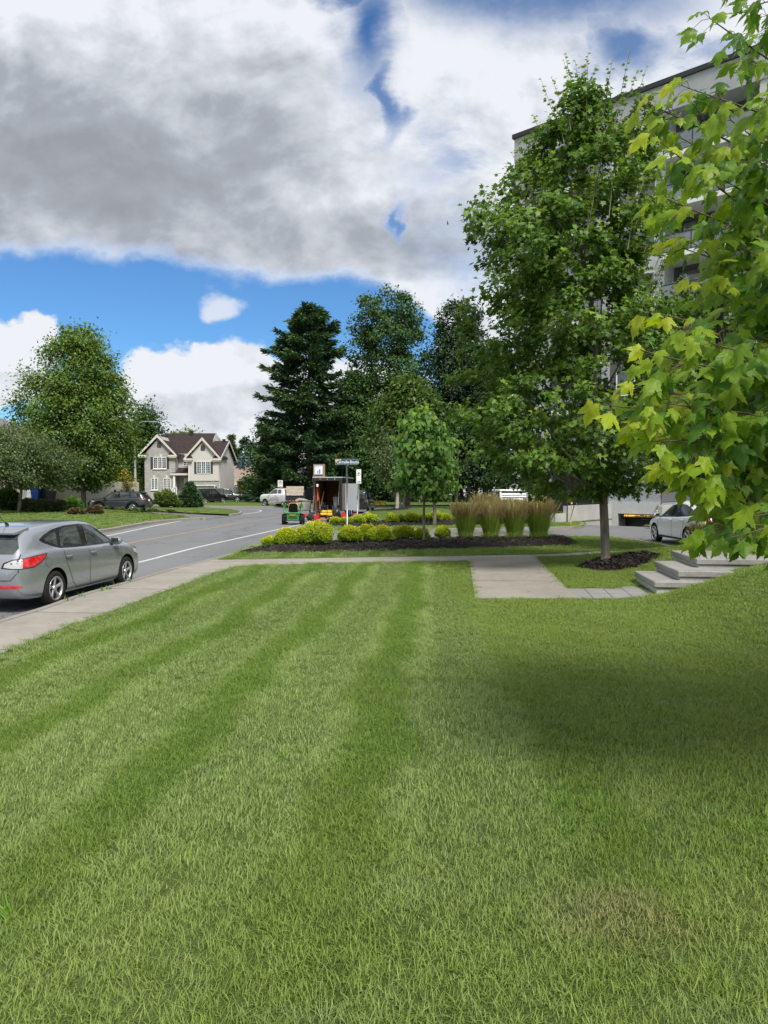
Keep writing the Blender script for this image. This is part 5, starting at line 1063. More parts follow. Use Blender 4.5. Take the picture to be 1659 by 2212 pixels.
# ------------------------------------------------------------------ trailers
def tandem(T, xs, y, R, rr, w, s, rm='alloy'):
    for x in xs: wheel(T, x, y, R, rr, w, s, 'six', rm=rm)
def enclosed():
    r0 = atz(676, 1119, 0); r1 = atz(739.5, 1119, 0); wd = 2.0
    c = Vector((r1.x - wd / 2, r1.y)); T = thing('enclosed_trailer', 'black enclosed trailer with its rear open and wooden interior showing', 'trailer', (c.x, c.y, 0), radians(83.5))
    L, zf, zt = 4.6, .55, 2.72; h = wd / 2; e = .05
    m_ = MB(); m_.box(0, L, h - e, h, zf, zt); m_.box(0, 1.0, -h, -h + e, zf, zt); m_.box(2.0, L, -h, -h + e, zf, zt); m_.box(1.0, 2.0, -h, -h + e, zt - .35, zt); m_.box(L - e, L, -h + e, h - e, zf, zt)
    m_.build('side_panel', M['gloss'], T)
    m_ = MB(); m_.box(-.03, L + .05, -h - .03, h + .03, zt, zt + .07); m_.build('roof', M['galv2'], T); m_ = MB(); m_.box(0, L, -h, h, zf - .1, zf); m_.build('floor', M['darkply'], T)
    m_ = MB(); m_.box(-.02, .06, -h - .01, -h + .12, zf, zt); m_.box(-.02, .06, h - .12, h + .01, zf, zt); m_.box(-.02, .06, -h + .12, h - .12, zt - .2, zt); m_.build('rear_frame', M['black'], T)
    for y in (-.5, 0, .5): m_ = MB(); m_.tube([(-.04, y, zt - .08), (-.02, y, zt - .08)], .035, 8); m_.build('marker_lamp', M['clear'], T)
    m_ = MB(); i = .012; m_.box(e, L - e - .01, h - e - i, h - e - .002, zf + .01, zt - .02); m_.box(e, 1.0, -h + e + .002, -h + e + i, zf + .01, zt - .02); m_.box(2.0, L - e, -h + e + .002, -h + e + i, zf + .01, zt - .02); m_.box(L - e - i - .01, L - e - .002, -h + e + i, h - e - i, zf + .01, zt - .02); m_.build('plywood_lining', M['ply'], T)
    m_ = MB(); m_.box(L - 1.5, L - .1, -h + .08, .15, 1.52, 1.58); m_.box(L - 1.5, L - 1.45, -h + .08, .15, zf, 1.5); m_.build('shelf', M['ply'], T)
    m_ = MB(); m_.box(1.05, 1.1, -h - 1.0, -h - .02, zf - .05, zt - .38); d = m_.build('side_door', M['whitedull'], T); m_ = MB(); m_.box(1.02, 1.05, -h - .92, -h - .86, 1.25, 1.5); m_.build('handle', M['black'], d)
    m_ = MB(); m_.box(.95, 1.0, -h - .02, -h, zf, zt - .35); m_.box(1.98, 2.03, -h - .02, -h, zf, zt - .35); m_.build('door_frame', M['ply'], T)
    for x in (1.5, 2.35):
        wheel(T, x + .4, -h - .10, .34, .2, .2, -1, 'six'); wheel(T, x + .4, h + .10, .34, .2, .2, 1, 'six')
    m_ = MB(); m_.bbox(1.45, 3.25, -h - .24, -h, .72, .80, .02); m_.bbox(1.45, 3.25, h, h + .24, .72, .80, .02); m_.build('fender', M['black'], T)
    for y in (-h + .18, h - .13): m_ = MB(); m_.tube([(.02, y, zt - .25), (-.55, y - .0, .62)], .012, 5); m_.build('gate_cable', M['galv'], T)
    m_ = MB(); m_.add([(0, -h + .1, .52), (0, h - .1, .52), (-1.35, h - .1, .03), (-1.35, -h + .1, .03), (0, -h + .1, .46), (0, h - .1, .46), (-1.35, h - .1, .0), (-1.35, -h + .1, .0)], [(0, 3, 2, 1), (4, 5, 6, 7), (0, 1, 5, 4), (2, 3, 7, 6), (1, 2, 6, 5), (3, 0, 4, 7)]); m_.build('ramp', M['darkply'], T)
    m_ = MB(); m_.tube([(L, 0, .5), (L + .9, 0, .5)], .06, 6); m_.build('tow_bar', M['black'], T)
    rz = T.rotation_euler.z; W = lambda x, y, z: tuple(Matrix.Rotation(rz, 4, 'Z') @ Vector((x, y, z)) + Vector((c.x, c.y, 0)))
    # things inside or on it
    for k, (y, z, cc, len_) in enumerate(((.80, 2.2, 'orange', 1.0), (.78, 2.1, 'wood', 1.5))):
        t = MB(); t.tube([(0, 0, 0), (.05, -.03, -len_)], .03, 6); prop(t.build('hand_tool', M[cc], None, W(.5 + .4 * k, y, z)), ['orange-handled tool hung on the left wall inside the trailer', 'wooden pole hung beside the orange tool inside the trailer'][k], 'hand tool')
    t = thing('rake', 'long wooden-handled rake leaning inside the left of the open trailer', 'rake', W(.25, .58, .56), rz); m_ = MB(); m_.tube([(0, 0, 0), (.1, -.28, 1.25)], .02, 6); m_.build('handle', M['wood2'], t); m_ = MB(); m_.box(-.03, .03, -.2, .2, 0, .05); m_.build('head', M['black'], t)
    t = thing('string_trimmer', 'white and red string trimmer hung by the trailer entrance', 'trimmer', W(.12, .72, 1.1), rz); m_ = MB(); m_.tube([(0, 0, 0), (.02, .05, 1.05)], .018, 6); m_.build('shaft', M['red'], t); m_ = MB(); m_.bbox(-.07, .07, -.07, .07, 1.0, 1.2, .03); m_.build('engine', M['white'], t)
    t = thing('bin', 'grey rubbish bin standing in the right rear of the open trailer', 'bin', W(1.0, -.45, .56), 0); m_ = MB(); m_.lathe([(.2, 0), (.27, .75), (.28, .78)], n=18); m_.build('tub', M['greyplastic'], t); m_ = MB(); m_.lathe([(.29, .78), (.29, .82), (.1, .86)], n=18); m_.build('lid', M['greyplastic'], t)
    t = MB(); t.blob((0, 0, .1), (.1, .1, .1), 1, .03, 6); prop(t.build('ball', mat('lime_ball', (.35, .55, .05)), None, W(L - 1.35, -.25, 1.58)), 'lime green ball on the shelf inside the trailer', 'ball')
    t = MB(); t.bbox(-.12, .12, -.22, .22, 0, .3, .02); prop(t.build('box', M['whitedull'], None, W(L - 1.3, -.72, 1.58)), 'pale box beside the green ball on the trailer shelf', 'box')
    t = thing('framed_poster', 'wood-framed poster of a blue and white building propped on the trailer roof', 'poster', W(.15, .60, zt + .07), rz); m_ = MB(); m_.box(.0, .03, -.40, .40, 0, .86); m_.build('backing', M['ply'], t)
    m_ = MB()
    for (a, b2, c_, d_) in ((-.40, .40, 0, .07), (-.40, .40, .79, .86), (-.40, -.26, .07, .79), (.33, .40, .07, .79)): m_.box(-.02, -.0, a, b2, c_, d_)
    m_.build('frame', M['wood2'], t); m_ = MB(); m_.box(-.006, -.001, -.26, .33, .07, .79); pr_ = m_.build('print', mat('print_sky', (.42, .60, .85)), t)
    m_ = MB()
    for k, (y0, y1, z0, z1) in enumerate(((-.18, .25, .2, .62), (-.22, .02, .5, .70))): m_.box(-.011 - .002 * k, -.006, y0, y1, z0, z1)
    m_.build('print_building', M['white'], pr_); m_ = MB(); m_.box(-.0165, -.0135, -.08, .0, .22, .5); m_.box(-.0165, -.0135, .06, .12, .22, .42); m_.build('print_window', mat('print_blue', (.05, .12, .35)), pr_); m_ = MB(); m_.box(-.009, -.006, -.26, .33, .07, .16); m_.build('print_foot', M['black'], pr_)
M['galv2'] = mat('pale_aluminium', (.50, .52, .54), .4, .5); M['ply'] = mat('plywood', (.22, .085, .032), .8, c2=(.30, .13, .05), scale=4, stretch=(1, 1, .3)); M['darkply'] = mat('dark_floor', (.07, .05, .04), .9); M['whitedull'] = mat('dull_white', (.33, .35, .38), .6)
M['orange'] = mat('orange_plastic', (.60, .13, .02), .5); M['wood2'] = mat('tool_wood', (.30, .16, .08), .7); M['greyplastic'] = mat('grey_plastic', (.16, .165, .17), .5, c2=(.22, .22, .23), scale=5); M['palegrey'] = mat('pale_grey_plastic', (.36, .36, .35), .5, c2=(.28, .28, .27), scale=3)
M['wood2'] = M['wood2']; enclosed()
def dump():
    q = atz(657, 1099.5, 0); T = thing('dump_trailer', 'black dump trailer with pale boards stacked on its side behind the white pickup', 'trailer', (at(654, 1098, 72).x, 72, 0), radians(4))
    m_ = MB(); m_.box(-1.6, 1.6, -.9, .9, .75, .82); m_.box(-1.6, 1.6, -.95, -.9, .82, 1.55); m_.box(-1.6, 1.6, .9, .95, .82, 1.55); m_.box(-1.65, -1.6, -.95, .95, .75, 1.55); m_.box(1.6, 1.65, -.95, .95, .75, 1.9)
    for k in range(6): x = -1.5 + k * .6; m_.box(x, x + .07, -1.0, -.95, .75, 1.55)
    m_.build('dump_box', M['black'], T); m_ = MB(); m_.box(-1.7, 1.7, -.85, .85, .55, .68); m_.build('chassis', M['black'], T)
    m_ = MB(); [m_.box(-1.6 + k * .32, -1.6 + k * .32 + .16, -1.012, -1.002, .72, .77) for k in range(10)]; m_.build('reflective_tape', M['whitedull'], T); m_ = MB(); [m_.box(-1.44 + k * .32, -1.44 + k * .32 + .16, -1.012, -1.002, .72, .77) for k in range(10)]; m_.build('reflective_tape', M['red'], T)
    for x in (-.45, .4): wheel(T, x, -.98, .37, .24, .2, -1, 'six', rm='whitedull'); wheel(T, x, .98, .37, .24, .2, 1, 'six', rm='whitedull')
    m_ = MB(); m_.box(.3, 1.55, -1.06, -.9, .85, 1.9); m_.build('mesh_gate', M['under'], T)
    bd = MB()
    for k in range(3): bd.box(-1.55, .15 - .05 * (k == 0), -1.05 - .01 * k, -1.0 - .01 * k, 1.28 + k * .30, 1.57 + k * .30)
    prop(bd.build('boards', mat('pale_board', (.50, .44, .36), .8, c2=(.40, .35, .29), scale=5), None, T.location, T.rotation_euler), 'stack of pale wooden boards leaning on the dump trailer side', 'boards')
dump()
# ------------------------------------------------------------------ mowing gear on the road
M['jdgreen'] = mat('green_mower_paint', (.03, .19, .04), .4); M['jdyellow'] = mat('yellow_mower_paint', (.65, .42, .02), .4); M['bag'] = mat('black_bag', (.012, .012, .013), .25, bump=1, bscale=9, spec=.6)
def green_mower():
    q = atz(632, 1133.5, 0); T = thing('riding_mower', 'green zero-turn riding mower with a black seat standing on the road', 'riding mower', (q.x + .0, q.y + .35, 0), radians(4))
    for s in (-1, 1):
        x = s * .49; Mx = Matrix.Translation((x, -.05, .30)) @ Matrix.Rotation(pi / 2, 4, 'Y'); t = MB(); t.lathe([(.12, -.14), (.27, -.14), (.295, -.11), (.30, -.05), (.30, .05), (.295, .11), (.27, .14), (.12, .14)], Mx, 26); o = t.build('wheel', M['tyre'], T)
        t = MB(); t.lathe([(.02, -.1), (.15, -.12), (.155, .12), (.02, .1)], Mx, 18); t.build('rim', M['jdyellow'], o)
        x = s * .45; Mx = Matrix.Translation((x, 1.35, .15)) @ Matrix.Rotation(pi / 2, 4, 'Y'); t = MB(); t.lathe([(.05, -.07), (.13, -.07), (.15, -.03), (.15, .03), (.13, .07), (.05, .07)], Mx, 18); t.build('caster', M['tyre'], T)
        m_ = MB(); m_.bbox(s * .42 - .14, s * .42 + .14, -.25, .5, .60, .66, .02); m_.build('fender', M['greyplastic'], T)
        m_ = MB(); m_.tube([(s * .28, .45, .7), (s * .28, .55, 1.0), (s * .12, .5, 1.05)], .018, 6); m_.build('steering_lever', M['black'], T)
    m_ = MB(); m_.bbox(-.34, .34, -.48, -.12, .22, .62, .05); m_.bbox(-.30, .30, -.12, 1.1, .22, .45, .03); m_.build('body', M['jdgreen'], T)
    m_ = MB(); [m_.box(-.24, .24, -.495, -.48, z, z + .035) for z in (.36, .43)]; m_.build('engine_grille', M['black'], T)
    m_ = MB(); m_.tube([(-.18, -.49, .56), (0, -.50, .53), (.18, -.49, .56)], .018, 6); m_.build('yellow_trim', M['jdyellow'], T)
    m_ = MB(); m_.box(-.36, .36, -.46, -.40, .18, .22); m_.build('rear_bumper', M['palegrey'], T)
    m_ = MB(); m_.tube([(-.48, -.30, 1.20), (-.50, -.38, .95), (-.47, -.50, .70), (-.40, -.52, .66), (.40, -.52, .66), (.47, -.50, .70), (.50, -.38, .95), (.48, -.30, 1.20)][0:8], .035, 8)
    for s in (-1, 1): m_.tube([(s * .48, -.3, 1.2), (s * .46, -.15, 1.22), (s * .36, -.05, .62)], .03, 8)
    m_.build('roll_bar', M['jdgreen'], T)
    m_ = MB(); m_.bbox(-.24, .24, .0, .45, .66, .78, .05); s_ = m_.build('seat', M['gloss'], T); 
    P = [(-.24, .70), (.24, .70), (.26, 1.0), (.20, 1.14), (.10, 1.18), (-.10, 1.18), (-.20, 1.14), (-.26, 1.0)]; A = Matrix(((1, 0, 0, 0), (0, 0, -1, .06), (0, 1, 0, 0), (0, 0, 0, 1)))
    m_ = MB(); m_.prism(P, A, .12); m_.build('backrest', M['under'], T); m_ = MB(); m_.tube([(-.26, -.02, .92), (-.25, -.02, 1.05), (-.2, -.02, 1.16), (-.1, -.02, 1.20), (.1, -.02, 1.20), (.2, -.02, 1.16), (.25, -.02, 1.05), (.26, -.02, .92)], .022, 6); m_.build('seat_piping', M['jdyellow'], T)
    m_ = MB(); m_.bbox(-.30, .72, .55, 1.2, .12, .32, .04); m_.build('cutting_deck', M['greyplastic'], T)
    text('', .1, M['jdyellow'], T, (0, 0, 0), (0, 0, 0)) if False else None
green_mower()
def red_can(px, py, label, rz=0, s=1.0, m='red'):
    q = atz(px, py, 0); T = thing('fuel_can', label, 'fuel can', (q.x, q.y, 0), rz); P = [(-.15, 0), (.15, 0), (.15, .26), (.05, .34), (-.08, .34), (-.15, .27)]; m_ = MB()
    m_.prism([(a * s, b * s) for a, b in P], Matrix(((1, 0, 0, 0), (0, 0, -1, .1), (0, 1, 0, 0), (0, 0, 0, 1))), .2 * s); m_.build('can', M[m], T)
    m_ = MB(); m_.tube([(-.1 * s, 0, .33 * s), (-.06 * s, 0, .43 * s), (.06 * s, 0, .43 * s), (.1 * s, 0, .30 * s)], .02 * s, 6); m_.build('handle', M[m], T); m_ = MB(); m_.tube([(.1 * s, 0, .28 * s), (.19 * s, 0, .40 * s)], .025 * s, 6); m_.build('spout', M['black'], T)
    return T
red_can(658, 1121, 'red fuel can on the road right beside the green mower', .2, .95); red_can(685.5, 1126, 'upright red fuel can between the black bag and the push mower', -.3, 1.15); red_can(742, 1121.5, 'squat red fuel can beside the street name pole', .1, 1.1)
def bag(px, py, r, lab_, seed, tip):
    q = atz(px, py, 0); m_ = MB(); m_.blob((0, 0, r[2] * .9), r, seed, .22, 12); m_.tube([(tip * .1, 0, r[2] * 1.5), (tip * .22, 0, r[2] * 2.0), (tip * .36, .02, r[2] * 2.25)], [.16, .07, .14], 7); prop(m_.build('rubbish_bag', M['bag'], None, (q.x, q.y + r[1], 0)), lab_, 'rubbish bag')
bag(674, 1126, (.36, .3, .27), 'slumped black rubbish bag between the green mower and the push mower', 3, 1.2); bag(726, 1123, (.27, .26, .40), 'tall black rubbish bag in front of the open trailer', 5, .4)
def push_mower():
    q = atz(697, 1130, 0); T = thing('push_mower', 'black and orange push mower with a folded handle', 'push mower', (q.x, q.y + .3, 0), radians(-3))
    for x, y in ((-.27, -.2), (.27, -.2), (-.27, .4), (.27, .4)):
        t = MB(); t.lathe([(.03, -.03), (.10, -.03), (.11, 0), (.10, .03), (.03, .03)], Matrix.Translation((x, y, .11)) @ Matrix.Rotation(pi / 2, 4, 'Y'), 16); t.build('wheel', M['tyre'], T)
    m_ = MB(); m_.bbox(-.23, .23, -.25, .45, .10, .26, .04); m_.build('deck', M['greyplastic'], T); m_ = MB(); m_.add([(-.22, -.26, .12), (.22, -.26, .12), (.20, -.05, .46), (-.20, -.05, .46), (-.22, .1, .12), (.22, .1, .12), (.20, .1, .46), (-.20, .1, .46)], [(0, 1, 2, 3), (3, 2, 6, 7), (0, 3, 7, 4), (1, 5, 6, 2)]); m_.build('grass_catcher', M['under'], T)
    m_ = MB(); m_.bbox(-.14, .14, -.235, -.19, .24, .32, .01); m_.build('badge', M['orange'], T); m_ = MB(); m_.box(-.22, .22, -.30, -.27, .07, .10); m_.build('red_bar', M['red'], T)
    m_ = MB(); m_.lathe([(.11, .26), (.12, .38), (.06, .44)], Matrix.Translation((0, .2, 0)), 14); m_.build('engine', M['black'], T)
    m_ = MB(); m_.tube([(-.24, .0, .3), (-.25, -.1, .75), (-.24, -.12, .98), (.24, -.12, .98), (.25, -.1, .75), (.24, .0, .3)], .018, 6); m_.tube([(-.25, -.1, .80), (.25, -.1, .80)], .016, 6); m_.build('handle', M['black'], T)
push_mower()
def grey_unit():
    q = atz(677, 1107, 0); T = thing('covered_machine', 'pale grey boxy machine with a canvas roll on top behind the black bag', 'machine', (q.x + .1, q.y - 8.2, 0), 0)
    k = .86
    m_ = MB(); m_.add([(a * k, b * k, c_ * k + .12) for a, b, c_ in [(-.62, -.35, .42), (.55, -.35, .42), (.60, -.30, .95), (.48, -.28, 1.1), (-.55, -.28, 1.02), (-.62, .35, .42), (.55, .35, .42), (.60, .30, .95), (.48, .28, 1.1), (-.55, .28, 1.02)]], [(0, 1, 2, 3, 4), (9, 8, 7, 6, 5), (0, 4, 9, 5), (1, 6, 7, 2), (2, 7, 8, 3), (3, 8, 9, 4), (0, 5, 6, 1)]); m_.build('hood', M['palegrey'], T)
    m_ = MB(); m_.box(-.30, .0, -.325, -.29, .86, .94); m_.build('decal', M['jdyellow'], T); m_ = MB(); m_.box(-.58, .55, -.33, -.30, .42, .47); m_.box(-.26, -.02, -.33, -.29, .66, .74); m_.build('vent', M['black'], T)
    m_ = MB(); [m_.tube([(x, y, 0), (x, y, .5)], .03, 6) for x in (-.45, .45) for y in (-.25, .25)]; m_.build('frame', M['black'], T)
    m_ = MB(); m_.tube([(-.55, 0, 1.10), (-.3, 0, 1.20), (.05, .02, 1.16), (.35, 0, 1.12)], [.09, .12, .10, .05], 8); m_.build('canvas_roll', mat('tan_canvas', (.30, .28, .22), .9), T)
grey_unit()
def yellow_mower():
    q = atz(703, 1121, 0); T = thing('lawn_tractor', 'low yellow mower with a black seat behind the push mower', 'mower', (q.x, q.y + .6, 0), 0)
    m_ = MB(); m_.bbox(-.40, .46, -.35, .4, .18, .38, .05); m_.bbox(-.28, .38, -.3, .3, .38, .55, .05); m_.build('deck', M['jdyellow'], T)
    for x in (-.42, .45): m_ = MB(); m_.lathe([(.05, -.07), (.16, -.07), (.18, 0), (.16, .07), (.05, .07)], Matrix.Translation((x, .2, .18)) @ Matrix.Rotation(pi / 2, 4, 'Y'), 16); m_.build('wheel', M['tyre'], T)
    P = [(-.14, .0), (.14, .0), (.17, .3), (.1, .48), (-.1, .48), (-.17, .3)]; m_ = MB(); m_.prism(P, Matrix.Translation((-.20, .2, .60)) @ Matrix.Rotation(radians(60), 4, 'Z') @ Matrix(((1, 0, 0, 0), (0, 0, -1, 0), (0, 1, 0, 0), (0, 0, 0, 1))), .1); m_.bbox(-.3, .1, -.05, .35, .56, .62, .02); m_.build('seat', M['gloss'], T)
    m_ = MB(); m_.tube([(.1, -.1, .5), (.12, -.15, .92), (.42, -.15, .92), (.45, -.1, .5)], .02, 6); m_.build('handlebar', M['black'], T)
yellow_mower()
m_ = MB(); q = atz(767, 1117, 0); o = thing('leaf_blower', 'small orange and white machine lying by the kerb next to the parking sign', 'blower', (q.x, q.y, .1)); m_.bbox(-.2, .15, -.1, .1, .0, .18, .03); m_.build('housing', M['orange'], o); m_ = MB(); m_.tube([(.15, 0, .1), (.5, .1, .14), (1.3, .3, .1)], .02, 6); m_.build('tube', M['black'], o)
m_ = MB(); m_.bbox(-.12, .05, -.102, -.09, .03, .10, .005); m_.build('decal', M['white'], o)

# ------------------------------------------------------------------ signs and poles
def street_sign():
    q = atz(750, 1140.5, .16); T = thing('street_sign', 'blue street name sign on a tall galvanised pole', 'street sign', (q.x, q.y, .1)); k = q.y / F
    top = 2.1 + (1052 - 1003.0) * k - .1
    m_ = MB(); m_.tube([(0, 0, 0), (-.01, 0, top)], .045, 10); m_.build('pole', M['galv'], T)
    w0, w1 = (725 - 750) * k, (773.5 - 750) * k; h = 10.6 * k; m_ = MB(); m_.box(w0, w1, -.015, .015, top, top + h); b = m_.build('name_plate', mat('teal_sign', (.008, .075, .115), .45), T)
    m_ = MB(); e = .018
    for (a, b2, c_, d_) in ((w0 - e, w1 + e, top - e, top), (w0 - e, w1 + e, top + h, top + h + e), (w0 - e, w0, top, top + h), (w1, w1 + e, top, top + h)): m_.box(a, b2, -.02, .02, c_, d_)
    m_.build('edge', M['galv'], b); m_ = MB(); P = [(w0, top + h)] + [(w0 + .30 - .30 * cos(a) * 1.0, top + h * .28 + (h * .72) * sin(a)) for a in [i * pi / 2 / 8 for i in range(9)]]
    m_ = MB(); P = [(w0 + .003, top + h - .002), (w0 + .003, top + h * .42), (w0 + .05, top + h * .60), (w0 + .12, top + h * .78), (w0 + .20, top + h * .9), (w0 + .30, top + h - .002)]
    m_.prism(P[::-1], Matrix(((1, 0, 0, 0), (0, 0, -1, -.0155), (0, 1, 0, 0), (0, 0, 0, 1))), .003); m_.build('orange_corner', mat('sign_orange', (.75, .38, .02)), b)
    cx = (w0 + w1) / 2 + .045
    text('Carmelle-Boutin', h * .86, M['white'], b, (cx, -.018, top + h * .44), (pi / 2, 0, 0), sx=.80, bold=.0015, ext=.002); text('rue', h * .3, M['white'], b, (w0 + .22, -.018, top + h * .86), (pi / 2, 0, 0), bold=.002, ext=.002)
    m_ = MB(); m_.box(-.05, .05, -.03, .03, top - .08, top); m_.build('bracket', M['galv'], T)
street_sign()
def parking_sign(px, py, ptop, Y, label, w, hgt, lean=0.0):
    q = at(px, py, Y); T = thing('parking_sign', label, 'parking sign', (q.x, Y, .08)); k = Y / F; top = 2.1 + (1052 - ptop) * k - .08
    m_ = MB(); m_.tube([(0, 0, 0), (lean, 0, top - .1)], .035, 8); m_.build('pole', M['galv'], T); m_ = MB(); m_.box(lean - w / 2, lean + w / 2, -.05, -.038, top - hgt, top); b = m_.build('sign_plate', M['white'], T)
    ring_ = MB(); R = w * .27; cz = top - hgt * .33
    for i in range(20):
        a0, a1 = 2 * pi * i / 20, 2 * pi * (i + 1) / 20; ring_.add([(lean + r * cos(a), -.054, cz + r * sin(a)) for a in (a0, a1) for r in (R, R * 1.28)], [(0, 1, 3, 2), (0, 2, 3, 1)])
    ring_.build('prohibition_ring', M['black'] if hgt > .65 else M['red'], b); text('P', R * 1.7, M['black'], b, (lean, -.053, cz), (pi / 2, 0, 0), bold=.004, ext=.001)
    m_ = MB(); m_.box(lean - w * .3, lean + w * .3, -.054, -.05, top - hgt * .86, top - hgt * .82); m_.box(lean - w * .4, lean + w * .4, -.054, -.05, top - hgt * .96, top - hgt * .93); m_.build('arrow', M['black'], b)
parking_sign(771.5, 1118.6, 1014, 44.8, 'tall white no-parking sign on a pole beside the enclosed trailer', .30, .88, .10)
parking_sign(662, 1096, 1037.5, 70, 'small white no-parking sign on a pole behind the white pickup', .0, 0, 0) if False else None
parking_sign(605.8, 1094, 1037.5, 83, 'small white no-parking sign on a pole behind the white pickup', .56, .80)
def lamp():
    q = at(293, 1085, 80); T = thing('street_lamp', 'tall concrete street lamp with a curved arm above the big left tree', 'street lamp', (q.x, 80, .1)); k = 80 / F; zt = (1052 - 905) * k
    m_ = MB(); m_.tube([(0, 0, 0), (-.02, 0, zt)], [.15, .10], 10); m_.build('pole', mat('lamp_concrete', (.34, .33, .31), .8), T)
    m_ = MB(); m_.tube(catmull([(-.02, 0, zt), (.1, 0, zt + .9), (.6, 0, zt + 1.55), (1.3, 0, zt + 1.7), (1.9, 0, zt + 1.65)], 5), .055, 8); m_.build('arm', M['galv'], T); m_ = MB(); m_.bbox(1.8, 2.5, -.12, .12, zt + 1.55, zt + 1.72, .05); m_.build('lamp_head', M['galv'], T)
lamp()
# bins
def bin_(px, py, Y, mt, label, s=1.0, rz=0):
    q = at(px, py, Y); T = thing('wheelie_bin', label, 'wheeled bin', (q.x, Y, q.z), rz); m_ = MB()
    m_.add([(a * s, b * s, c_ * s) for a, b, c_ in ((-.24, -.28, .08), (.24, -.28, .08), (.24, .28, .08), (-.24, .28, .08), (-.30, -.36, 1.0), (.30, -.36, 1.0), (.30, .38, 1.0), (-.30, .38, 1.0))], [(0, 3, 2, 1), (0, 1, 5, 4), (1, 2, 6, 5), (2, 3, 7, 6), (3, 0, 4, 7), (4, 5, 6, 7)]); m_.build('bin_body', M[mt], T)
    m_ = MB(); m_.bbox(-.33 * s, .33 * s, -.40 * s, .42 * s, 1.0 * s, 1.08 * s, .02); m_.build('lid', M[mt], T)
    for x in (-.28, .28): m_ = MB(); m_.lathe([(.02, -.03), (.1, -.03), (.1, .03), (.02, .03)], Matrix.Translation((x * s, .3 * s, .1)) @ Matrix.Rotation(pi / 2, 4, 'Y'), 12); m_.build('wheel', M['tyre'], T)
M['blue'] = mat('blue_plastic', (.012, .075, .38), .45); bin_(534, 1085, 100, 'blue', 'blue wheeled bin at the left end of the wooden fence', 1.15)
M['charcoal'] = mat('charcoal_plastic', (.02, .022, .028), .5)
bin_(79, 1083, 64, 'blue', 'large blue wheeled bin in front of the white garage door', 1.15, .0); bin_(95, 1083, 64.6, 'charcoal', 'charcoal wheeled bin right beside the large blue bin', 1.12); bin_(111, 1085, 64.2, 'charcoal', 'charcoal wheeled bin rightmost in front of the cream garage wall', .95)
# ------------------------------------------------------------------ vegetation
def unit(v): return v / (np.linalg.norm(v, axis=1, keepdims=True) + 1e-9)
T_FAR = np.array([(0, 0), (.45, .34), (1, 0), (.45, -.34)]); T_MAP = np.array([(0, 0), (.12, .40), (.34, .24), (.60, .52), (.62, .17), (1, 0), (.62, -.17), (.60, -.52), (.34, -.24), (.12, -.40)]); T_HEART = np.array([(0, 0), (-.06, .22), (.12, .40), (.42, .38), (1, 0), (.42, -.38), (.12, -.40), (-.06, -.22)])
def leafset(P, size, dirn, nrm, T, fold=.25, droop=.15):
    d = unit(dirn); n = nrm - (nrm * d).sum(1, keepdims=True) * d; n = unit(n); s = np.cross(n, d); k = len(T)
    u = T[:, 0][None, :, None]; v = T[:, 1][None, :, None]; sz = np.asarray(size)[:, None, None] if np.ndim(size) else size
    V = P[:, None, :] + sz * (u * d[:, None] + v * s[:, None] + (fold * np.abs(v) - droop * u * u - fold * .2) * n[:, None])
    return V.reshape(-1, 3), np.arange(len(P) * k).reshape(len(P), k)
def lump(P, r, seed):
    g = np.random.default_rng(seed); o = 0
    for f in (1.1, 2.3, 4.1): w = g.normal(size=(3, 3)); o = o + np.prod([np.sin(f * (P @ w[i]) / r + g.uniform(0, 6)) for i in range(2)], 0) / f
    return o
BARK = mat('grey_bark', (.20, .175, .15), .9, c2=(.11, .095, .08), scale=9, detail=8, bump=1, bscale=22, stretch=(1, 1, .25)); BARK2 = mat('dark_bark', (.045, .038, .032), .9, c2=(.08, .07, .06), scale=6, bump=1, bscale=18, stretch=(1, 1, .3)); BARKP = mat('pale_bark', (.42, .39, .34), .9, c2=(.26, .23, .2), scale=7, bump=1, bscale=18, stretch=(1, 1, .3))
G1 = leafmat('maple_leaf', [(.030, .064, .014), (.050, .102, .020), (.085, .145, .026), (.17, .23, .035)], .30)
G2 = leafmat('forest_leaf', [(.026, .062, .018), (.040, .092, .024), (.062, .125, .030), (.11, .17, .04)], .25)
G3 = leafmat('dark_leaf', [(.018, .042, .020), (.028, .062, .028), (.044, .085, .034), (.07, .12, .042)], .2)
G4 = leafmat('lilac_leaf', [(.05, .12, .025), (.08, .18, .035), (.12, .24, .045), (.25, .34, .05)], .35)
G5 = leafmat('olive_leaf', [(.045, .095, .018), (.076, .145, .026), (.12, .195, .034), (.21, .29, .045)], .3)
G6 = leafmat('needle', [(.020, .050, .025), (.032, .075, .034), (.055, .11, .042), (.10, .16, .05)], .12)
G7 = leafmat('blue_needle', [(.06, .10, .11), (.10, .16, .17), (.17, .24, .25), (.25, .32, .33)], .1)
G8 = leafmat('grey_green_leaf', [(.045, .075, .025), (.075, .115, .04), (.11, .155, .055), (.16, .21, .08)], .3)
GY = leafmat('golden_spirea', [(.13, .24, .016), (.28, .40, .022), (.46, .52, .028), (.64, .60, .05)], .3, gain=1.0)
GR = leafmat('rose_hedge', [(.025, .05, .015), (.05, .085, .025), (.09, .10, .045), (.30, .16, .14)], .25)
def profile(prof, X0, k):
    """prof rows (py, xl, xr) bottom->top -> z, offset, r"""
    a = np.array([(EYE + (1052 - p[0]) * k, ((p[1] + p[2]) / 2 - 829.5) * k - X0, (p[2] - p[1]) / 2 * k) for p in prof]); return a[np.argsort(a[:, 0])]
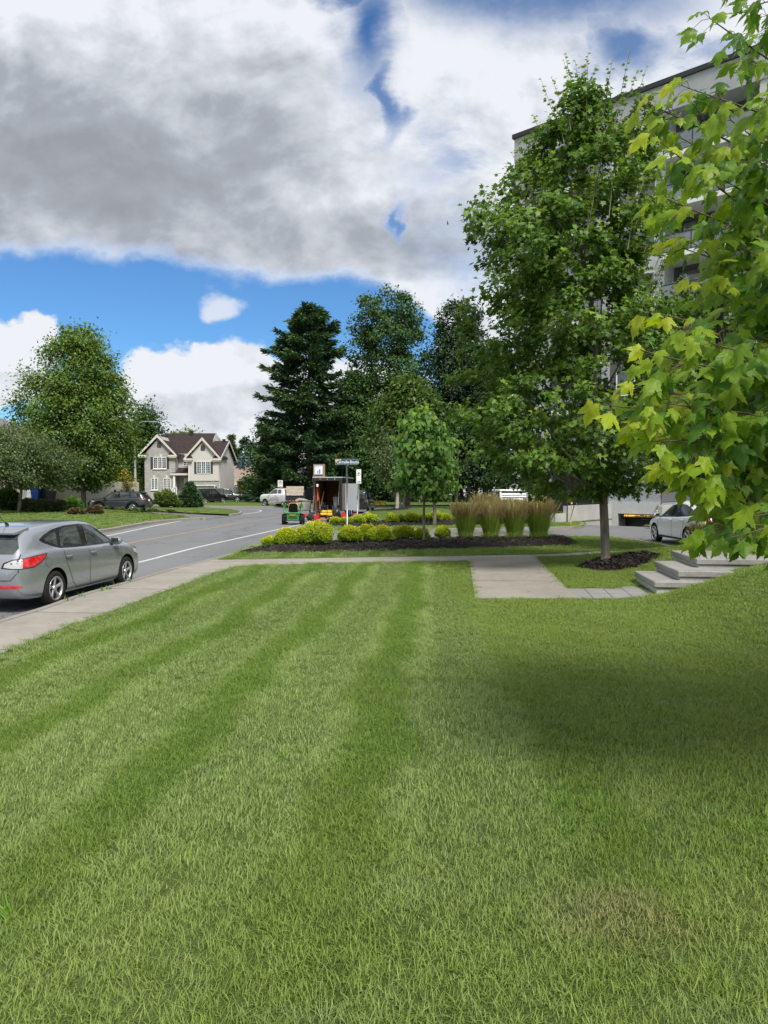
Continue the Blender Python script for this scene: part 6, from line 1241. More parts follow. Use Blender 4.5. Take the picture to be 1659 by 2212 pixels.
def tree(name, label, px, Y, prof, z0=0.1, tr=.2, limbs=14, tips=260, per=40, ls=.2, T=T_FAR, lm=None, bark=None, clump=.55, seed=1, group=None, flat=.7, shell=.25, hi=.0, trunk_top=.8, cat='tree', X=None, lumpy=.22, fork=.35, depth=.9, up=.5, shoots=0, dirdown=.35, trunk_show=True):
    g = np.random.default_rng(seed); k = Y / F; X0 = X if X is not None else (px - 829.5) * k; a = profile(prof, X0, k); zs, off, rr = a[:, 0] - z0, a[:, 1], a[:, 2]; rr = np.maximum(rr - .48 * clump, .12); zs = zs + np.linspace(.42, -.25, len(zs)) * clump
    o = thing(name, label, cat, (X0, Y, z0), 0, group)
    # twig tips in the crown volume
    n = tips * 3; z = g.uniform(zs[0], zs[-1], n); R = np.interp(z, zs, rr); z = z[g.uniform(0, R.max(), n) < R]; R = np.interp(z, zs, rr); O = np.interp(z, zs, off); m = len(z); az = g.uniform(0, 2 * pi, m); q = np.sqrt(g.uniform(shell, 1, m))
    base = np.c_[np.cos(az) * R, np.sin(az) * R, z]; q = q * (1 + lumpy * lump(base, R.max() * .45, seed + 5)); P = np.c_[O + np.cos(az) * R * q, np.sin(az) * R * q * depth, z][:tips]; az = az[:tips]; n = len(P)
    tt = g.uniform(0, 1, n)
    L = np.repeat(P, per, 0); cs = clump * g.uniform(.6, 1.25, n); C = np.repeat(cs, per)[:, None]; e = g.normal(size=L.shape) * [1, 1, flat] * .5 * C; L = L + e; A = np.repeat(az, per)
    dirn = np.c_[np.cos(A), np.sin(A), np.full(len(A), -dirdown)] + g.normal(size=L.shape) * .75; nrm = np.c_[np.cos(A) * .35, np.sin(A) * .35, np.full(len(A), 1.0)] + g.normal(size=L.shape) * up
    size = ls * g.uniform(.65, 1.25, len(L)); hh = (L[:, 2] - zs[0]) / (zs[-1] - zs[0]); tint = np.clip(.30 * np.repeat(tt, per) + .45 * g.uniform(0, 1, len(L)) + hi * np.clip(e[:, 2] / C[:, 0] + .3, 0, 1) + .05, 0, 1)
    keep = L[:, 2] > zs[0] - .25 * clump; V, Fc = leafset(L[keep], size[keep], dirn[keep], nrm[keep], T)
    if shoots:
        zt = g.uniform(zs[-1] * .55, zs[-1], shoots); Rr = np.interp(zt, zs, rr); aa = g.uniform(0, 2 * pi, shoots); SP = np.c_[np.interp(zt, zs, off) + np.cos(aa) * Rr * .8, np.sin(aa) * Rr * .8, zt]; kk = 16
        h_ = np.linspace(0, 1, kk)[None, :, None] * g.uniform(.5, 1.1, shoots)[:, None, None]; out = np.c_[np.cos(aa) * .35, np.sin(aa) * .35, np.ones(shoots)][:, None, :]
        LP = (SP[:, None, :] + out * h_ + g.normal(size=(shoots, kk, 3)) * .03).reshape(-1, 3); da = g.uniform(0, 2 * pi, len(LP)); dd = np.c_[np.cos(da), np.sin(da), np.full(len(LP), .1)]; V2, F2 = leafset(LP, ls * np.tile(np.linspace(1.0, .55, kk), shoots), dd, np.c_[np.zeros((len(LP), 2)), np.ones(len(LP))] + .3 * g.normal(size=LP.shape), T)
        V = np.r_[V, V2]; Fc = np.r_[Fc, F2 + Fc.max() + 1]; tint = np.r_[tint[keep], np.clip(np.tile(np.linspace(.3, .95, kk), shoots), 0, 1)]
    else: tint = tint[keep]
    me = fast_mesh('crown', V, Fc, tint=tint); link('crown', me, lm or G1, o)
    # trunk and limbs
    H = zs[-1] * trunk_top; wob = g.normal(size=(8, 2)) * tr * .35; tp = []
    for i in range(8): t = i / 7; zz = H * t; tp.append(Vector((np.interp(zz, zs, off) * t + wob[i, 0] * t, wob[i, 1] * t, zz)))
    tp[0].z = -.15; mb = MB()
    for j in range(shoots): a_ = Vector(SP[j]); b_ = Vector(LP.reshape(shoots, -1, 3)[j, -1]); mb.tube([a_ + (a_ - b_) * .5, b_], [ls * .07, ls * .02], 4)
    tpc = catmull(tp, 3); rad = [tr * (1.25 if i == 0 else 1) * (1 - .86 * (i / (len(tpc) - 1))) for i in range(len(tpc))]; mb.tube(tpc, rad, 10)
    sel = g.choice(n, min(limbs, n), replace=False)
    for j in sel:
        e_ = Vector(P[j]); rd = sqrt((e_.x) ** 2 + e_.y ** 2); zb = max(zs[0] * .92 + .02, min(e_.z - rd * g.uniform(.5, 1.1), H * .95)); ti = zb / H * (len(tpc) - 1); i0 = int(min(max(ti, 0), len(tpc) - 2)); s_ = tpc[i0].lerp(tpc[i0 + 1], ti - i0); r0 = max(rad[i0] * .5, .012)
        mid = s_.lerp(e_, .5) + Vector((0, 0, -.08 * rd)); pts = catmull([s_, mid, e_], 4); mb.tube(pts, [r0 * (1 - .8 * i / (len(pts) - 1)) for i in range(len(pts))], 6)
        for _ in range(2):
            w = pts[int(g.integers(3, len(pts) - 1))]; e2 = w + Vector(g.normal(size=3)) * .18 * max(rd, .6); mb.tube([w, e2], [r0 * .35, r0 * .12], 4)
    mb.build('trunk', bark or BARK, o); return o
def conifer(name, label, px, Y, prof, z0=.1, tr=.25, gap=.45, lm=None, seed=1, per=7, nl=.34, wn=.30, group=None, dens=1.0, droop=.25, cat='conifer', bark=None, ragged=.22):
    g = np.random.default_rng(seed); k = Y / F; X0 = (px - 829.5) * k; a = profile(prof, X0, k); zs, off, rr = a[:, 0] - z0, a[:, 1], a[:, 2]; o = thing(name, label, cat, (X0, Y, z0), 0, group); mb = MB(); H = zs[-1]
    mb.tube([(0, 0, -.1), (0, 0, H * .5), (np.interp(H, zs, off), 0, H)], [tr, tr * .6, .03], 8); PP = []; DD = []; TT = []
    z = zs[0]
    while z < H - .1:
        R = np.interp(z, zs, rr); O = np.interp(z, zs, off); nb = int(g.integers(5, 8)); a0 = g.uniform(0, 6)
        for b in range(nb):
            az = a0 + 2 * pi * b / nb + g.normal() * .2; Lb = R * g.uniform(1 - 2 * ragged, 1 + ragged * .6); tt = g.uniform(0, .55); dz = -droop * Lb * g.uniform(.4, 1.1); pts = []
            for i in range(6): t = i / 5; pts.append(Vector((O * (.3 + .7 * t) + cos(az) * Lb * t, sin(az) * Lb * t, z + dz * t + .22 * Lb * t * t)))
            mb.tube(pts, [max(.02, tr * .16 * (1 - z / H)) * (1 - .8 * i / 5) + .004 for i in range(6)], 4); ns = max(4, int(dens * per * Lb / .5))
            for s_ in range(ns):
                t = g.uniform(.12, 1) ** .75; i0 = min(int(t * 5), 4); p = pts[i0].lerp(pts[i0 + 1], t * 5 - i0); wd = wn * Lb * (1.05 - t) + .10; sg = g.choice([-1, 1]); fo = g.uniform(0, 1)
                q = Vector((-sin(az), cos(az), 0)) * sg * wd * fo + Vector((cos(az), sin(az), 0)) * wd * fo * .6; p = p + q + Vector((0, 0, g.normal() * .05 - .1 * fo * wd)); PP.append(p); DD.append((cos(az) + q.x / (wd + .01) * .8, sin(az) + q.y / (wd + .01) * .8, g.uniform(-.35, .45))); TT.append(np.clip(tt + .35 * g.uniform() + .18 * t, 0, 1))
        z += gap * g.uniform(.7, 1.2) * (1 - .45 * z / H)
    P = np.repeat(np.array(PP), 3, 0); D_ = np.repeat(np.array(DD), 3, 0) + g.normal(size=P.shape) * .35; P = P + g.normal(size=P.shape) * .06 * nl / .34; nr = np.c_[np.zeros((len(P), 2)), np.ones(len(P))] + g.normal(size=P.shape) * .6
    T = np.array([(0, .03), (.35, .13), (.8, .09), (1, 0), (.8, -.09), (.35, -.13)]); V, Fc = leafset(P, nl * g.uniform(.7, 1.3, len(P)), D_, nr, T, .1, .1)
    link('crown', fast_mesh('crown', V, Fc, tint=np.repeat(TT, 3)), lm or G6, o); mb.build('trunk', bark or BARK2, o); return o
def bush(name, label, c, rx, ry, h, lm, n=2600, ls=.05, seed=1, group=None, T=T_FAR, core=(.03, .06, .01), toptint=.6, cat='shrub', lumpy=.24, up=.6, z0=None, flowers=None):
    g = np.random.default_rng(seed); z0 = float(hl(c[0], c[1])) if z0 is None else z0; o = thing(name, label, cat, (c[0], c[1], z0), 0, group)
    u = unit(g.normal(size=(n, 3))); u[:, 2] = np.abs(u[:, 2]) * 1.05 - .32; u = unit(u); q = (1 + lumpy * lump(u, .55, seed)) * np.sqrt(g.uniform(.72, 1.06, n)); P = u * q[:, None] * [rx, ry, h * .60] + [0, 0, h * .40]; P[:, 2] = np.maximum(P[:, 2], .02)
    d = u * [1, 1, .5] + g.normal(size=u.shape) * .6 + [0, 0, .3]; nr = u + g.normal(size=u.shape) * up; V, Fc = leafset(P, ls * g.uniform(.6, 1.4, n), d, nr, T, .2, .1)
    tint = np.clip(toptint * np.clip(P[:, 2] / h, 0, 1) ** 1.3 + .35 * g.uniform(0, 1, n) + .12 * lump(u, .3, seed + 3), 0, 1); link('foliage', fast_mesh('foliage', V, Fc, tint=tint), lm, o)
    mb = MB(); mb.blob((0, 0, h * .42), (rx * .80, ry * .80, h * .46), seed, .08, 8); mb.build('twigs', CORE, o); return o
CORE = mat('bush_twigs', (.035, .045, .012), .95, c2=(.06, .06, .02), scale=30)
def reed(label, px, py, w, top, seed, dark=0.0, brown=1.0, name='reed_grass'):
    g = np.random.default_rng(seed); q = atg(px, py); k = q.y / F; o = thing(name, label, 'ornamental grass', (q.x, q.y, float(hl(q.x, q.y)) + .05), 0, 'tall feather grasses'); W = w * k / 2; H = (py - top) * k
    def blades(n, h0, h1, spread, wd, lean, nseg, tint0, tint1, droop):
        a = g.uniform(0, 2 * pi, n); r0 = np.sqrt(g.uniform(0, 1, n)) * W * .50; la = a + g.normal(size=n) * .5; hh = H * g.uniform(h0, h1, n); le = spread * W * g.uniform(.15, 1.0, n) * lean; B = np.c_[np.cos(a) * r0, np.sin(a) * r0, np.zeros(n)]; D_ = np.c_[np.cos(la), np.sin(la), np.zeros(n)]; vs = []; s = np.c_[-np.sin(la + g.uniform(-1, 1, n)), np.cos(la), np.zeros(n)]
        for i in range(nseg + 1):
            t = i / nseg; c = B + D_ * (le * t ** 1.6)[:, None] + np.array([0, 0, 1]) * (hh * (t - droop * t ** 3))[:, None]; ww = wd * (1 - .85 * t) if tint1 < .5 else wd * (.5 + 2.2 * sin(pi * min(1, t)) ** .8); vs.append(c - s * ww / 2); vs.append(c + s * ww / 2)
        V = np.stack(vs, 1).reshape(-1, 3); m = 2 * (nseg + 1); b = np.arange(n)[:, None, None] * m; f = np.array([[2 * i, 2 * i + 1, 2 * i + 3, 2 * i + 2] for i in range(nseg)])[None]; Fc = (b + f).reshape(-1, 4); ti = np.tile(np.linspace(tint0, tint1, nseg), n) + g.uniform(-.06, .06, n * nseg); return V, Fc, ti
    V, Fc, ti = blades(1100, .50, .88, .95, .010, 1.0, 5, .12, .34, .12); link('foliage', fast_mesh('foliage', V, Fc, tint=np.clip(ti - dark, 0, 1)), REED, o)
    V, Fc, ti = blades(230, .30, .50, 2.6, .010, 1.0, 5, .30, .45, .75); link('outer_blades', fast_mesh('outer_blades', V, Fc, tint=np.clip(ti, 0, 1)), REED, o)
    V, Fc, ti = blades(330, .80, 1.04, 1.15, .005, 1.0, 5, .22, .5, .04); n = 330; V1 = V
    # plumes on the stalk ends
    tip = V.reshape(n, 12, 3); p0 = (tip[:, 6] + tip[:, 7]) / 2; p1 = (tip[:, 10] + tip[:, 11]) / 2; d = unit(p1 - p0); P_ = []; pv = []
    for s_ in range(3): side_ = unit(np.cross(d, g.normal(size=d.shape))); PL = np.linalg.norm(p1 - p0, axis=1)[:, None]; pv.append(np.stack([p0, p0 + (p1 - p0) * .35 + side_ * .013, p1, p0 + (p1 - p0) * .35 - side_ * .013], 1).reshape(-1, 3))
    PV = np.concatenate(pv); PF = np.arange(len(PV)).reshape(-1, 4); link('stalks', fast_mesh('stalks', V1, Fc, tint=np.clip(ti, 0, 1)), REED, o); link('plumes', fast_mesh('plumes', PV, PF, tint=np.clip(.58 + g.uniform(0, .42, len(PF)), 0, 1)), REED, o)
REED = leafmat('reed_grass', [(.09, .17, .02), (.17, .28, .035), (.28, .35, .07), (.33, .33, .12), (.44, .33, .19), (.50, .33, .24)], .3, .6, gain=1.0)

GMAP = leafmat('big_maple_leaf', [(.026, .062, .012), (.055, .115, .018), (.10, .175, .026), (.21, .28, .04)], .36, gain=1.3)
# ---- big maple in its mulch ring
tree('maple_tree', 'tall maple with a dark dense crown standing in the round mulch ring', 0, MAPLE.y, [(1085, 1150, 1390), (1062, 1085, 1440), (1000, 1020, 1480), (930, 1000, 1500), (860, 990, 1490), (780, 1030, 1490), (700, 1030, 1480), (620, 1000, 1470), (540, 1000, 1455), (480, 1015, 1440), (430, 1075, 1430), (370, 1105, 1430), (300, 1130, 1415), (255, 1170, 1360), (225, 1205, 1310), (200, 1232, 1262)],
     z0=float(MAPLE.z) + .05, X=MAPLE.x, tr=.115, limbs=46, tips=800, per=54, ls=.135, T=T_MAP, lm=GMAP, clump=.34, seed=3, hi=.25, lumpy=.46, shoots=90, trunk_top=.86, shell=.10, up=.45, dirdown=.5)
# ---- maple behind the steps, right of the big maple
tree('maple_tree', 'second dark maple behind the bright leaves right of the big maple', 1655, 21.5, [(1020, 1410, 1560), (920, 1370, 1640), (800, 1380, 1660), (720, 1400, 1640), (660, 1420, 1600), (620, 1450, 1540)], z0=.5, tr=.10, limbs=20, tips=480, per=42, ls=.14, T=T_MAP, lm=G1, clump=.5, seed=8, lumpy=.3)
# ---- lilac-leaved trees
tree('lilac_tree', 'young heart-leaved tree in the mulch bed among the front yellow shrubs', 916, 25.2, [(1085, 880, 950), (1060, 850, 975), (1020, 842, 985), (960, 842, 985), (920, 855, 970), (895, 875, 940), (870, 885, 925)], z0=.2, tr=.055, limbs=16, tips=170, per=17, ls=.17, T=T_HEART, lm=G4, clump=.34, seed=11, hi=.35, group='young heart-leaved trees', dirdown=1.6, up=.5, trunk_top=.75, lumpy=.3)
tree('lilac_tree', 'young heart-leaved tree behind the rear yellow shrubs, partly hidden by the nearer one', 939, 37.5, [(1075, 905, 970), (1050, 880, 992), (1000, 875, 995), (950, 880, 985), (920, 900, 960)], z0=.2, tr=.10, limbs=14, tips=150, per=17, ls=.19, T=T_HEART, lm=G4, clump=.45, seed=12, hi=.2, group='young heart-leaved trees', dirdown=1.6, up=.5)
for j, (px_, Y_, pr, lab_) in enumerate(((858, TR[0].y, [(1072, 835, 880), (1030, 805, 890), (980, 800, 885), (945, 812, 870), (925, 830, 860)], 'pale-trunked young tree nearest the camera of the row on the mown rise'),
                                 (865, TR[1].y, [(1070, 845, 885), (1030, 830, 895), (990, 835, 890), (960, 850, 880)], 'thin young tree second in the row on the mown rise'),
                                 (873, TR[2].y + 1, [(1070, 850, 895), (1030, 840, 905), (980, 845, 900), (950, 860, 890)], 'pale-trunked young tree third in the row on the mown rise'),
                                 (880, TR[3].y + 4, [(1068, 865, 900), (1040, 860, 905), (1000, 865, 900)], 'thin young tree farthest in the row on the mown rise'))):
    tree('young_tree', lab_, px_, Y_, pr, z0=float(hl((px_ - 829) * Y_ / F, Y_)), tr=(.17, .08, .16, .09)[j], limbs=10, tips=110, per=26, ls=.20, lm=G8 if j == 0 else G2, bark=BARKP if j in (0, 2) else BARK, clump=.8, seed=20 + j, group='young trees in a row on the rise')
# ---- left side
tree('maple_tree', 'broad leafy maple on the lawn across the road, left of the stone house', 180, 60, [(1066, 150, 215), (1045, 95, 255), (1010, 62, 285), (960, 55, 298), (900, 48, 300), (860, 62, 290), (830, 70, 275), (790, 92, 262), (760, 100, 250), (735, 118, 232), (706, 140, 205)],
     z0=.25, tr=.22, limbs=34, tips=640, per=90, ls=.24, T=T_FAR, lm=G5, clump=1.0, seed=31, hi=.25, lumpy=.3, shoots=46, trunk_top=.88, shell=.1, bark=BARK)
tree('ornamental_tree', 'low spreading grey-green tree at the left edge in front of the garage', 40, 50, [(1062, 0, 120), (1040, -60, 152), (1000, -80, 150), (960, -80, 105), (935, -60, 70), (915, -40, 30)], z0=.3, tr=.12, limbs=20, tips=360, per=70, ls=.17, lm=G8, clump=.85, seed=33, lumpy=.35, shoots=14)
tree('ornamental_tree', 'yellow-green layered small tree behind the charcoal crossover', 238, 72, [(1075, 200, 262), (1058, 190, 278), (1035, 195, 284), (1015, 205, 275), (1003, 225, 258)], z0=.1, tr=.1, limbs=12, tips=190, per=40, ls=.24, lm=leafmat('yellow_olive', [(.06, .08, .012), (.12, .13, .015), (.22, .20, .02), (.34, .27, .02)], .3), clump=.8, flat=.35, seed=35, hi=.4)
tree('broadleaf_tree', 'dark open-crowned tree behind the street lamp', 318, 104, [(1060, 285, 350), (1000, 282, 350), (950, 285, 348), (910, 290, 345), (880, 298, 338), (865, 310, 330)], z0=.1, tr=.3, tips=330, per=34, ls=.42, lm=G2, bark=BARK2, clump=1.9, seed=37, shoots=12, group='trees behind the stone house')
tree('broadleaf_tree', 'dark tree filling the gap between the big left maple and the stone house', 288, 112, [(1065, 262, 325), (1010, 258, 335), (960, 265, 335), (920, 275, 325)], z0=.1, tr=.3, tips=300, per=34, ls=.45, lm=G3, bark=BARK2, clump=2.0, seed=38, group='trees behind the stone house')
tree('broadleaf_tree', 'tree whose top just shows above the stone house ridge', 402, 122, [(1000, 360, 440), (950, 370, 435), (935, 385, 428), (928, 400, 420)], z0=.1, tr=.3, tips=140, per=30, ls=.45, lm=G5, clump=1.8, seed=39, group='trees behind the stone house')
for j, (a, t_, w_, Y_, lm_, lab_) in enumerate(((501, 940, 8, 150, G8, 'thin conifer just right of the stone house roof'), (529, 945, 13, 150, G6, 'taller dark conifer behind the blue spruce'), (513, 968, 9, 150, G6, 'short dark conifer between the roof and the blue spruce'), (528, 985, 16, 140, G7, 'pale blue spruce above the tan-roofed house'), (546, 955, 11, 150, G6, 'dark conifer right of the blue spruce'))):
    conifer('spruce_tree', lab_, a, Y_, [(1075, a - w_ * 1.5, a + w_ * 1.5), (1020, a - w_, a + w_), (t_, a - 1, a + 1)], gap=.9, lm=lm_, seed=50 + j, nl=.85, per=4, group='conifers behind the stone house', tr=.2)
conifer('small_spruce', 'dense small dark spruce on the grass in front of the stone house steps', 410, 69, [(1098, 388, 433), (1085, 386, 434), (1065, 395, 426), (1048, 404, 417), (1040, 410, 411)], z0=.05, gap=.16, seed=57, nl=.26, per=16, wn=.42, droop=.05, ragged=.12, tr=.08)
# ---- the wood behind the trailer
conifer('pine_tree', 'tall ragged dark pine rising behind the white pickup', 668, 94, [(1085, 555, 775), (1040, 545, 778), (980, 552, 775), (930, 558, 770), (880, 562, 765), (840, 590, 750), (800, 570, 742), (770, 580, 740), (740, 600, 735), (710, 610, 722), (680, 640, 700), (657, 668, 674)], z0=.1, tr=.38, gap=.70, seed=61, per=10, nl=.60, wn=.34, ragged=.32, droop=.22)
W_ = [('maple_tree', 'leafy green tree low on the left of the tall pine', 590, 96, [(1080, 545, 640), (1000, 540, 650), (940, 548, 645), (905, 565, 630)], G2, 260, 71), ('tall_tree', 'tall airy broadleaf tree with the highest top right of the pine', 835, 99, [(1060, 770, 915), (950, 755, 925), (850, 745, 935), (780, 745, 938), (720, 752, 932), (680, 770, 925), (650, 790, 905), (632, 815, 870)], G2, 620, 72),
      ('broadleaf_tree', 'green tree in front between the pine and the tall airy tree', 765, 96, [(1075, 705, 835), (980, 705, 835), (900, 715, 825), (840, 725, 810), (800, 740, 790)], G2, 380, 73), ('tall_tree', 'tall dark tree left of the apartment block', 985, 97, [(1050, 920, 1060), (900, 915, 1070), (800, 920, 1068), (720, 928, 1060), (670, 940, 1045), (648, 955, 1020)], G3, 560, 74),
      ('maple_tree', 'brighter maple in the middle of the wood above the lilac tree', 880, 71, [(1040, 820, 950), (960, 800, 960), (900, 805, 950), (850, 830, 935), (820, 855, 910)], G1, 360, 75), ('broadleaf_tree', 'dark tree filling the wood beside the apartment block corner', 1050, 95, [(1060, 990, 1110), (950, 990, 1115), (860, 1000, 1115), (780, 1010, 1110), (740, 1030, 1095)], G3, 380, 76),
      ('broadleaf_tree', 'dark tree behind the enclosed trailer', 715, 99, [(1075, 660, 790), (1000, 655, 790), (930, 670, 780), (890, 690, 765)], G3, 300, 77), ('broadleaf_tree', 'dark tree at the back of the wood behind the rear shrubs', 945, 101, [(1050, 880, 1010), (950, 870, 1015), (880, 885, 1010)], G3, 320, 78), ('maple_tree', 'green tree behind the parking sign', 800, 94, [(1060, 765, 850), (1010, 760, 855), (950, 770, 850), (910, 790, 835)], G2, 220, 79)]
for nm, lab_, px_, Y_, pr, lm_, tips_, sd_ in W_:
    tree(nm, lab_, px_, Y_, pr, z0=.1, tr=.3, limbs=24, tips=int(tips_ * .85), per=72, ls=.40, lm=lm_, bark=BARK2, clump=1.3, seed=sd_, group='trees of the wood', lumpy=.34, shoots=24 if tips_ > 500 else 8, hi=.12, trunk_top=.9, shell=.08)
gq = np.random.default_rng(5)
for j, px_ in enumerate((800, 826, 893, 906, 985, 998, 1012, 1030, 1046, 1062, 1078, 960, 940, 846)):      # bare dark trunks standing under the canopy
    Y_ = 94 + gq.uniform(-2, 8); mb = MB(); H = 7 + gq.uniform(0, 4); r_ = (.2 + .12 * gq.uniform()) ; pts = [(0, 0, -.1), (.1 * gq.normal(), 0, H * .4), (.3 * gq.normal(), 0, H)]; mb.tube(catmull(pts, 4), [r_ * (1 - .05 * i) for i in range(9)], 8)
    for b in range(7): z = H * gq.uniform(.25, .9); a = gq.uniform(0, 6.3); l_ = gq.uniform(.5, 1.6); mb.tube([(0, 0, z), (cos(a) * l_, sin(a) * l_, z + gq.uniform(-.3, .4))], [.05, .012], 4)
    o = thing('bare_trunk', ['dark bare tree trunk standing in the shade of the wood', 'pale bare tree trunk at the edge of the wood'][px_ in (893, 906)], 'tree trunk', ((px_ - 829) * Y_ / F, Y_, .1), 0, ['bare trunks under the wood canopy', 'pale trunks at the wood edge'][px_ in (893, 906)]); mb.build('trunk', BARK if px_ in (893, 906) else BARK2, o)
def undergrowth(name, label, boxes, lm, n, ls, seed):
    g = np.random.default_rng(seed); Ps = []
    for (x0, x1, y0, y1, h) in boxes: p = g.uniform([x0, y0, 0], [x1, y1, 1], (n, 3)); hh = h * (.6 + .4 * np.sin(p[:, 0] * .9 + seed) * np.sin(p[:, 0] * 2.3)); p[:, 2] = p[:, 2] ** .8 * hh; Ps.append(p)
    P = np.concatenate(Ps); P[:, 2] += .1; V, Fc = leafset(P, ls * g.uniform(.6, 1.3, len(P)), g.normal(size=P.shape), g.normal(size=P.shape) * .6 + [0, -.2, 1], T_FAR); o = link(name, fast_mesh(name, V, Fc, tint=g.uniform(0, .8, len(P))), lm); prop(o, label, 'undergrowth', kind='stuff')
undergrowth('undergrowth', 'dark tangled undergrowth beneath the wood', [(-18, -2, 95, 99, 2.6), (-3, 20, 94, 98, 1.6), (-3, 20, 102, 105, 4.0)], G3, 5200, .30, 4)
# hedges
def hedge(name, label, x0, x1, y0, y1, h, lm, n, seed):
    g = np.random.default_rng(seed); P = g.uniform([x0, y0, 0], [x1, y1, h], (n, 3)); f = g.integers(0, 3, n); P[f == 0, 1] = y0; P[f == 1, 2] = h; P += g.normal(size=P.shape) * .06; nr = np.where((f == 1)[:, None], [0, 0, 1.0], [0, -1.0, .3]) + g.normal(size=P.shape) * .6
    o = thing(name, label, 'hedge', ((x0 + x1) / 2, y0, 0)); P[:, 0] -= (x0 + x1) / 2; P[:, 1] -= y0; V, Fc = leafset(P, .22 * g.uniform(.6, 1.3, n), g.normal(size=P.shape) + [0, 0, .5], nr, T_FAR); link('foliage', fast_mesh('foliage', V, Fc, tint=g.uniform(0, 1, n)), lm, o)
    mb = MB(); mb.box(-(x1 - x0) / 2 + .1, (x1 - x0) / 2 - .1, .1, y1 - y0, 0, h - .08); mb.build('twigs', CORE, o)
hedge('hedge', 'clipped green hedge left of the stone house', at(262, 1060, 101).x, at(318, 1060, 101).x, 101, 102, 3.0, G1, 3500, 1); hedge('hedge', 'clipped dark green hedge behind the wooden fence', at(513, 1060, 110).x, at(580, 1060, 110).x, 110, 111.2, 2.9, G1, 4200, 2)
# ---- shrubs
SPR = [(580, 1184, 31, 19, 'smallest golden shrub at the left tip of the front bed'), (620, 1184.5, 48, 38, 'rounded golden shrub second from the left in the front bed'), (650, 1178, 34, 34, 'golden shrub squeezed behind the two big left ones'), (682, 1187, 68, 52, 'largest golden shrub in the front bed'), (756, 1180.5, 53, 40, 'big golden shrub right of the street name pole'),
       (792, 1172, 34, 32, 'half-hidden golden shrub behind two bigger ones in the front bed'), (825, 1177.5, 54, 36, 'wide golden shrub in the middle of the front bed'), (871, 1171, 42, 30, 'golden shrub just left of the heart-leaved tree trunk'), (912, 1171, 33, 25, 'small golden shrub right at the heart-leaved tree trunk'), (957, 1167.5, 37, 26, 'golden shrub rightmost in the front bed, next to the tall grasses')]
for j, (px_, py_, w_, h_, lab_) in enumerate(SPR):
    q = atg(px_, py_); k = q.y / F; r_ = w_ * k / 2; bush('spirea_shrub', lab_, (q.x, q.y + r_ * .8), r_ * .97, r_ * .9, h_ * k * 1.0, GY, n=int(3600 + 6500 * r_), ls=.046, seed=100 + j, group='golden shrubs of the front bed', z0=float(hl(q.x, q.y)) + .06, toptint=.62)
SP2 = [(723.5, 1134, 19, 12, 'tiny golden shrub at the left tip of the rear bed'), (748, 1134.5, 27, 14, 'low golden shrub behind the street name pole'), (776, 1134, 24, 17, 'golden shrub in the rear bed below the parking sign'), (799, 1133, 29, 20, 'wide golden shrub in the rear bed right of the parking sign'), (847, 1132.5, 27, 19, 'yellowest shrub in the middle of the rear bed'), (865, 1131, 17, 16, 'small golden shrub tucked beside the yellowest rear one'),
       (889, 1131.5, 28, 20, 'rounded golden shrub left of the front tree trunk in the rear bed'), (908, 1128.5, 15, 14, 'tiny golden shrub just left of the front tree trunk in the rear bed'), (922, 1128.5, 15, 15, 'tiny golden shrub just right of the front tree trunk in the rear bed'), (941, 1129, 27, 21, 'golden shrub at the foot of the second heart-leaved tree'), (964, 1128, 20, 15, 'golden shrub rightmost in the rear bed')]
for j, (px_, py_, w_, h_, lab_) in enumerate(SP2):
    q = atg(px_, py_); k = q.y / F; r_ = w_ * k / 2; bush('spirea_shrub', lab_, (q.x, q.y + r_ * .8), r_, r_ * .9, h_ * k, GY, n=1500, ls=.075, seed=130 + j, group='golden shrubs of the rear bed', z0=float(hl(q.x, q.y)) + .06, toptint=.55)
q = at(1148, 1082, 44.5); bush('spirea_shrub', 'golden shrub between the louvred box and the terrace railing', (q.x, q.y), 1.0, .8, 1.15, GY, n=1800, ls=.08, seed=150)
for j, (px_, py_, w_, top, lab_) in enumerate(((1006, 1168, 58, 1078, 'tall feather grass clump leftmost in the front bed'), (1060, 1168, 60, 1080, 'tall feather grass clump second from left in the front bed'), (1112, 1168, 58, 1080, 'tall feather grass clump third from left in the front bed'), (1164, 1168, 66, 1072, 'widest feather grass clump at the right end of the front bed'),
                                       (1044, 1133, 46, 1062, 'feather grass clump leftmost of the rear bed'), (1082, 1131, 44, 1070, 'feather grass clump in the middle of the rear bed'), (1124, 1129, 40, 1074, 'feather grass clump right of the middle in the rear bed'), (1172, 1125, 44, 1064, 'feather grass clump behind the widest front one'), (1203, 1119, 36, 1062, 'feather grass clump against the dark screen panel'))):
    reed(lab_, px_, py_, w_, top, 200 + j, dark=.05 if j == 3 else 0)
q = atg(1530, 1186); reed('drooping brownish grass clump behind the top landing', 1530, 1186, 70, 1128, 230, name='ornamental_grass')
# left garden
def bpx(name, lab_, px_, py_, w_, h_, lm, n, ls, seed, grp=None, **kw):
    q = atg(px_, py_); k = q.y / F; bush(name, lab_, (q.x, q.y + w_ * k * .3), w_ * k / 2, min(w_ * k / 2, 2.2) * .7, h_ * k, lm, n=n, ls=ls, seed=seed, group=grp, **kw)
for j, (px_, py_, w_, h_, lab_) in enumerate(((52, 1108, 42, 29, 'leftmost dark rose bush in front of the blue bin'), (80, 1109, 44, 27, 'dark rose bush below the blue bin'), (112, 1108, 48, 28, 'dark rose bush rightmost before the cream wall'))): bpx('rose_bush', lab_, px_, py_, w_, h_, GR, 2600, .13, 300 + j, 'rose bushes before the bins', toptint=.45)
bpx('garden_shrub', 'leafy green shrub at the far left edge of the neighbour lawn', 6, 1106, 44, 50, G1, 2600, .2, 310, toptint=.4); bpx('garden_shrub', 'low dark shrub at the left edge of the neighbour lawn', 30, 1105, 24, 20, G2, 1500, .14, 311, toptint=.4)
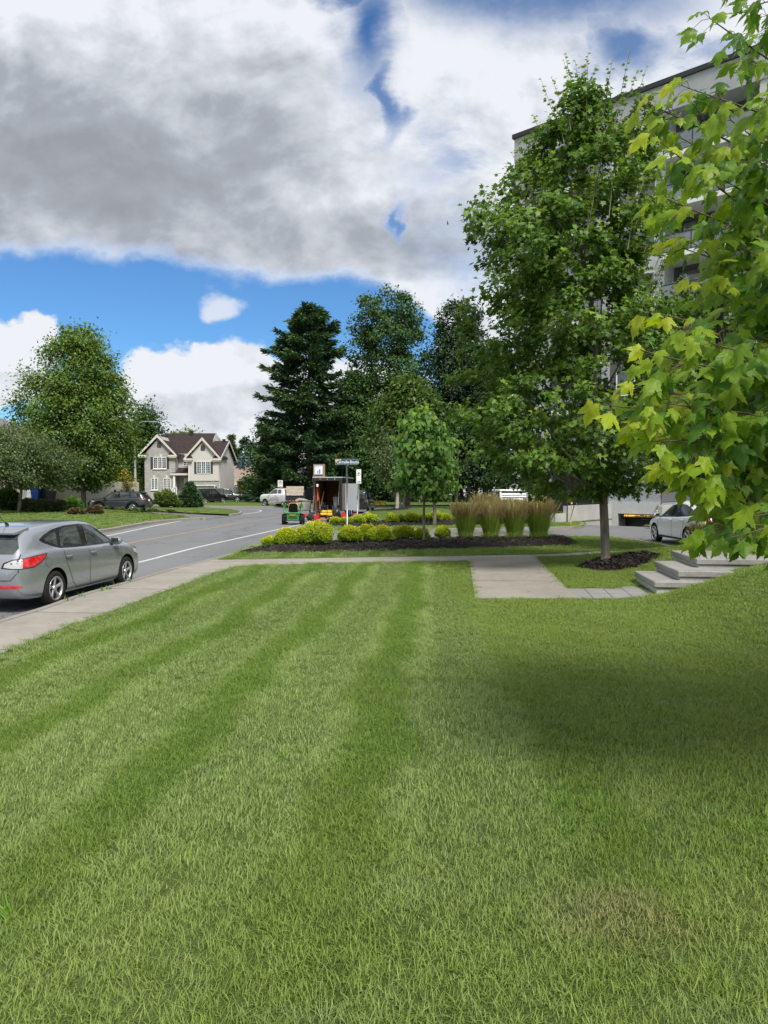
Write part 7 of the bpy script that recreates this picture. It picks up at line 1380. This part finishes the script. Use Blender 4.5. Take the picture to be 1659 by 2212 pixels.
bpx('garden_shrub', 'lime green shrub left of the big maple trunk', 152, 1104, 36, 26, G4, 2000, .16, 312, toptint=.6); bpx('garden_shrub', 'low brown-leaved shrub left of the big maple trunk foot', 162, 1114, 32, 16, leafmat('brown_leaf', [(.05, .045, .02), (.09, .07, .03), (.12, .09, .04), (.16, .13, .05)], .2), 1500, .12, 313, toptint=.4)
bpx('garden_shrub', 'low brown-leaved shrub right of the big maple trunk foot', 200, 1113, 38, 20, bpy.data.materials['brown_leaf'], 1600, .12, 314, toptint=.3); bpx('garden_shrub', 'lime green shrub behind the charcoal crossover bonnet', 205, 1098, 30, 18, G4, 1200, .15, 315)
bpx('garden_shrub', 'big rounded green bush beside the stone house steps', 352, 1096, 46, 35, leafmat('round_bush', [(.05, .09, .02), (.09, .14, .03), (.14, .19, .04), (.22, .24, .06)], .25), 3200, .16, 316, toptint=.5); bpx('garden_shrub', 'low olive bush right of the big rounded one', 378, 1096, 26, 16, G5, 1200, .15, 317)
def hosta(px_, py_, w_, lab_, seed):
    g = np.random.default_rng(seed); q = atg(px_, py_); k = q.y / F; R = w_ * k / 2; o = thing('hosta', lab_, 'plant', (q.x, q.y, float(hl(q.x, q.y))), 0, 'hostas along the driveway'); n = 120; a = g.uniform(0, 2 * pi, n); r_ = R * g.uniform(.1, .6, n); P = np.c_[np.cos(a) * r_, np.sin(a) * r_, .30 * (1 - r_ / R) + .08]
    V, Fc = leafset(P, g.uniform(.2, .36, n), np.c_[np.cos(a), np.sin(a), g.uniform(.0, .9, n)], np.c_[np.cos(a) * .2, np.sin(a) * .2, np.ones(n)], T_HEART * [1, .8]); link('leaves', fast_mesh('leaves', V, Fc, tint=g.uniform(.1, 1, n)), HOSTA, o)
HOSTA = leafmat('hosta_leaf', [(.05, .10, .04), (.08, .15, .05), (.16, .22, .09), (.45, .50, .35)], .25)
for j, (a, b_, w_, l_) in enumerate(((258, 1108, 18, 'hosta leftmost along the driveway edge'), (292, 1109.5, 34, 'large hosta in front of the crossover rear wheel'), (331, 1111, 30, 'hosta behind the crossover bumper'), (370, 1113, 28, 'hosta rightmost, by the bare end of the driveway edge'), (224, 1106, 26, 'hosta in front of the crossover front wheel'))): hosta(a, b_, w_, l_, 400 + j)
g = np.random.default_rng(9); P = np.c_[g.uniform(-2.2, .2, 260), g.uniform(71, 72.5, 260), g.uniform(.3, .75, 260)]; V, Fc = leafset(P, .18, g.normal(size=P.shape), g.normal(size=P.shape) + [0, -1, .5], T_FAR); prop(link('daylilies', fast_mesh('daylilies', V, Fc, tint=g.uniform(0, 1, 260)), leafmat('lily', [(.6, .3, .05), (.7, .5, .1), (.1, .25, .03), (.7, .2, .05)], .3)), 'patch of orange and yellow daylilies at the edge of the wood', 'flowers', kind='stuff')
# light shrubs behind the stair railing
bpx('garden_shrub', 'tall airy pale green shrub behind the black stair railing', 1600, 1165, 190, 230, leafmat('airy', [(.06, .11, .03), (.10, .17, .05), (.17, .25, .08), (.28, .36, .16)], .4), 5200, .10, 320, T=T_FAR, lumpy=.3) if False else None
tree('garden_shrub', 'tall airy pale green shrub behind the black stair railing', 1610, 19.0, [(1120, 1530, 1720), (1040, 1500, 1740), (950, 1490, 1740), (880, 1520, 1730), (840, 1570, 1700)], z0=.7, tr=.05, limbs=18, tips=240, per=30, ls=.10, lm=leafmat('airy_leaf', [(.04, .09, .02), (.07, .14, .035), (.12, .20, .06), (.25, .33, .14)], .4), clump=.4, seed=41, cat='shrub')

# ---- bright maple leaning in from the right, close to the camera
def leaf_template():
    half = [(0, 0), (-.07, .07), (-.05, .16), (-.10, .26), (.0, .255), (.06, .30), (.12, .27), (.16, .34), (.22, .33), (.27, .42), (.34, .43), (.38, .50), (.45, .50), (.60, .60), (.53, .47), (.54, .40), (.47, .33), (.47, .26), (.42, .19), (.50, .21), (.55, .26), (.60, .22), (.68, .23), (.72, .17), (.80, .14), (.86, .07), (1.08, 0)]
    out = half + [(a, -b) for a, b in half[-2:0:-1]]; V = [Vector(p) for p in out]; n = len(V); mid = [(t, 0) for t in (.12, .25, .38, .5, .62, .75, .9)] + [(a, s * b) for s in (-1, 1) for a, b in ((.12, .12), (.25, .22), (.38, .32), (.3, .1), (.55, .1), (.7, .08))]
    V += [Vector(m) for m in mid]; E = [(i, (i + 1) % n) for i in range(n)]; r = delaunay_2d_cdt(V, E, [list(range(n))], 1, 1e-5); return np.array([(p.x, p.y) for p in r[0]]), np.array([list(f) for f in r[2]])
def leaf_mat_near():
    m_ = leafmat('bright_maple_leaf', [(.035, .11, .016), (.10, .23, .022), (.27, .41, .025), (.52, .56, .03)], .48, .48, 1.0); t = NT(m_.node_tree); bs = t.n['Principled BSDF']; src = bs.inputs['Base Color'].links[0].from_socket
    u = t.sep(t.node('ShaderNodeUVMap').outputs[0]); x, y = u[0], t.m('ABSOLUTE', u[1]); w = .010
    v1 = t.m('LESS_THAN', y, w); v2 = t.m('LESS_THAN', t.m('ABSOLUTE', t.m('SUBTRACT', t.m('MULTIPLY', y, .80), t.m('MULTIPLY', x, .72))), w); q = t.m('FRACT', t.m('MULTIPLY', t.m('SUBTRACT', x, t.m('MULTIPLY', y, .8)), 9.0)); v3 = t.m('MULTIPLY', t.m('LESS_THAN', q, .16), .55)
    v = t.m('MAXIMUM', t.m('MAXIMUM', v1, v2), v3); ob = t.node('ShaderNodeNewGeometry').outputs['Position']; blot = t.ss(.35, .7, t.noise(ob, 26.0, 3)); c = t.mix(t.m('MULTIPLY', blot, .4), src, t.mix(1.0, src, (.62, .72, .6), 'MULTIPLY')); c = t.mix(t.m('MULTIPLY', v, .55), c, t.mix(1.0, src, (.42, .52, .5), 'MULTIPLY')); t.put(bs.inputs['Base Color'], c)
    for n_ in t.n:
        if n_.type == 'BSDF_TRANSLUCENT': t.put(n_.inputs[0], t.mix(1.0, c, (1.35, 1.3, .6), 'MULTIPLY'))
    b = t.node('ShaderNodeBump'); b.inputs['Strength'].default_value = .6; b.inputs['Distance'].default_value = .003; t.put(b.inputs['Height'], t.m('SUBTRACT', 1.0, v)); t.put(bs.inputs['Normal'], b.outputs[0]); return m_
def near_maple():
    g = np.random.default_rng(77); X0, Y0 = 4.3, 4.4; z0 = float(hl(X0, Y0)); O = thing('maple_tree', 'bright yellow-green maple reaching in from the right edge, close to the camera', 'tree', (X0, Y0, z0)); OV = Vector((X0, Y0, z0)); mb = MB(); mb.tube([(0, 0, -.2), (.02, 0, 1.5), (-.05, .05, 3.5), (0, 0, 5.2)], [.11, .09, .06, .03], 12)
    tips = [(1560, 1085, 3.5), (1515, 1105, 3.9), (1590, 1120, 3.2), (1570, 1030, 3.8), (1500, 1055, 4.0), (1625, 1085, 3.4), (1610, 960, 3.9), (1500, 70, 3.7), (1570, -10, 4.0), (1350, 245, 3.8), (1385, 330, 3.5), (1440, 215, 4.4), (1385, 450, 3.7), (1425, 560, 4.3), (1500, 400, 3.5), (1470, 640, 3.6), (1365, 700, 3.5), (1348, 785, 3.2), (1338, 865, 3.5), (1268, 905, 3.3), (1335, 965, 3.7), (1372, 1015, 3.3), (1412, 1085, 3.4), (1545, 1165, 3.1), (1600, 1140, 3.3), (1440, 880, 3.9), (1500, 770, 3.2), (1560, 560, 3.5), (1545, 290, 3.3), (1590, 160, 3.6), (1610, 420, 3.9), (1520, 1010, 4.0), (1590, 900, 3.2), (1600, 700, 3.7), (1480, 960, 3.3), (1440, 330, 4.0), (1450, 1000, 4.2), (1420, 780, 4.1), (1550, 450, 4.2), (1640, 560, 3.3), (1630, 260, 3.2), (1400, 900, 3.3), (1560, 1050, 3.5), (1640, 1000, 3.6), (1640, 820, 3.4), (1520, 520, 3.9), (1650, 60, 4.0), (1460, 1110, 3.7), (1530, 860, 3.6)]
    LP = []; LD = []; LN = []; LS = []; LT = []
    def leafy(pts, n0, w, tip_y):
        m = len(pts)
        i = n0
        while i < m:
            p = pts[i]; t = (pts[min(i + 1, m - 1)] - pts[i - 1]).normalized(); f = i / (m - 1); ax = t.cross(Vector((0, 0, 1))).normalized(); rot = g.uniform(0, pi)
            for s_ in (-1, 1) if i < m - 1 else (-1, 0, 1):
                sd_ = (ax * cos(rot) + Vector((0, 0, 1)) * sin(rot) * .6) * s_ if s_ else t; d = (sd_ * .8 + t * .7 + Vector((0, 0, -.12))).normalized(); pl = g.uniform(.05, .10); b = p + d * pl + Vector((0, 0, -.01))
                mb.tube([p, p + d * pl * .5 + Vector((0, 0, .01)), b], [.0016, .0013, .0012], 4, smooth=False, caps=False)
                ld = (Vector((d.x, d.y, 0)) * .75 + Vector((0, 0, -1.0)) * g.uniform(.35, 1.3) + Vector(g.normal(size=3)) * .22); toward = Vector((-(OV + b).x, -(OV + b).y, .2)).normalized()
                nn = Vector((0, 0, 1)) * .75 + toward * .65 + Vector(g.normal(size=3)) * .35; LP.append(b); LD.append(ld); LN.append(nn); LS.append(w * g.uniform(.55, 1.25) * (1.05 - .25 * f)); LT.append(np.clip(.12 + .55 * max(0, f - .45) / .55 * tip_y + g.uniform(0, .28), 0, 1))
            i += 1 if g.uniform() < .4 else 2
    while len(tips) < 49 + 140:  # extra unseen crown beyond the frame, added to shade the right-hand lawn
        a = g.uniform(0, 2 * pi); r_ = 4.3 * sqrt(g.uniform(.05, 1)); x_, y_ = X0 + .6 + cos(a) * r_, Y0 - 1.5 + sin(a) * r_
        if x_ > .66 * y_ + .25: tips.append((x_, y_, -g.uniform(2.6, 6.6)))
    for _ in range(18): tips.append((g.uniform(1490, 1760), g.uniform(40, 1010), g.uniform(3.6, 4.9)))
    for j, (px_, py_, Y_) in enumerate(tips):
        e_ = (at(px_ + 34, py_ - (30 if py_ < 900 else (30 + (py_ - 900) * .28 if px_ < 1500 else 4)), Y_) - OV if Y_ > 0 else Vector((px_, py_, -Y_)) - OV); Lr = sqrt(e_.x ** 2 + e_.y ** 2); zs_ = min(max(.9, e_.z - Lr * .62), 4.9); s_ = Vector((0, 0, zs_)); mid = s_.lerp(e_, .55) + Vector((0, 0, .10 * Lr)) + Vector(g.normal(size=3)) * .05; pts = catmull([s_, mid, e_], 15); mb.tube(pts, [.016 * (1 - .86 * i / (len(pts) - 1)) for i in range(len(pts))], 6)
        ty = 1.0 if px_ < 1480 else .55; leafy(pts, 8, .120, ty)
        for i in range(8, 28, 2):
            p = pts[i]; t = (pts[i + 1] - pts[i - 1]).normalized(); a = g.uniform(0, 2 * pi); ax = t.cross(Vector((0, 0, 1))).normalized(); up_ = ax.cross(t); d = (t * .8 + ax * cos(a) * .8 + up_ * sin(a) * .5 + Vector((0, 0, .12))).normalized(); Lt = g.uniform(.16, .38) * (1 - .4 * i / 30); tw = [p + d * Lt * q + Vector((0, 0, -.05 * q * q)) for q in np.linspace(0, 1, 6)]; mb.tube(tw, [.0045 - .0006 * q for q in range(6)], 5); leafy(tw, 2, .118, ty * .85)
    T, TF = leaf_template(); P = np.array(LP); d = unit(np.array(LD)); n = np.array(LN); n = n - (n * d).sum(1, keepdims=True) * d; n = unit(n); s = np.cross(n, d); u = T[:, 0][None, :, None]; v = T[:, 1][None, :, None]; sz = np.array(LS)[:, None, None]; N = len(P)
    fold = g.uniform(.05, .45, N)[:, None, None]; dr = g.uniform(.0, .45, N)[:, None, None]; wv = .03 * np.sin(9 * u + 11 * np.abs(v) + g.uniform(0, 6, N)[:, None, None]); tw_ = g.normal(size=N)[:, None, None] * .25
    V = P[:, None] + sz * (u * d[:, None] + v * s[:, None] + (-fold * np.abs(v) - dr * u * u + wv + tw_ * u * v) * n[:, None]); K = len(T); Fc = (np.arange(N)[:, None, None] * K + TF[None]).reshape(-1, TF.shape[1]); uv = np.tile(T, (N, 1))
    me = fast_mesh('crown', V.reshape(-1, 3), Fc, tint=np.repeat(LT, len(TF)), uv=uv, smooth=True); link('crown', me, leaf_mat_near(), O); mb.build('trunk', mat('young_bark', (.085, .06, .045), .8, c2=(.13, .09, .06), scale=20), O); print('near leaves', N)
near_maple()

# ---- lawn grass: tufts scattered with geometry nodes over points that lie on the lawn
def grass_mat():
    m_ = bpy.data.materials.new('grass_blade'); m_.use_nodes = True; t = NT(m_.node_tree); bs = t.n['Principled BSDF']; pos = t.node('ShaderNodeNewGeometry').outputs['Position']; x, y, z = t.sep(pos); a = t.node('ShaderNodeAttribute', attribute_name='tint').outputs['Fac']; rnd = t.node('ShaderNodeObjectInfo').outputs['Random']
    n1 = t.noise(pos, .45, 3); n2 = t.noise(pos, 1.7, 5, .7); n3 = t.noise(t.vm('ADD', pos, (9, 4, 0)), .8, 5, .65)
    c = t.mix(t.ss(.3, .7, n1), (.135, .212, .020), (.190, .262, .030)); c = t.mix(t.m('MULTIPLY', a, .62), c, (.43, .53, .15)); c = t.mix(t.m('MULTIPLY', t.ss(.42, .72, n2), .42), c, (.32, .36, .12)); c = t.mix(t.m('MULTIPLY', t.ss(.5, .75, t.noise(pos, 5.5, 5, .7)), .32), c, (.07, .15, .025)); c = t.mix(t.m('MULTIPLY', t.ss(.52, .70, t.noise(t.vm('ADD', pos, (3, 8, 0)), 3.1, 5, .7)), .38), c, (.22, .34, .16)); c = t.mix(t.m('MULTIPLY', rnd, .35), c, (.085, .18, .034))
    dry = t.m('MULTIPLY', t.ss(.60, .78, n3), t.m('GREATER_THAN', a, .45)); c = t.mix(t.m('MULTIPLY', dry, .6), c, (.38, .33, .17))
    d1 = t.node('ShaderNodeVectorMath', operation='DISTANCE'); t.put(d1.inputs[0], t.vm('MULTIPLY', pos, (1, 1, 0))); d1.inputs[1].default_value = (.85, 2.62, 0); dp = t.m('MULTIPLY', t.ss(.36, .08, t.m('ADD', d1.outputs['Value'], t.m('MULTIPLY', t.m('SUBTRACT', n2, .5), .6))), t.m('GREATER_THAN', a, .30)); c = t.mix(t.m('MULTIPLY', dp, .75), c, (.36, .30, .17))
    s_ = t.m('DIVIDE', t.m('ADD', t.m('SUBTRACT', x, t.m('MULTIPLY', t.m('SUBTRACT', y, 10.0), .07)), 1.0), 1.27); s_ = t.m('ADD', s_, t.m('ADD', t.m('MULTIPLY', t.m('SUBTRACT', n2, .5), .42), t.m('MULTIPLY', t.m('SUBTRACT', n1, .5), .55))); st = t.ss(-.15, .95, t.m('COSINE', t.m('MULTIPLY', s_, 2 * pi))); fade = t.m('MULTIPLY', t.ss(1.6, .8, x), t.m('ADD', .22, t.m('MULTIPLY', .78, t.ss(1.8, 4.6, y)))); c = t.mix(t.m('MULTIPLY', t.m('MULTIPLY', st, fade), .66), c, t.mix(1.0, c, (.50, .68, .30), 'MULTIPLY')); c = t.mix(t.m('MULTIPLY', t.m('MULTIPLY', t.m('SUBTRACT', 1.0, st), fade), .36), c, (.36, .47, .20))  # mowing stripes: light and shade of bent blades painted into the colour
    t.put(bs.inputs['Base Color'], c); bs.inputs['Roughness'].default_value = .55; bs.inputs['Specular IOR Level'].default_value = .3; tr = t.node('ShaderNodeBsdfTranslucent'); t.put(tr.inputs[0], c); mx = t.node('ShaderNodeMixShader'); mx.inputs[0].default_value = .3; t.l.new(bs.outputs[0], mx.inputs[1]); t.l.new(tr.outputs[0], mx.inputs[2]); t.l.new(mx.outputs[0], t.n['Material Output'].inputs[0]); return m_
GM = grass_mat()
def tuft(name, n, rad, h0, h1, w, seed, nseg=3, lean=.5):
    g = np.random.default_rng(seed); a = g.uniform(0, 2 * pi, n); r_ = rad * np.sqrt(g.uniform(0, 1, n)); B = np.c_[np.cos(a) * r_, np.sin(a) * r_, np.full(n, -.006)]; la = g.uniform(0, 2 * pi, n); D_ = np.c_[np.cos(la), np.sin(la), np.zeros(n)]; hh = g.uniform(h0, h1, n); le = hh * g.uniform(.1, 1.0, n) * lean * 1.6; s = np.c_[-np.sin(la), np.cos(la), np.zeros(n)]; vs = []
    for i in range(nseg + 1): t = i / nseg; c = B + D_ * (le * t ** 1.7)[:, None] + np.array([0, 0, 1]) * (hh * (t - .25 * t * t))[:, None]; ww = w * (1 - .9 * t ** 1.5); vs += [c - s * ww / 2, c + s * ww / 2]
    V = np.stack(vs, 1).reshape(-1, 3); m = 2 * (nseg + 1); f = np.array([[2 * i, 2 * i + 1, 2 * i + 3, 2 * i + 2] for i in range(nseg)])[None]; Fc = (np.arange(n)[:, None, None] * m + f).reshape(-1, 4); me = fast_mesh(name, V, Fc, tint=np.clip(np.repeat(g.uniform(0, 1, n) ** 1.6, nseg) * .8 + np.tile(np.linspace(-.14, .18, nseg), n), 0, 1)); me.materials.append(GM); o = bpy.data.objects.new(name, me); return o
def scatter(name, label, pts, rot, scl, tufts):
    colx = bpy.data.collections.new(name + '_tufts'); [colx.objects.link(o) for o in tufts]; me = bpy.data.meshes.new(name); n = len(pts); me.vertices.add(n); me.vertices.foreach_set('co', pts.astype(np.float32).ravel())
    a = me.attributes.new('rot', 'FLOAT_VECTOR', 'POINT'); a.data.foreach_set('vector', rot.astype(np.float32).ravel()); a = me.attributes.new('scl', 'FLOAT', 'POINT'); a.data.foreach_set('value', scl.astype(np.float32)); o = link(name, me); prop(o, label, 'grass', kind='stuff')
    ng = bpy.data.node_groups.new(name, 'GeometryNodeTree'); ng.interface.new_socket('Geometry', in_out='INPUT', socket_type='NodeSocketGeometry'); ng.interface.new_socket('Geometry', in_out='OUTPUT', socket_type='NodeSocketGeometry'); N = ng.nodes; L = ng.links; i = N.new('NodeGroupInput'); ou = N.new('NodeGroupOutput'); ip = N.new('GeometryNodeInstanceOnPoints'); ci = N.new('GeometryNodeCollectionInfo'); ci.inputs['Collection'].default_value = colx; ci.inputs['Separate Children'].default_value = True; ci.inputs['Reset Children'].default_value = True
    ip.inputs['Pick Instance'].default_value = True; ar = N.new('GeometryNodeInputNamedAttribute'); ar.data_type = 'FLOAT_VECTOR'; ar.inputs[0].default_value = 'rot'; asc = N.new('GeometryNodeInputNamedAttribute'); asc.data_type = 'FLOAT'; asc.inputs[0].default_value = 'scl'
    L.new(i.outputs[0], ip.inputs['Points']); L.new(ci.outputs[0], ip.inputs['Instance']); L.new(ar.outputs[0], ip.inputs['Rotation']); L.new(asc.outputs[0], ip.inputs['Scale']); L.new(ip.outputs[0], ou.inputs[0]); md = o.modifiers.new('scatter', 'NODES'); md.node_group = ng
def lawn_points(n, x0, x1, y0, y1, seed, edge=.02, fr=.62):
    g = np.random.default_rng(seed); P = g.uniform((x0, y0), (x1, y1), (n, 2)); P = P[np.abs(P[:, 0]) < fr * P[:, 1] + 1.1]; bad = np.zeros(len(P), bool)
    for nm, Q in POLY:
        Qa = np.asarray(Q); m = (P[:, 0] > Qa[:, 0].min() - .1) & (P[:, 0] < Qa[:, 0].max() + .1) & (P[:, 1] > Qa[:, 1].min() - .1) & (P[:, 1] < Qa[:, 1].max() + .1)
        if m.any(): bad[np.where(m)[0][inside(Q, P[m, 0], P[m, 1])]] = True
    P = P[~bad]; s = (P[:, 0] - .07 * (P[:, 1] - 10) + 1.0) / 1.27; ln = np.where(np.cos(2 * pi * s) > 0, 1, -1) * .28 * S(1.8, .6, P[:, 0]) * S(2, 5, P[:, 1]); R = np.c_[ln + g.normal(size=len(P)) * .10, g.normal(size=len(P)) * .12, g.uniform(-.5, .5, len(P))]
    return np.c_[P, hl(P[:, 0], P[:, 1])], R, g
def do_grass():
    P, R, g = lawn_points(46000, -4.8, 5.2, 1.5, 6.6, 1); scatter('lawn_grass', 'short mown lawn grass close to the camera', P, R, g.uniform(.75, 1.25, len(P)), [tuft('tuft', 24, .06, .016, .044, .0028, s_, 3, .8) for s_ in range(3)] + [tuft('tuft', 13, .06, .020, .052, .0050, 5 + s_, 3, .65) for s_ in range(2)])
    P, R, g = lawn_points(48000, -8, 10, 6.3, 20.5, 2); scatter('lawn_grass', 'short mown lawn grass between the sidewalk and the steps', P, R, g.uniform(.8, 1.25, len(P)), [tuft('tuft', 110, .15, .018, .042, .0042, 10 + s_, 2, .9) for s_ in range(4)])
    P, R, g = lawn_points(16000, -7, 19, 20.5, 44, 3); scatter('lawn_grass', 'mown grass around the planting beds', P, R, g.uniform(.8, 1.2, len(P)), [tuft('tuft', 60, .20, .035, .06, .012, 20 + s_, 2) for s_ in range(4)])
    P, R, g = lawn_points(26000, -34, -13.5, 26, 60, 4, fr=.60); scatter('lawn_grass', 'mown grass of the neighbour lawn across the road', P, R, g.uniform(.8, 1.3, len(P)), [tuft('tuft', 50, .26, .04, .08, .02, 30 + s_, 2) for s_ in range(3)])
    # brighter broad-bladed weeds in the foreground
    pts = []; g = np.random.default_rng(12)
    for cx_, cy_, n, r_ in ((.95, 3.55, 26, .28), (1.75, 3.35, 16, .18), (-1.55, 2.75, 12, .15), (2.1, 2.5, 12, .2), (-.2, 4.6, 8, .3)): pts.append(g.normal(size=(n, 2)) * r_ * .6 + (cx_, cy_))
    P = np.concatenate(pts); P = np.c_[P, hl(P[:, 0], P[:, 1])]; R = np.c_[g.normal(size=(len(P), 2)) * .2, g.uniform(0, 6, len(P))]; W = tuft('weed_tuft', 12, .035, .03, .062, .0055, 44, 3, .6); W.data.materials[0] = leafmat('weed_blade', [(.12, .27, .03), (.17, .32, .04), (.22, .36, .06), (.26, .40, .08)], .4, gain=1.0); scatter('weeds', 'brighter broad-bladed weeds in the near lawn', P, R, g.uniform(.7, 1.3, len(P)), [W])
do_grass()
g = np.random.default_rng(21); W_P = np.asarray(walk_poly + sw_poly[:0]); P = g.uniform(W_P.min(0), W_P.max(0), (150, 2)); P = P[inside(walk_poly, P[:, 0], P[:, 1])][:70]; n = len(P); P = np.c_[P, hl(P[:, 0], P[:, 1]) + .019]; V, Fc = leafset(P, g.uniform(.02, .075, n), np.c_[g.normal(size=(n, 2)), np.zeros(n)], np.c_[np.zeros((n, 2)), np.ones(n)], T_FAR * [1, .7], 0, 0); prop(link('walkway_debris', fast_mesh('walkway_debris', V, Fc, tint=g.uniform(0, .7, n)), M['chips']), 'dark bark bits and dead leaves scattered on the walkway slabs', 'debris', kind='stuff')
# weeds in the gutter beside the silver car
gk = np.random.default_rng(3)
for j, (px_, py_) in enumerate(((150, 1300), (225, 1279), (235, 1276), (284, 1259), (178, 1291), (255, 1268))):
    q = atz(px_, py_, .12); n = 9; a = gk.uniform(0, 2 * pi, n); P = np.c_[gk.normal(size=n) * .02, gk.normal(size=n) * .02, gk.uniform(0, .12, n)]; V, Fc = leafset(P, gk.uniform(.08, .16, n), np.c_[np.cos(a) * .5, np.sin(a) * .5, np.ones(n)], gk.normal(size=(n, 3)), T_FAR * [1, .22]); o = link('gutter_weed', fast_mesh('gutter_weed', V, Fc, tint=gk.uniform(0, 1, n)), G4, None, (q.x - .03, q.y, .03)); prop(o, 'little weed tuft growing in the gutter beside the silver car', 'weed', 'weeds in the gutter')
